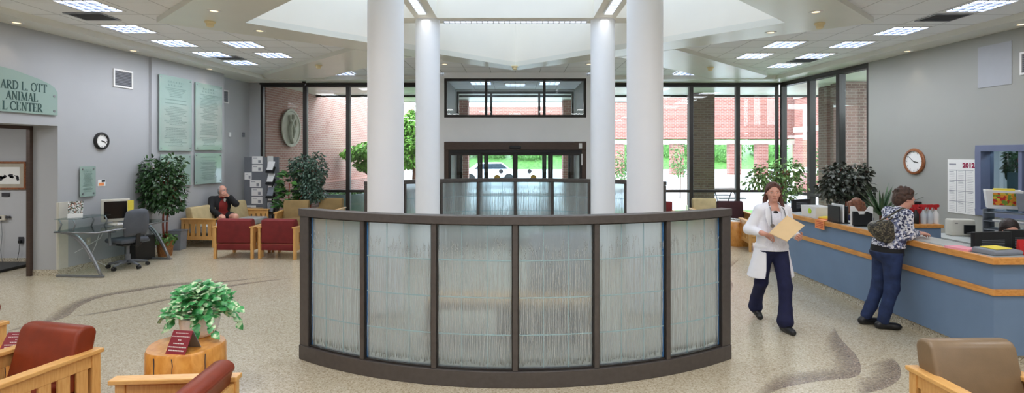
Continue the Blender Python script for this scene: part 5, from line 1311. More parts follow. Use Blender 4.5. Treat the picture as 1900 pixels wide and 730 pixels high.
for (x0, y0, x1, y1) in papers:
    X0, X1 = at(x0, 0, D).x-xa-.06, at(x1, 0, D).x-xa-.06; X0 = max(X0, .01)
    pt = 'sheet'; m = MB(); m.box(X0, min(X1, w-.01), -.008, -.002, Z(y1)+.006, Z(y0)-.006); s_ = m.build('sheet', M['paper'], t)
    m = MB(); m.box(X0+(X1-X0)*.6, X0+(X1-X0)*.85, -.010, -.008, Z(y1)+.03, Z(y1)+.11); m.box(X0+.03, X0+(X1-X0)*.5, -.010, -.008, Z(y0)-.06, Z(y0)-.045); m.build('print', M['greyink'], s_)
for k, (u, y0, y1) in enumerate(((.02, 290, 318), (.05, 345, 372), (.03, 376, 396))):
    m = MB(); a_ = p0+sx*(u); b_ = p0+sx*(u+.24); nn = Vector((-.5, -.86, 0)).normalized()*.008
    m.prism([(a_+nn).xy, (b_+nn).xy, (b_+nn*.3).xy, (a_+nn*.3).xy], Z(y1), Z(y0)); m.build('sheet', M['paper'], t)
# literature rack beside it
t = thing('leaflet_rack', 'black leaflet rack with tilted pockets beside the display board', 'rack', (at(504, 0, 13.7).x, 13.65, 0), R(-25))
m = MB(); m.tube([(0, .05, 0), (0, .05, 1.75)], .02, 8); m.box(-.18, .18, -.12, .2, 0, .025); m.build('post', M['black'], t)
for z in (.55, .95, 1.3, 1.6):
    m = MB(); m.obox((0, -.01, z), (.26, .05, .16), (R(-18), 0, 0)); pk = m.build('pocket', M['black'], t)
    m = MB(); m.obox((0, .0, z+.10), (.21, .02, .22), (R(-18), 0, 0)); m.build('leaflet', M['greyplas'] if z < 1.2 else M['white'], pk)

# ------------------------------------------------------------------ reception counter
CX0 = 4.50; CN = 5.08; CFY = 9.6; CXR = 7.9
t = thing('reception_counter', 'long L-shaped blue reception counter with oak trim bands', 'counter', (CX0, CN, 0))
LL = CFY-CN; W = CXR-CX0
def lshape(x0, y0, th, z0, z1, mb, mi=0):   # outer faces at x0 / y0, thickness th
    mb.prism([(x0, y0), (W, y0), (W, y0+th), (x0+th, y0+th), (x0+th, LL), (x0, LL)], z0, z1, mi)
m = MB(); lshape(.03, .03, .05, 0, .1, m); m.build('base', M['base'], t)
m = MB(); lshape(0, 0, .08, .1, .665, m); m.build('lower_panel', M['blue'], t)
m = MB(); lshape(0, 0, .08, .725, .965, m); m.build('upper_panel', M['blue'], t)
m = MB(); lshape(-.02, -.02, .1, .665, .725, m); m.build('oak_band', M['counterwood'], t, bevel=.005)
m = MB(); lshape(-.05, -.05, .05, .965, 1.03, m); m.build('oak_edge', M['counterwood'], t, bevel=.006)
m = MB(); lshape(0.0, 0.0, .38, .985, 1.028, m); m.build('countertop', M['laminate'], t)
m = MB(); lshape(.08, .08, .75, .70, .735, m); m.build('worktop', M['laminate'], t)
m = MB(); lshape(.0, .0, .0001, 0, .0001, m); 
m = MB(); m.prism([(.08, LL-.05), (.85, LL-.05), (.85, LL), (.08, LL)], 0, .7); m.prism([(.08, 2.2), (.8, 2.2), (.8, 2.24), (.08, 2.24)], 0, .7); m.build('end_panel', M['blue'], t)
CT = 1.03
# cross counter
t = thing('rear_counter', 'short blue counter with oak edge holding the spray bottles', 'counter', (5.36, 7.42, 0))
m = MB(); m.box(0, .49, 0, .06, 0, .985); m.build('panel', M['blue'], t); m = MB(); m.box(-.01, .51, -.03, .34, .985, 1.03); m.build('oak_top', M['counterwood'], t, bevel=.005); m = MB(); m.box(0.02, .47, .06, .3, 0, .985); m.build('cabinet', M['blue'], t)
def cp(px, py, dz=0):  # point on the counter top under a pixel
    return on_floor(px, py, CT+dz)
# spray bottles on it
for k, (px, c, tr) in enumerate(((1702, 'black', 'redplas'), (1716, 'clear', 'redplas'), (1728, 'clear', 'redplas'), (1739, 'white', 'redplas'))):
    D = 7.52; x = (px-CX)*D/F
    lb = ['dark bottle with red top, leftmost on the rear counter', 'clear spray bottle with red trigger next to the dark bottle', 'clear spray bottle with red trigger beside the white one', 'white spray bottle with red trigger at the counter end'][k]
    t = thing('spray_bottle', lb, 'bottle', (x-.02, D, 1.03), R(-70+20*k), 'spray bottles on the rear counter')
    m = MB(); m.lathe([(.036, 0), (.038, .01), (.038, .13), (.014, .18), (.013, .2)], 16); m.build('body', M[c], t, auto=50)
    m = MB(); m.tube([(0, 0, .195), (0, 0, .225)], .017, 10); m.prism_y([(-.045, .225), (.03, .225), (.045, .25), (.03, .27), (-.05, .262)], -.012, .012); m.prism_y([(-.03, .225), (-.02, .225), (-.035, .18), (-.042, .18)], -.006, .006); m.build('trigger', M[tr], t)
# red glove box behind bottles
t = thing('red_box', 'red plastic tub standing behind the spray bottles', 'box', (5.60, 7.67, 1.03)); m = MB(); taper_box(m, .13, .06, .16, .075, 0, .2); m.build('body', M['redplas'], t, bevel=.01)
# orange notice hanging over the edge
t = thing('orange_notice', 'orange paper notice hanging over the counter edge', 'notice', (CX0-.055, (1522-CX) and (CX0-.05)*F/(1522-CX), 0.0)); 
m = MB(); m.box(-.006, -.003, -.12, .12, .905, 1.035); m.box(-.006, .14, -.12, .12, 1.032, 1.036); m.build('sheet', M['orange'], t)
m = MB()
for k in range(4): m.box(-.008, -.006, -.09, .09, .93+k*.025, .937+k*.025)
m.build('print', M['redplas'], t)
# file holder with black and white folders
t = thing('file_sorter', 'black and white upright file sorter on the counter beside the customer', 'file holder', (4.53, 7.66, CT), R(-3))
m = MB(); m.prism_x([(-.16, 0), (.16, 0), (.16, .012), (-.16, .012)], -.03, .16); m.build('tray', M['black'], t)
for k, (c, h) in enumerate((('black', .24), ('white', .26), ('black', .24))):
    m = MB(); x = -.02+k*.055; m.box(x, x+.02, -.15, .15, .012, h); m.build('folder', M[c], t, bevel=.004)
t2 = thing('document_holder', 'white magazine file with dark cut-out front beside the file sorter', 'file holder', (4.50, 7.25, CT), R(0))
m = MB(); m.prism_y([(0, 0), (.30, 0), (.30, .26), (.25, .27), (.2, .2), (.1, .2), (.05, .27), (0, .27)], -.006, .006); m.build('back_panel', M['white'], t2)
m = MB(); m.prism_y([(.02, .0), (.28, 0), (.28, .17), (.2, .2), (.18, .16), (.1, .16), (.08, .2), (.02, .2)], -.03, -.008); m.build('front_panel', M['black'], t2); m = MB(); m.box(.0, .30, -.03, .08, 0, .01); m.build('tray', M['white'], t2)
t = thing('clear_tray', 'pale tray with papers and a green dot at the counter far end', 'tray', (4.54, 8.30, CT)); m = MB(); taper_box(m, .13, .2, .14, .21, 0, .17, .008)
for v in m.v: v.x += .1
m.build('body', M['white'], t); m = MB(); m.tube([(-.045, -.05, .10), (-.035, -.05, .10)], .04, 16); m.build('green_dot', leafmat('lime_sticker', (190, 225, 50), (190, 225, 50)), t)
t = thing('paper_stack', 'stack of yellow and orange papers beside the pale tray', 'papers', (4.64, 7.93, CT), R(10)); m = MB(); m.box(-.1, .1, -.14, .14, 0, .02); m.build('lower_sheets', M['orange'], t); m = MB(); m.obox((0, .02, .03), (.18, .24, .02), (0, 0, .3)); m.build('upper_sheets', M['yellow'], t)
t = thing('water_bottle', 'blue and clear drink bottle beside the white magazine file', 'bottle', (4.72, 6.80, CT)); m = MB(); m.lathe([(.04, 0), (.042, .01), (.042, .16), (.02, .2), (.02, .215)], 18); m.build('body', M['clear'], t, auto=50); m = MB(); m.tube([(0, 0, .212), (0, 0, .24)], .022, 14); m.build('cap', M['blue'], t)
# computer monitors behind the counter
def lcd(label, loc, rz, w=.46, h=.30, m_='black', zb=.12):
    t = thing('flat_monitor', label, 'monitor', loc, rz, 'monitors behind the counter')
    m = MB(); m.box(-w/2, w/2, -.02, .02, zb, zb+h); m.build('housing', M[m_], t, bevel=.008)
    m = MB(); m.box(-w/2+.02, w/2-.02, .02, .0225, zb+.02, zb+h-.02); m.build('display', M['screenblk'], t)
    m = MB(); m.box(-.04, .04, -.05, -.02, .02, zb+h*.5); m.box(-.12, .12, -.12, .10, 0, .02); m.build('stand', M[m_], t, bevel=.005)
    m = MB()
    for k in range(6): m.box(-w*.3, w*.3, -.0215, -.0195, zb+h*.5+k*.018, zb+h*.5+k*.018+.007)
    m.build('vent_slots', M['midgrey'], t); return t
lcd('black flat monitor seen from behind, left one of the near pair', (4.99, 5.66, .735), R(8), w=.46, h=.36, zb=.09)
lcd('black flat monitor seen from behind, at the right edge of the photo', (5.50, 5.80, .735), R(-5), w=.46, h=.36, zb=.09)
lcd('dark flat monitor at the far end of the counter behind the doctor', (4.84, 9.15, .735), R(25), w=.45, h=.30, zb=.20)
# tray device on the near corner of the counter
q = cp(1843, 470); t = thing('desk_telephone', 'grey tray-like device with yellow sheet on the counter corner', 'device', (q.x+.02, q.y-.02, CT), R(8))
m = MB(); m.prism_x([(-.11, 0), (.11, 0), (.12, .035), (.10, .055), (-.10, .045), (-.12, .03)], -.16, .16); m.build('body', M['greyplas'], t, bevel=.01, seg=3); m = MB(); m.obox((0, 0.01, .056), (.2, .15, .006), (R(2), 0, .1)); m.build('sheet', M['yellow'], t)
q = cp(1787, 463); t = thing('pink_papers', 'pad of pink paper slips on the counter', 'papers', (q.x, q.y, CT), R(12)); m = MB(); m.box(-.09, .09, -.12, .12, 0, .02); m.build('pad', M['pink'], t)
q = cp(1896, 472); t = thing('red_holder', 'red card holder at the right picture edge on the counter', 'holder', (q.x+.03, q.y-.02, CT), R(0)); m = MB(); m.prism_x([(-.03, 0), (.05, 0), (.04, .14), (.03, .14), (.0, .02)], -.06, .06); m.build('body', M['redplas'], t); m = MB(); m.obox((0, .01, .075), (.03, .003, .02), (R(-15), 0, 0)); m.build('cross', M['paper'], t)
q = cp(1757, 455); t = thing('clear_mat', 'clear acrylic sheet lying on the counter by the customer hand', 'sheet', (q.x+.05, q.y+.1, CT), 0); m = MB(); m.box(-.12, .12, -.2, .2, 0, .004); m.build('sheet', M['laminate'], t)
# printer on desk at the right wall
D = 8.0; t = thing('desk_cabinet', 'grey cabinet by the right wall holding the printer', 'cabinet', (6.78, 7.45, 0)); m = MB(); m.box(-.42, .92, -.95, 1.0, 0, .73); m.build('body', M['beige'], t, bevel=.005); m = MB(); m.box(-.44, .93, -.98, 1.02, .73, .76); m.build('top', M['laminate'], t, bevel=.003)
for z in (.1, .4): m = MB(); m.box(-.38, .2, -.957, -.95, z, z+.27); d_ = m.build('drawer', M['beige'], t, bevel=.002); m = MB(); m.box(-.14, -.04, -.97, -.957, z+.2, z+.215); m.build('handle', M['steel'], d_)
# trim cabinet to the wall line
t = thing('desk_printer', 'pale grey printer with dark output slot by the right wall', 'printer', (6.76, 8.2, .76), R(-10))
m = MB(); m.box(-.16, .16, -.08, .1, 0, .25); m.build('body', M['beige'], t, bevel=.02, seg=3); m = MB(); m.box(.0, .15, -.087, -.08, .04, .17); m.build('slot', M['black'], t); m = MB(); m.obox((.1, -.15, .06), (.14, .16, .008), (R(-8), 0, 0)); m.build('paper_tray', M['midgrey'], t); m = MB(); m.box(-.12, -.08, -.084, -.08, .19, .2); m.build('button', M['black'], t)
t = thing('white_folder', 'white sheets leaning beside the printer', 'papers', (6.35, 6.75, .76), R(-25)); m = MB(); m.prism_x([(-.05, 0), (-.045, 0), (.04, .2), (.035, .2)], -.08, .08); m.build('sheet', M['paper'], t)
# literature shelf at right: trays and boxes
t = thing('tray_shelf', 'grey stacked paper tray unit below the office window', 'shelf', (7.0, 7.35, .76), R(-62)); 
for k in range(4): m = MB(); m.box(-.45, .45, -.18, .16, .05+k*.12, .06+k*.12); m.box(-.45, -.44, -.18, .16, .0, .10+k*.12); m.box(.44, .45, -.18, .16, 0, .10+k*.12); m.build('tray', M['greyplas'], t)
m = MB(); m.box(-.3, .2, -.15, .12, .061, .09); m.box(-.2, .3, -.15, .12, .181, .20); m.box(-.35, .1, -.15, .12, .301, .322); m.build('paper', M['paper'], t)
t = thing('storage_box', 'white box with rainbow label on the tray unit', 'box', (6.88, 7.62, 1.23), R(-35)); m = MB(); taper_box(m, .17, .12, .2, .14, 0, .26); m.build('body', M['white'], t, bevel=.008); m = MB(); m.obox((0, -.139, .14), (.24, .004, .17), (R(4), 0, 0)); m.build('rainbow_label', M['label'], t); m = MB(); m.box(-.1, .12, -.06, .06, .2, .28); m.build('contents', M['yellow'], t)
t = thing('storage_box', 'grey plastic box beside the white labelled one', 'box', (7.05, 6.78, 1.095), R(-80)); m = MB(); taper_box(m, .18, .12, .21, .14, 0, .24); m.build('body', M['greyplas'], t, bevel=.008)
t.location = (6.98, 7.22, 1.23); t.rotation_euler.z = R(-45)
t = thing('red_cup', 'small red and white carton on the desk beside the monitors', 'carton', (6.62, 6.6, .76)); m = MB(); m.box(-.05, .05, -.04, .04, 0, .32); m.build('body', M['paper'], t); m = MB(); m.box(-.03, .03, -.043, -.04, .2, .3); m.build('label', M['redplas'], t)
# wall phone
t, w, h = wall_item('wall_phone', 'black telephone on the right wall behind the customer', 'phone', 'R', 1697, 374, 1712, 390, off=.02); m = MB(); m.box(-.08, .08, -.04, .02, -.07, .08); m.build('body', M['black'], t, bevel=.01); m = MB(); m.box(-.07, -.02, -.07, -.04, -.07, .08); m.build('handset', M['black'], t, bevel=.01)
# year planner
t, w, h = wall_item('wall_calendar', 'white 2012 year planner on the right wall', 'calendar', 'R', 1759, 296, 1810, 397, off=.004)
m = MB(); m.box(-w/2, w/2, -.003, .002, -h/2, h/2); m.build('sheet', M['paper'], t)
text('year_lettering', '2012', .112, M['purpleink'], t, (w*.06, -.004, h/2-.14), bold=.006)
m = MB(); m.box(-w*.44, -w*.18, -.0045, -.003, h/2-.10, h/2-.075); m.build('heading_print', M['greyink'], t)
m = MB(); top = h/2-.19; ch = (top+h/2-.03)/4; cw = w/3
for r_ in range(4):
    z = top-r_*ch; m.box(-w/2+.03, w/2-.03, -.0045, -.003, z-.005, z+.004)
    for c_ in range(3):
        x = -w/2+c_*cw+.035
        m.box(x, x+cw*.5, -.0045, -.003, z-.03, z-.022)
        for k in range(6): m.box(x, x+cw-.07, -.0042, -.003, z-.055-k*.03, z-.052-k*.03)
for c_ in (1, 2): m.box(-w/2+c_*cw-.003, -w/2+c_*cw+.003, -.0044, -.003, -h/2+.03, top)
m.build('month_grid', M['greyink'], t)
# faint wall panel and high vent on the right wall
t, w, h = wall_item('wall_screen', 'pale square wall panel high above the year planner', 'panel', 'R', 1815, 82, 1878, 160, off=.006); m = MB(); m.box(-w/2, w/2, -.004, .004, -h/2, h/2); m.build('panel', mat('pale_blue_panel', (172, 175, 181), .7, var=.01), t)
t, w, h = wall_item('wall_vent', 'louvred vent high on the right wall at the picture edge', 'vent', 'R', 1894, 93, 1945, 136, off=.01, group='wall air vents'); m = MB(); frame_rect(m, -w/2, w/2, -h/2, h/2, -.012, .03, .02); m.build('vent_frame', M['white'], t)
m = MB(); m.box(-w/2+.02, w/2-.02, .004, .008, -h/2+.02, h/2-.02, 1)
for k in range(int(h/.03)): m.obox((0, -.002, -h/2+.035+k*.03), (w-.06, .018, .003), (R(35), 0, 0))
m.build('vent_grille', [M['vent'], M['midgrey']], t)
# office window in right wall
Lw = math.hypot(WO1-WO0, RW(WO1)-RW(WO0)); ang = math.atan2(-1, .082)
e = sempty('window_%d' % (wi[0]+2), (RW(WO1), WO1, 0), ang)
m = MB(); frame_rect(m, 0, Lw, ZO0, ZO1, -.02, .10, .24); m.box(Lw*.5-.03, Lw*.5+.03, 0, .12, ZO0, ZO1); m.build('window_frame', mat('blue_grey_frame', (112, 120, 148), .5, var=.02), e, bevel=.004)
m = MB(); m.box(.08, Lw-.08, .15, .155, ZO0+.08, ZO1-.08); m.build('pane', M['innerglass'], e)
m = MB(); m.box(.3, Lw-.08, .24, .26, ZO0+.05, ZO0+(ZO1-ZO0)*.62); m.build('frosted_screen', mat('sea_green_film', (124, 146, 150), .4, var=.06, stretch=(4, 4, 1)), e)
D = 8.9; p0 = Vector((RW(D)+.60, D+.05, 0)); t = ficus('office_plant', 'leafy plant standing behind the blue-framed office window', p0, .14, 1.2, [((0, 0, 1.85), (.16, .2, .28)), ((0.05, -.3, 1.7), (.15, .2, .12))], 500, .09, .05, 'ficus', [[(0, 0, 1.15), (0, 0, 1.7)]], potm='midgrey', seed=31)
EXPO = 0.15
# ------------------------------------------------------------------ people (bodies grown as one continuous surface)
V = lambda *a: np.array(a, dtype=np.float32)
def unit(v): v = np.array(v, dtype=np.float32); return v/np.linalg.norm(v)
def axes(fwd, up=(0, 0, 1)):
    f = unit(fwd); u = unit(np.array(up, dtype=np.float32)-f*np.dot(up, f)); r = np.cross(f, u); return np.stack([r, f, u])  # rows: right, fwd, up
class SDF:
    def __init__(s, vox): s.p = []; s.vox = vox
    def C(s, a, b, ra, rb=None, k=.015, op='+'): s.p.append(('c', V(*a), V(*b), ra, ra if rb is None else rb, k, op)); return s
    def E(s, c, r, ax=None, k=.02, op='+'): s.p.append(('e', V(*c), V(*r), np.eye(3, dtype=np.float32) if ax is None else ax, 0, k, op)); return s
    def B(s, lo, hi, k=.008, op='-'): s.p.append(('b', V(*lo), V(*hi), 0, 0, k, op)); return s
    def K(s, a, b, ea, eb, ax, k=.02, op='+'):   # elliptic cone from a to b; ea/eb = half sizes along ax right/fwd
        s.p.append(('k', V(*a), V(*b), ea, eb, k, op, ax)); return s
    def mesh(s, name, m, parent, smooth=1):
        lo = np.min([np.minimum(p[1], p[2]) if p[0] in 'ck' else p[1]-max(p[2]) for p in s.p if p[0] != 'b' and p[-1 if p[0] != 'k' else 6] == '+'], axis=0)-.1
        hi = np.max([np.maximum(p[1], p[2]) if p[0] in 'ck' else p[1]+max(p[2]) for p in s.p if p[0] != 'b' and p[-1 if p[0] != 'k' else 6] == '+'], axis=0)+.1
        ex = max([max(p[3]) for p in s.p if p[0] == 'k']+[max(p[4]) for p in s.p if p[0] == 'k']+[max(p[3], p[4]) for p in s.p if p[0] == 'c']+[0])
        lo = lo-ex*.9; hi = hi+ex*.9
        v = s.vox; n = np.ceil((hi-lo)/v).astype(int)+1
        f = np.full(n, .05, dtype=np.float32)
        gx = [lo[i]+v*np.arange(n[i], dtype=np.float32) for i in range(3)]
        for p in s.p:
            k = p[5]; t = p[0]; op = p[6]; pad = k+3*v
            if t == 'c': l = np.minimum(p[1]-p[3], p[2]-p[4])-pad; h = np.maximum(p[1]+p[3], p[2]+p[4])+pad
            elif t == 'e': l = p[1]-max(p[2])-pad; h = p[1]+max(p[2])+pad
            elif t == 'b': l = p[1]-pad; h = p[2]+pad
            else: mm = max(max(p[3]), max(p[4])); l = np.minimum(p[1], p[2])-mm-pad; h = np.maximum(p[1], p[2])+mm+pad
            i0 = np.clip(((l-lo)/v).astype(int), 0, n-1); i1 = np.clip(((h-lo)/v).astype(int)+2, 1, n)
            X, Y, Z = np.meshgrid(gx[0][i0[0]:i1[0]], gx[1][i0[1]:i1[1]], gx[2][i0[2]:i1[2]], indexing='ij')
            if X.size == 0: continue
            P = np.stack([X, Y, Z], -1)
            if t == 'c':
                ab = p[2]-p[1]; q = P-p[1]; tt = np.clip((q@ab)/max(float(ab@ab), 1e-9), 0, 1)
                d = np.linalg.norm(q-tt[..., None]*ab, axis=-1)-(p[3]+(p[4]-p[3])*tt)
            elif t == 'e':
                q = (P-p[1])@p[3].T; r = p[2]; k0 = np.linalg.norm(q/r, axis=-1); k1 = np.linalg.norm(q/(r*r), axis=-1); d = k0*(k0-1)/np.maximum(k1, 1e-6)
            elif t == 'b':
                c = (p[1]+p[2])/2; hf = (p[2]-p[1])/2; q = np.abs(P-c)-hf; d = np.linalg.norm(np.maximum(q, 0), axis=-1)+np.minimum(q.max(-1), 0)
            else:
                ax = p[7]; ab = p[2]-p[1]; L = np.linalg.norm(ab); u = ab/L; q = P-p[1]; h_ = q@u; tt = np.clip(h_/L, 0, 1)
                q2 = q-h_[..., None]*u; ea = np.array(p[3]); eb = np.array(p[4]); aa = ea[0]+(eb[0]-ea[0])*tt; bb = ea[1]+(eb[1]-ea[1])*tt
                x = q2@ax[0]; y = q2@ax[1]; k0 = np.sqrt((x/aa)**2+(y/bb)**2); dd = (k0-1)*np.minimum(aa, bb); d = np.maximum(dd, np.maximum(-h_, h_-L))
            sl = (slice(i0[0], i1[0]), slice(i0[1], i1[1]), slice(i0[2], i1[2])); g = f[sl]
            if op == '+':
                hh = np.clip(.5+.5*(g-d)/k, 0, 1); f[sl] = g*(1-hh)+d*hh-k*hh*(1-hh)
            else:
                d2 = -d; hh = np.clip(.5-.5*(g-d2)/k, 0, 1); f[sl] = g*(1-hh)+d2*hh+k*hh*(1-hh)
        vs, fs = nets(f, lo, v)
        me = bpy.data.meshes.new(name); me.from_pydata(vs.tolist(), [], fs.tolist()); me.materials.append(m); me.update()
        bm = bmesh.new(); bm.from_mesh(me)
        if smooth:
            for _ in range(smooth): bmesh.ops.smooth_vert(bm, verts=bm.verts, factor=.5, use_axis_x=True, use_axis_y=True, use_axis_z=True)
        bm.to_mesh(me); bm.free()
        me.polygons.foreach_set('use_smooth', [True]*len(me.polygons))
        o = bpy.data.objects.new(name, me); COL.objects.link(o); o.parent = parent; return o
def nets(f, lo, v):
    s = f < 0; n = np.array(f.shape)
    c = np.zeros(n-1, dtype=np.uint8)
    for dx in (0, 1):
        for dy in (0, 1):
            for dz in (0, 1): c += s[dx:n[0]-1+dx, dy:n[1]-1+dy, dz:n[2]-1+dz]
    act_ = (c > 0) & (c < 8); idx = np.argwhere(act_); m = len(idx)
    lut = np.full(n-1, -1, dtype=np.int64); lut[tuple(idx.T)] = np.arange(m)
    acc = np.zeros((m, 3)); cnt = np.zeros(m)
    cr = [(a, b, d) for a in (0, 1) for b in (0, 1) for d in (0, 1)]
    for p in cr:
        for ax in range(3):
            if p[ax]: continue
            q = list(p); q[ax] = 1
            fa = f[idx[:, 0]+p[0], idx[:, 1]+p[1], idx[:, 2]+p[2]]; fb = f[idx[:, 0]+q[0], idx[:, 1]+q[1], idx[:, 2]+q[2]]
            mk = (fa < 0) != (fb < 0); t = np.where(mk, fa/np.where(mk, fa-fb, 1), 0)
            pos = np.array(p, dtype=float)[None, :].repeat(m, 0); pos[:, ax] += t
            acc += pos*mk[:, None]; cnt += mk
    vs = (idx+acc/cnt[:, None])*v+lo
    fs = []
    for ax in range(3):
        sl0 = [slice(None)]*3; sl1 = [slice(None)]*3; sl0[ax] = slice(0, -1); sl1[ax] = slice(1, None)
        a = s[tuple(sl0)]; b = s[tuple(sl1)]; e = np.argwhere(a != b)
        o1, o2 = [(1, 2), (2, 0), (0, 1)][ax]
        e = e[(e[:, o1] > 0) & (e[:, o2] > 0) & (e[:, o1] < n[o1]-1) & (e[:, o2] < n[o2]-1)]
        sg = a[tuple(e.T)]
        d1 = np.zeros(3, int); d1[o1] = 1; d2 = np.zeros(3, int); d2[o2] = 1
        q = np.stack([lut[tuple((e-d1-d2).T)], lut[tuple((e-d2).T)], lut[tuple(e.T)], lut[tuple((e-d1).T)]], 1)
        q[~sg] = q[~sg][:, ::-1]; fs.append(q)
    return vs, np.concatenate(fs)

def head(B, c, fw, up=(0, 0, 1), s=1.0):
    A = axes(fw, up); r, f, u = A; c = V(*c)
    P = lambda x, y, z: c+(r*x+f*y+u*z)*s
    S_ = lambda *q: tuple(v*s for v in q)
    B.E(P(0, -.012, .035), S_(.072, .090, .080), A, k=.02)
    B.E(P(0, .018, -.02), S_(.060, .068, .085), A, k=.03)
    B.E(P(0, .050, -.078), S_(.028, .024, .022), A, k=.03)     # chin
    for q in (-1, 1):
        B.E(P(q*.038, .058, -.018), S_(.022, .018, .02), A, k=.02)   # cheek
        B.E(P(q*.029, .092, .012), S_(.017, .014, .012), A, k=.012, op='-')   # socket
        B.E(P(q*.029, .074, .012), S_(.0125, .0125, .0115), A, k=.002)
        B.E(P(q*.073, -.005, -.002), S_(.009, .018, .028), A, k=.008)   # ear
        B.C(P(q*.012, .084, .030), P(q*.042, .078, .031), .0065*s, k=.01)   # brow
        B.E(P(q*.010, .094, -.022), S_(.008, .009, .007), A, k=.006)   # nostril wing
    B.C(P(0, .084, .018), P(0, .106, -.018), .0075*s, .0105*s, k=.012)   # nose
    B.C(P(-.020, .080, -.050), P(.020, .080, -.050), .0065*s, k=.008); B.C(P(-.014, .080, -.060), P(.014, .080, -.060), .0065*s, k=.006)
    return P, A
def face_parts(P, A, par, s, brows, mouth=True, iris='ink'):
    r, f, u = A
    for q in (-1, 1):
        m = MB(); c = P(q*.029, .0765, .012); m.ell(tuple(c), (.0118*s, .0118*s, .0062*s), 12, 8); e_ = m.build('eye', M['paper'], par, smooth=True)
        m = MB(); c = P(q*.029, .0845, .012); m.ell(tuple(c), (.0052*s,)*3, 10, 6); m.build('iris', M[iris], e_, smooth=True)
        m = MB(); m.tube([tuple(P(q*.013, .0935, .034)), tuple(P(q*.028, .0925, .0365)), tuple(P(q*.044, .083, .031))], [.0022*s, .003*s, .0015*s], 6); m.build('eyebrow', brows, par, smooth=True)
    if mouth:
        m = MB(); m.tube([tuple(P(-.021, .0835, -.054)), tuple(P(-.008, .090, -.0525)), tuple(P(.008, .090, -.0525)), tuple(P(.021, .0835, -.054))], [.002*s, .0045*s, .0045*s, .002*s], 8); m.build('lips', M['lips'], par, smooth=True)
def hand(B, w, d, n, side, curl=.5, s=1.0, thumb_curl=.3):
    """w wrist, d pointing direction, n palm normal (towards the palm side), side +1 thumb on +cross(d,n)"""
    d = unit(d); n = unit(np.array(n)-d*np.dot(n, d)); t = np.cross(d, n)*side; w = V(*w)
    A = np.stack([t, d, n]).astype(np.float32)
    B.C(w-d*.02, w+d*.02, .024*s, .023*s, k=.02)
    B.E(w+d*.055*s, (.040*s, .050*s, .017*s), A, k=.015)
    for i, (off, L) in enumerate(((.030, .070), (.010, .079), (-.010, .073), (-.029, .058))):
        p0 = w+(d*.088+t*off)*s; a = curl*(.9+.1*i)
        d1 = unit(d*math.cos(a)+n*math.sin(a)+t*off*2); p1 = p0+d1*L*.45*s
        a2 = a*2.1; d2 = unit(d*math.cos(a2)+n*math.sin(a2)); p2 = p1+d2*L*.32*s
        a3 = a*2.9; d3 = unit(d*math.cos(a3)+n*math.sin(a3)); p3 = p2+d3*L*.23*s
        B.C(p0-d*.02*s, p1, .0100*s, .0090*s, k=.004); B.C(p1, p2, .0088*s, .0080*s, k=.002); B.C(p2, p3, .0080*s, .0068*s, k=.002)
    q0 = w+(d*.028+t*.026)*s; q1 = q0+(d*.028+t*.028+n*.006)*s; q2 = q1+unit(d*.9+t*.25+n*thumb_curl)*.032*s; q3 = q2+unit(d+n*thumb_curl*1.6)*.026*s
    B.C(q0, q1, .0135*s, .0115*s, k=.01); B.C(q1, q2, .0108*s, .0095*s, k=.003); B.C(q2, q3, .0095*s, .0078*s, k=.002)
def limb(B, pts, rs, k=.02):
    for i in range(len(pts)-1): B.C(pts[i], pts[i+1], rs[i], rs[i+1], k=k)
def shoe(par, name, ank, d, m, L=.25, toe_drop=0, clog=False, sole_z=0.0):
    # ank = ankle point, d horizontal heading, pitch = toe lower than heel
    d = unit((d[0], d[1], 0)); A = axes(d); a = V(*ank); B = SDF(.005)
    heel = V(a[0], a[1], sole_z+.035)-d*.045+V(0, 0, max(0, toe_drop)); toe = heel+d*(L-.075)-V(0, 0, max(0, toe_drop)); toe[2] = sole_z+.030
    B.C(heel, toe, .036, .036, k=.02); B.E(tuple((heel+toe)/2+V(0, 0, .012)), (.042, L*.40, .036), A, k=.02); B.C(tuple(heel+V(0, 0, .015)), tuple(a-V(0, 0, .01)), .036, .037, k=.03)
    if clog: B.E(tuple(toe+V(0, 0, .008)), (.050, .062, .036), A, k=.02)
    if not toe_drop: B.B((a[0]-.5, a[1]-.5, sole_z-.3), (a[0]+.5, a[1]+.5, sole_z+.002), k=.004)
    return B.mesh(name, m, par)

# ---- woman in white coat walking toward the camera
px0, py0 = 3.01, 6.32
t = thing('person', 'woman in white lab coat and navy trousers walking with a manila folder', 'person', (px0, py0, 0), 0, 'people in the lobby')
hc = V(.0, -.02, 1.545); ch = V(-.005, 0, 1.22); pel = V(.0, .01, .93)
shL, shR = V(-.150, .0, 1.345), V(.152, .0, 1.342)       # viewer's left / right
elL, wrL = V(-.265, .03, 1.115), V(-.175, -.14, 1.09)
elR, wrR = V(.235, .03, 1.09), V(.215, -.19, 1.045)
hpL, hpR = V(-.085, .01, .88), V(.085, .01, .88)
knL, anL = V(-.085, .10, .48), V(-.055, .33, .115)
knR, anR = V(.075, -.15, .485), V(.03, -.245, .095)
AX = axes((0, -1, 0))   # right = viewer's left
B = SDF(.006)
hd, hA = head(B, hc, (-.28, -1, -.05), s=1.0)
B.C((.0, .0, 1.34), (.0, -.012, 1.47), .052, .047, k=.03)
B.E(ch, (.135, .088, .165), AX, k=.04); B.E(pel, (.150, .098, .11), AX, k=.05); B.C(ch, pel, .10, .11, k=.04); B.C(shL, shR, .05, .05, k=.05)
limb(B, [shL, elL, wrL], [.048, .038, .025]); limb(B, [shR, elR, wrR], [.048, .038, .025])
hand(B, wrL, (.85, -.45, -.25), (-.2, -.5, -.8), 1, curl=.55); hand(B, wrR, (-.42, -.9, .12), (-.75, .35, .5), -1, curl=.40)
limb(B, [hpL, knL, anL], [.082, .056, .036], .03); limb(B, [hpR, knR, anR], [.082, .056, .036], .03)
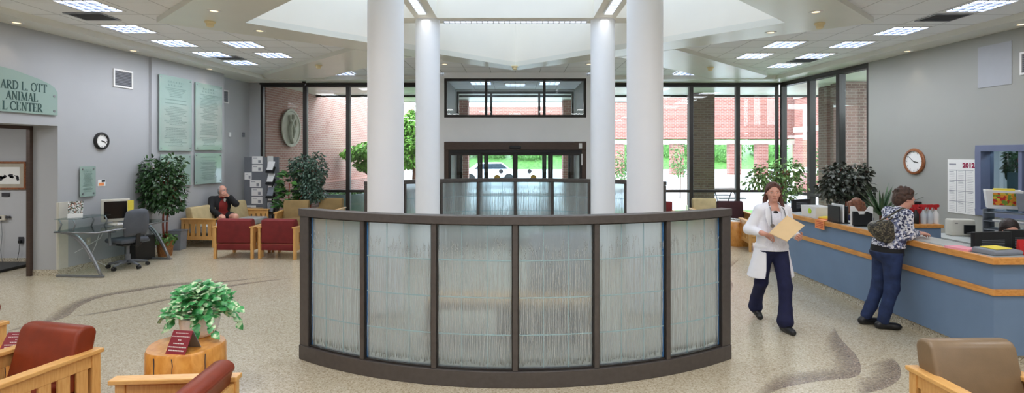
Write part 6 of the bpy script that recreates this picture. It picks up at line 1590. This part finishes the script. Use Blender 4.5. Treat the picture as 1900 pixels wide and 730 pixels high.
body = B.mesh('body', M['skin'], t)
face_parts(hd, hA, body, 1.0, M['hairred'])
H_ = SDF(.006)
H_.E(hd(0, -.022, .045), (.081, .097, .086), hA, k=.02); H_.E(hd(0, -.06, -.01), (.07, .06, .10), hA, k=.03)
H_.E(hd(0, .095, -.035), (.066, .085, .115), hA, k=.012, op='-')
for q in (-1, 1):
    H_.C(hd(q*.068, -.005, .03), hd(q*.082, -.03, -.08), .018, .024, k=.02); H_.C(hd(q*.082, -.03, -.08), hd(q*.098, .0, -.155), .026, .022, k=.02); H_.C(hd(q*.098, .0, -.155), hd(q*.092, .02, -.20), .022, .007, k=.01)
    H_.C(hd(q*.010, .045, .112), hd(q*.066, .035, .055), .012, .011, k=.02)
H_.mesh('hair', M['hairred'], t)
# blouse
C_ = SDF(.007); C_.E(ch, (.147, .102, .172), AX, k=.04); C_.E((.0, -.045, 1.235), (.115, .075, .07), AX, k=.03); C_.C(ch, (0, 0, .98), .108, .122, k=.04); C_.K((0, .01, 1.02), (0, .005, .872), (.150, .105), (.178, .132), AX, k=.03)
C_.E((0, -.13, 1.43), (.045, .07, .09), AX, k=.02, op='-')
C_.mesh('blouse', mat('white_print_cotton', (232, 232, 242), .8, var=.05, scale=60), t)
C_ = SDF(.006); C_.E((0, -.078, 1.325), (.030, .018, .018), AX, k=.01); C_.mesh('undershirt', M['black'], t)
# trousers
C_ = SDF(.007); C_.E(V(0, .01, .88), (.152, .108, .10), AX, k=.04)
limb(C_, [hpL, knL, V(-.068, .27, .24), V(-.058, .315, .13)], [.094, .072, .066, .084], .03); limb(C_, [hpR, knR, V(.05, -.205, .24), V(.032, -.235, .115)], [.094, .073, .068, .090], .03)
C_.B((-.5, -.6, -.1), (.5, .6, .045), k=.004); C_.B((-.5, -.6, .892), (.5, .6, 1.2), k=.004)
C_.mesh('trousers', M['navy'], t)
# coat
C_ = SDF(.007)
C_.E(ch+V(0, .012, .0), (.160, .120, .175), AX, k=.04); C_.C(shL, shR, .055, .055, k=.05); C_.C(shL, (-.04, .0, 1.405), .05, .045, k=.03); C_.C(shR, (.04, .0, 1.405), .05, .045, k=.03)
C_.K((0, .02, 1.20), (0, .02, .92), (.170, .115), (.178, .125), AX, k=.03); C_.K((0, .02, .94), (.01, .07, .565), (.180, .128), (.272, .170), AX, k=.03)
limb(C_, [shL, elL, V(-.198, -.085, 1.095)], [.060, .057, .046], .03); limb(C_, [shR, elR, V(.220, -.125, 1.058)], [.060, .056, .045], .03)
C_.B((-.088, -.9, .3), (.088, .015, 1.16), k=.02); C_.B((-.10, -.9, .3), (.13, .02, .86), k=.02)
C_.E((0, -.20, 1.32), (.075, .19, .24), None, k=.015, op='-'); C_.E((0, -.02, 1.44), (.062, .07, .09), None, k=.01, op='-')
C_.E((0, .03, .5), (.21, .12, .35), None, k=.02, op='-')
coat = C_.mesh('lab_coat', M['coat'], t)
for s in (-1, 1):   # lapels
    m = MB(); m.add([(s*.050, -.075, 1.405), (s*.125, -.092, 1.37), (s*.135, -.122, 1.27), (s*.085, -.132, 1.12), (s*.062, -.125, 1.13), (s*.066, -.108, 1.30),
                     (s*.050, -.068, 1.405), (s*.125, -.080, 1.37), (s*.135, -.110, 1.27), (s*.085, -.120, 1.12), (s*.062, -.113, 1.13), (s*.066, -.098, 1.30)],
                    [(0, 1, 2, 5), (5, 2, 3, 4), (6, 11, 8, 7), (11, 10, 9, 8), (0, 6, 7, 1), (1, 7, 8, 2), (2, 8, 9, 3), (3, 9, 10, 4), (4, 10, 11, 5), (5, 11, 6, 0)])
    m.build('lapel', M['coat'], coat, bevel=.003)
shoe(t, 'shoe', anL, (0, -1), M['black'], toe_drop=.05); shoe(t, 'shoe', anR, (.12, -1), M['black'])
# stethoscope, pen, folder
s_ = thing('stethoscope', 'dark stethoscope hanging round the neck of the woman in white', 'stethoscope', (px0, py0, 0))
m = MB(); m.tube([(-.075, -.145, 1.19), (-.078, -.145, 1.26), (-.075, -.120, 1.36), (-.058, -.02, 1.425), (0, .06, 1.435), (.060, -.02, 1.425), (.078, -.118, 1.36), (.088, -.142, 1.27), (.080, -.150, 1.22)], .0055, 8); m.build('tubing', M['midgrey'], s_, smooth=True)
m = MB(); m.tube([(-.075, -.148, 1.18), (-.075, -.162, 1.18)], .022, 16); m.build('chest_piece', M['steel'], s_, auto=40)
m = MB(); m.tube([(.080, -.150, 1.22), (.062, -.155, 1.17)], .004, 6); m.tube([(.080, -.150, 1.22), (.095, -.155, 1.17)], .004, 6); m.build('ear_tube', M['steel'], s_)
f_ = thing('file_folder', 'manila folder held open by the woman in the white coat', 'folder', (px0, py0, 0))
D = 6.02
c4 = [at(1428, 433, D+.03), at(1461, 401, D+.06), at(1493, 419, D-.02), at(1461, 448, D-.05)]
o_ = Vector((px0, py0, 0)); nn = Vector((.1, -.97, .2)).normalized()
for nm, th, sc_ in (('front_cover', 0.0, 1.0), ('back_cover', .006, 1.03)):
    cc_ = sum(c4, Vector())/4; q = [cc_+(p-cc_)*sc_-o_-nn*th for p in c4]
    m = MB(); m.add([v for v in q]+[v-nn*.003 for v in q], [(0, 1, 2, 3), (7, 6, 5, 4)]+[(i, (i+1) % 4, 4+(i+1) % 4, 4+i) for i in range(4)]); m.build(nm, M['manila'], f_)
p_ = thing('pen', 'dark pen held in the hand of the woman in white', 'pen', (px0, py0, 0)); m = MB(); w = wrL; m.tube([(w[0]+.075, w[1]-.075, w[2]-.10), (w[0]+.085, w[1]-.06, w[2]+.01)], [.0025, .005], 8); m.build('barrel', M['ink'], p_)

# ---- customer leaning on the counter, facing +X
cx_, cy_ = 4.20, 6.20
t = thing('person', 'woman in floral blouse and jeans leaning on the blue counter', 'person', (cx_, cy_, 0), 0, 'people in the lobby')
hc = V(.285, .02, 1.475); ch = V(.16, .02, 1.20); pel = V(.085, .02, .90)
fwd = (1, .05, 0); AX = axes((.99, .02, -.25), (.25, 0, .97))
shN, shF = V(.19, -.14, 1.315), V(.21, .18, 1.315)
elN, wrN = V(.235, -.12, 1.085), V(.43, .02, 1.085); elF, wrF = V(.26, .22, 1.09), V(.45, .14, 1.085)
hpN, hpF = V(.08, -.07, .87), V(.09, .11, .87)
knN, anN = V(.09, -.05, .47), V(.0, -.03, .10); knF, anF = V(.055, .12, .47), V(-.085, .14, .11)
B = SDF(.006); hd, hA = head(B, hc, (1, -.12, -.35), (.3, 0, 1), s=1.0)
B.C((.20, .02, 1.31), (.262, .02, 1.41), .054, .048, k=.03); B.E(ch, (.148, .10, .165), AX, k=.04); B.E(pel, (.150, .105, .12), axes(fwd), k=.05); B.C(ch, pel, .105, .11, k=.05); B.C(shN, shF, .052, .052, k=.05)
limb(B, [shN, elN, wrN], [.052, .042, .026]); limb(B, [shF, elF, wrF], [.052, .042, .026])
hand(B, wrN, (.95, .15, .05), (0, 0, -1), -1, curl=.45); hand(B, wrF, (.95, -.2, .0), (0, 0, -1), 1, curl=.35)
limb(B, [hpN, knN, anN], [.09, .06, .038], .03); limb(B, [hpF, knF, anF], [.09, .06, .038], .03)
body = B.mesh('body', M['skin'], t); face_parts(hd, hA, body, 1.0, M['hairbrown'])
H_ = SDF(.006); rr = random.Random(5)
H_.E(hd(0, -.03, .045), (.090, .098, .088), hA, k=.02); H_.E(hd(0, -.065, -.015), (.075, .06, .085), hA, k=.03)
for k in range(46):
    a = rr.uniform(0, 2*PI); e = rr.uniform(-.5, 1.4); x, y, z = math.cos(a)*math.cos(e), math.sin(a)*math.cos(e), math.sin(e)
    if y > .35 and z < .45: continue
    H_.E(hd(x*.088, -.03+y*.095, .04+z*.09), (rr.uniform(.016, .026),)*3, hA, k=.01)
H_.E(hd(0, .10, -.035), (.062, .085, .088), hA, k=.01, op='-')
H_.mesh('hair', M['hairbrown'], t, smooth=0)
C_ = SDF(.007); C_.E(ch, (.155, .112, .172), AX, k=.04); C_.E((.225, .02, 1.20), (.13, .07, .08), axes(fwd), k=.03); C_.K((.14, .02, 1.10), (.09, .02, .915), (.158, .130), (.184, .156), axes(fwd), k=.03); C_.C(shN, shF, .060, .060, k=.05)
limb(C_, [shN, elN, V(.40, .0, 1.088)], [.062, .054, .042], .03); limb(C_, [shF, elF, V(.42, .155, 1.088)], [.068, .056, .044], .03); C_.C((.19, .02, 1.31), (.235, .02, 1.36), .066, .058, k=.02)
C_.E((.262, .02, 1.42), (.05, .05, .06), None, k=.01, op='-')
C_.B((-.4, -.6, .0), (.6, .6, .93), k=.01)
C_.mesh('floral_blouse', M['floral'], t)
C_ = SDF(.007); C_.K((.088, .02, .97), (.080, .02, .855), (.172, .140), (.184, .158), axes(fwd), k=.02); C_.mesh('undershirt', M['blackcloth'], t)
C_ = SDF(.007); C_.E(pel+V(-.03, 0, -.03), (.168, .145, .115), axes(fwd), k=.05)
limb(C_, [hpN, knN, V(.03, -.035, .22), V(.005, -.03, .10)], [.104, .072, .060, .060], .035); limb(C_, [hpF, knF, V(-.03, .13, .22), V(-.078, .14, .11)], [.104, .072, .060, .060], .035)
C_.B((-.5, -.6, -.2), (.6, .6, .045), k=.004); C_.B((-.5, -.6, .885), (.6, .6, 1.2), k=.006); C_.mesh('jeans', M['denim'], t)
shoe(t, 'clog', anN, (1, -.25), M['black'], L=.25, clog=True); shoe(t, 'clog', anF, (1, -.1), M['black'], L=.25, clog=True)
m = MB()
for q in (-1, 1):
    cc_ = [hd(q*.030+.024*math.cos(a), .100-abs(q*.03+.024*math.cos(a))*.25, .012+.017*math.sin(a)) for a in [2*PI*k/12 for k in range(13)]]; m.tube([tuple(v) for v in cc_], .0018, 5)
    m.tube([tuple(hd(q*.054, .088, .016)), tuple(hd(q*.078, .0, .014))], .002, 5)
m.tube([tuple(hd(-.007, .1, .014)), tuple(hd(.007, .1, .014))], .0018, 5); m.build('glasses', M['steel'], t)
# handbag
b_ = thing('handbag', 'dark patterned shoulder bag hanging behind the customer', 'bag', (cx_-.075, cy_-.13, 0))
m = MB(); pr = [(-.13, 1.13), (-.145, 1.20), (-.10, 1.235), (.06, 1.265), (.10, 1.22), (.115, 1.05), (.05, .995), (-.03, 1.02)]
m.prism_y(pr, -.065, .065); m.build('body', M['purse'], b_, bevel=.028, seg=4)
m = MB(); m.tube([(-.09, -.02, 1.225), (.06, -.055, 1.32), (.20, -.035, 1.395), (.28, .03, 1.385), (.21, .10, 1.30), (.08, .02, 1.24)], .010, 6); m.build('strap', M['purse'], b_, smooth=True)

# ---- seated man on the sofa
sx_, sy_ = -6.86, 12.58
t = thing('person', 'grey-haired man in black jacket and shorts seated on the sofa, hand to chin', 'person', (sx_, sy_, 0), R(0), 'people in the lobby')
fw = unit((.72, -.69, 0)); AX = axes(fw); r_, f2, u2 = AX
def Q(x, y, z): return r_*x+f2*y+V(0, 0, z)
hc = Q(.0, .12, 1.15)
B = SDF(.008); hd, hA = head(B, hc, fw*.95+r_*-.35, s=1.06)
ch = Q(0, .04, .80); pel = Q(0, -.02, .55); shN, shF = Q(.19, .03, .95), Q(-.19, .03, .95)
elN, wrN = Q(.27, .20, .74), Q(.12, .42, .60); elF, wrF = Q(-.24, .26, .84), Q(-.075, .24, 1.035)
kn1, kn2 = Q(.12, .46, .56), Q(-.16, .46, .56); an1, an2 = Q(.13, .50, .10), Q(-.18, .52, .10)
B.C(Q(0, .05, .94), Q(0, .10, 1.07), .06, .055, k=.03); B.E(ch, (.17, .125, .19), AX, k=.05); B.E(pel, (.18, .14, .12), AX, k=.05); B.C(ch, pel, .13, .14, k=.05); B.C(shN, shF, .06, .06, k=.05)
limb(B, [shN, elN, wrN], [.055, .045, .03]); limb(B, [shF, elF, wrF], [.055, .045, .03])
hand(B, wrN, fw, (0, 0, -1), -1, curl=.4, s=1.1); hand(B, wrF, r_*.5+f2*.25+u2*.35, -f2+u2*.2, 1, curl=.6, s=1.1)
limb(B, [Q(.10, .03, .54), kn1, an1], [.095, .066, .042], .03); limb(B, [Q(-.10, .03, .54), kn2, an2], [.095, .066, .042], .03)
body = B.mesh('body', M['skin'], t); face_parts(hd, hA, body, 1.06, M['hairgrey'])
H_ = SDF(.008); H_.E(hd(0, -.032, .035), (.082, .095, .082), hA, k=.02); H_.E(hd(0, -.06, -.03), (.07, .05, .07), hA, k=.02); H_.E(hd(0, .105, -.02), (.064, .08, .105), hA, k=.01, op='-')
for q in (-1, 1): H_.C(hd(q*.075, -.01, .03), hd(q*.078, -.02, -.03), .016, .014)
H_.mesh('hair', M['hairgrey'], t)
C_ = SDF(.008); C_.E(ch, (.182, .138, .20), AX, k=.05); C_.C(ch, pel, .14, .155, k=.05); C_.E(Q(0, .03, .58), (.19, .16, .10), AX, k=.05); C_.C(Q(0, .06, .96), Q(0, .075, 1.0), .068, .064, k=.02); C_.mesh('red_shirt', M['redshirt'], t)
C_ = SDF(.008); C_.E(ch+Q(0, -.02, 0), (.212, .165, .225), AX, k=.05); C_.C(shN, shF, .078, .078, k=.05); C_.E(Q(0, -.03, .60), (.22, .17, .14), AX, k=.05)
limb(C_, [shN, elN, Q(.15, .38, .62)], [.08, .07, .055], .03); limb(C_, [shF, elF, Q(-.11, .24, .99)], [.08, .07, .055], .03)
C_.E(Q(0, .26, .78), (.095, .16, .26), AX, k=.02, op='-'); C_.E(Q(0, .09, 1.05), (.07, .07, .09), AX, k=.02, op='-'); C_.mesh('black_jacket', M['blackcloth'], t)
m = MB(); a_ = Q(-.03, .165, .93); m.obox(tuple(a_), (.05, .012, .08), (0, .3, 0)); m.build('shirt_collar', M['paper'], t)
C_ = SDF(.008); C_.E(pel+V(0, 0, -.02), (.19, .15, .10), AX, k=.05); limb(C_, [Q(.10, .03, .54), Q(.112, .27, .56)], [.11, .092], .04); limb(C_, [Q(-.10, .03, .54), Q(-.14, .27, .56)], [.11, .092], .04); C_.mesh('shorts', M['blackcloth'], t)
for nm, a in (('shoe', an1), ('shoe', an2)): shoe(t, nm, a, fw, M['midgrey'], L=.28)
m = MB()
for q in (-1, 1):
    cc_ = [hd(q*.031+.023*math.cos(a), .101, .010+.017*math.sin(a)) for a in [2*PI*k/10 for k in range(11)]]; m.tube([tuple(v) for v in cc_], .002, 5); m.tube([tuple(hd(q*.054, .095, .014)), tuple(hd(q*.078, .0, .012))], .002, 5)
m.build('glasses', M['ink'], t)

# ---- receptionists behind the counter, only heads in view
def seated(label, loc, fw, hairm, shirt, seat_z=.48, hz=1.16):
    t = thing('person', label, 'person', loc, 0, 'people in the lobby'); fw = unit(fw); AX = axes(fw); r_, f2, u2 = AX
    Q = lambda x, y, z: r_*x+f2*y+V(0, 0, z)
    B = SDF(.008); hd, hA = head(B, Q(0, .08, hz), fw-V(0, 0, .25))
    ch = Q(0, .02, hz-.35); pel = Q(0, -.02, hz-.62); s1, s2 = Q(.17, .02, hz-.21), Q(-.17, .02, hz-.21)
    B.C(Q(0, .03, hz-.22), Q(0, .06, hz-.08), .052, .047, k=.03); B.E(ch, (.145, .10, .17), AX, k=.05); B.C(ch, pel, .11, .13, k=.05); B.C(s1, s2, .05, .05, k=.05)
    e1, w1, e2, w2 = Q(.22, .12, .80), Q(.14, .30, .80), Q(-.22, .12, .80), Q(-.14, .30, .80)
    limb(B, [s1, e1, w1], [.05, .04, .026]); limb(B, [s2, e2, w2], [.05, .04, .026]); hand(B, w1, fw, (0, 0, -1), -1, .3); hand(B, w2, fw, (0, 0, -1), 1, .3)
    k1, k2, a1, a2 = Q(.1, .40, .52), Q(-.1, .40, .52), Q(.1, .38, .09), Q(-.1, .38, .09)
    limb(B, [Q(.09, .0, .52), k1, a1], [.085, .06, .04]); limb(B, [Q(-.09, 0, .52), k2, a2], [.085, .06, .04])
    body = B.mesh('body', M['skin'], t); face_parts(hd, hA, body, 1, hairm)
    H_ = SDF(.008); H_.E(hd(0, -.025, .045), (.088, .10, .09), hA, k=.02); H_.E(hd(0, -.06, -.04), (.08, .055, .11), hA, k=.03); H_.E(hd(0, .10, -.045), (.064, .085, .10), hA, k=.01, op='-')
    for q in (-1, 1): H_.C(hd(q*(.078 if hairm is not M['copperhair'] else .095), -.01, .03), hd(q*(.084 if hairm is not M['copperhair'] else .105), -.02, -.1), *((.02, .022) if hairm is not M['copperhair'] else (.045, .04)))
    H_.mesh('hair', hairm, t)
    C_ = SDF(.008); C_.E(ch, (.16, .115, .18), AX, k=.05); C_.C(ch, pel, .125, .145, k=.05); C_.C(s1, s2, .062, .062, k=.05); limb(C_, [s1, e1], [.064, .055]); limb(C_, [s2, e2], [.064, .055]); C_.mesh('shirt', shirt, t)
    C_ = SDF(.008); limb(C_, [Q(.09, .0, .52), k1, a1+V(0, 0, .03)], [.10, .072, .06]); limb(C_, [Q(-.09, 0, .52), k2, a2+V(0, 0, .03)], [.10, .072, .06]); C_.mesh('trousers', M['navy'], t)
    for a in (a1, a2): shoe(t, 'shoe', a, fw, M['black'])
    c_ = thing('task_chair', 'dark task chair under the '+('receptionist behind the black monitors' if hairm is not M['copperhair'] else 'auburn-haired person behind the file sorter'), 'chair', loc)
    m = MB(); p = Q(0, -.0, 0); m.lathe([(.2, .37), (.23, .39), (.22, .425), (0, .43)], 20, c=tuple(p)); m.build('seat', M['chairgrey'], c_, auto=40); m = MB(); m.tube([tuple(p), tuple(p+V(0, 0, .38))], .03, 10); m.build('column', M['black'], c_)
    for k in range(5): a = 2*PI*k/5; m = MB(); m.tube([tuple(p+V(0, 0, .06)), tuple(p+V(.27*math.cos(a), .27*math.sin(a), .028))], [.03, .028], 8); m.build('base_arm', M['black'], c_)
    return t
M['copperhair'] = mat('chestnut_hair', (122, 74, 48), .5, var=.25, scale=30, bump=.5, bscale=60)
D = 6.45; x = at(1867, 0, D).x
seated('dark-haired person seated low behind the black monitors, only hair and brow showing', (x, D, 0), (-.35, -1, 0), M['hairdark'], M['greyplas'], hz=1.10)
D = 9.0; x = at(1592, 0, D).x
seated('chestnut-haired person seated behind the counter, only the top of the head showing', (x, D, 0), (.2, 1, 0), M['copperhair'], M['navy'], hz=1.13)

# ------------------------------------------------------------------ light
w = bpy.data.worlds.new('overcast_sky'); SC.world = w; w.use_nodes = True; nt = w.node_tree
bg = nt.nodes['Background']; tc = N(nt, 'TexCoord'); sp = N(nt, 'SeparateXYZ'); nt.links.new(tc.outputs['Generated'], sp.inputs[0])
rp = ramp(nt, sp.outputs['Z'], [(0.0, (.91, .95, 1.0)), (0.6, (.76, .87, 1.0))]); nt.links.new(rp.outputs[0], bg.inputs[0]); bg.inputs[1].default_value = 8.0
w.cycles.sampling_method = 'AUTOMATIC'
def portal(loc, rot, sx, sy):
    l = bpy.data.lights.new('portal', 'AREA'); l.shape = 'RECTANGLE'; l.size = sx; l.size_y = sy; l.cycles.is_portal = True
    o = bpy.data.objects.new('portal', l); COL.objects.link(o); o.location = loc; o.rotation_euler = rot
portal((0, DC[1], WZ+.1), (0, 0, R(45)), 5.9, 5.9)
portal((-4.5, 15.1, 2.0), (R(-90), 0, 0), 5.0, 3.8); portal((4.6, 15.1, 2.0), (R(-90), 0, 0), 5.4, 3.8)
portal((7.75, 13.2, 2.0), (0, R(90), 0), 3.8, 3.3)
def area(name, loc, rot, sx, sy, power, col=(1, 1, 1), spread=None):
    l = bpy.data.lights.new(name, 'AREA'); l.shape = 'RECTANGLE'; l.size = sx; l.size_y = sy; l.energy = power; l.color = col
    if spread: l.spread = spread
    o = bpy.data.objects.new(name, l); COL.objects.link(o); o.location = loc; o.rotation_euler = rot; return o
for i, (x, y) in enumerate(tr_pos):
    area('ceiling_lamp_or_fill', (x, y, CEIL-.03), (0, 0, 0), .55, .55, 12, (.92, .95, 1))
# unseen fill lights added around the camera end to brighten foreground and columns
for x in (-5.9, -3, 0, 3, 5.9):
    for y in (-1.5, 1.2, 3.6):
        if abs(x)+abs(y-8.1) > 5.6: area('ceiling_lamp_or_fill', (x, y, CEIL-.03), (0, 0, 0), .55, .55, 27, (.95, .96, 1))
area('office_fill', (9.3, 8.6, 2.8), (0, 0, 0), 1.2, .6, 110); area('corridor_fill', (-9.6, 7.6, 2.65), (0, 0, 0), 1.2, .6, 40)  # unseen fill lights added to lift the dark office and corridor
for s in (-1.4, 1.4): area('ceiling_lamp_or_fill', (s, 2.5, CEIL-.03), (0, 0, 0), .55, .55, 32, (.95, .96, 1))  # extra fill pair, added out of view to brighten the front columns
for s in (-1, 1): area('strip_light', (s*S, 8.2, BZ0-.04), (0, 0, 0), .14, 3.0, 7, (.92, .95, 1))
for (p, ln, l) in dl2:
    D = (CEIL-.02-EYE)*F/(CY-p[1]); x = (p[0]-CX)*D/F; x = ln(D)+(.2 if x < 0 else -.2)
    lt = bpy.data.lights.new('downlight_bulb', 'SPOT'); lt.energy = 5; lt.spot_size = R(70); lt.spot_blend = .6; lt.color = (1, .82, .62); lt.shadow_soft_size = .04
    o = bpy.data.objects.new('downlight_bulb', lt); COL.objects.link(o); o.location = (x, D, CEIL-.04)
# ------------------------------------------------------------------ camera
cam = bpy.data.cameras.new('camera'); co = bpy.data.objects.new('camera', cam); COL.objects.link(co); SC.camera = co
cam.sensor_width = 36; cam.lens = F/1900*36; cam.shift_x = -6/1900; cam.shift_y = -(365-CY)/1900
co.location = (0, 0, EYE); co.rotation_euler = (R(90), 0, 0); cam.clip_end = 300
SC.view_settings.view_transform = 'Standard'; SC.view_settings.look = 'None'; SC.view_settings.gamma = 1; SC.view_settings.exposure = EXPO
SC.view_settings.use_curve_mapping = False
cy = SC.cycles; cy.use_denoising = True; cy.max_bounces = 8; cy.diffuse_bounces = 5; cy.glossy_bounces = 3; cy.transmission_bounces = 6; cy.transparent_max_bounces = 12
cy.sample_clamp_indirect = 6; cy.caustics_reflective = False; cy.caustics_refractive = False
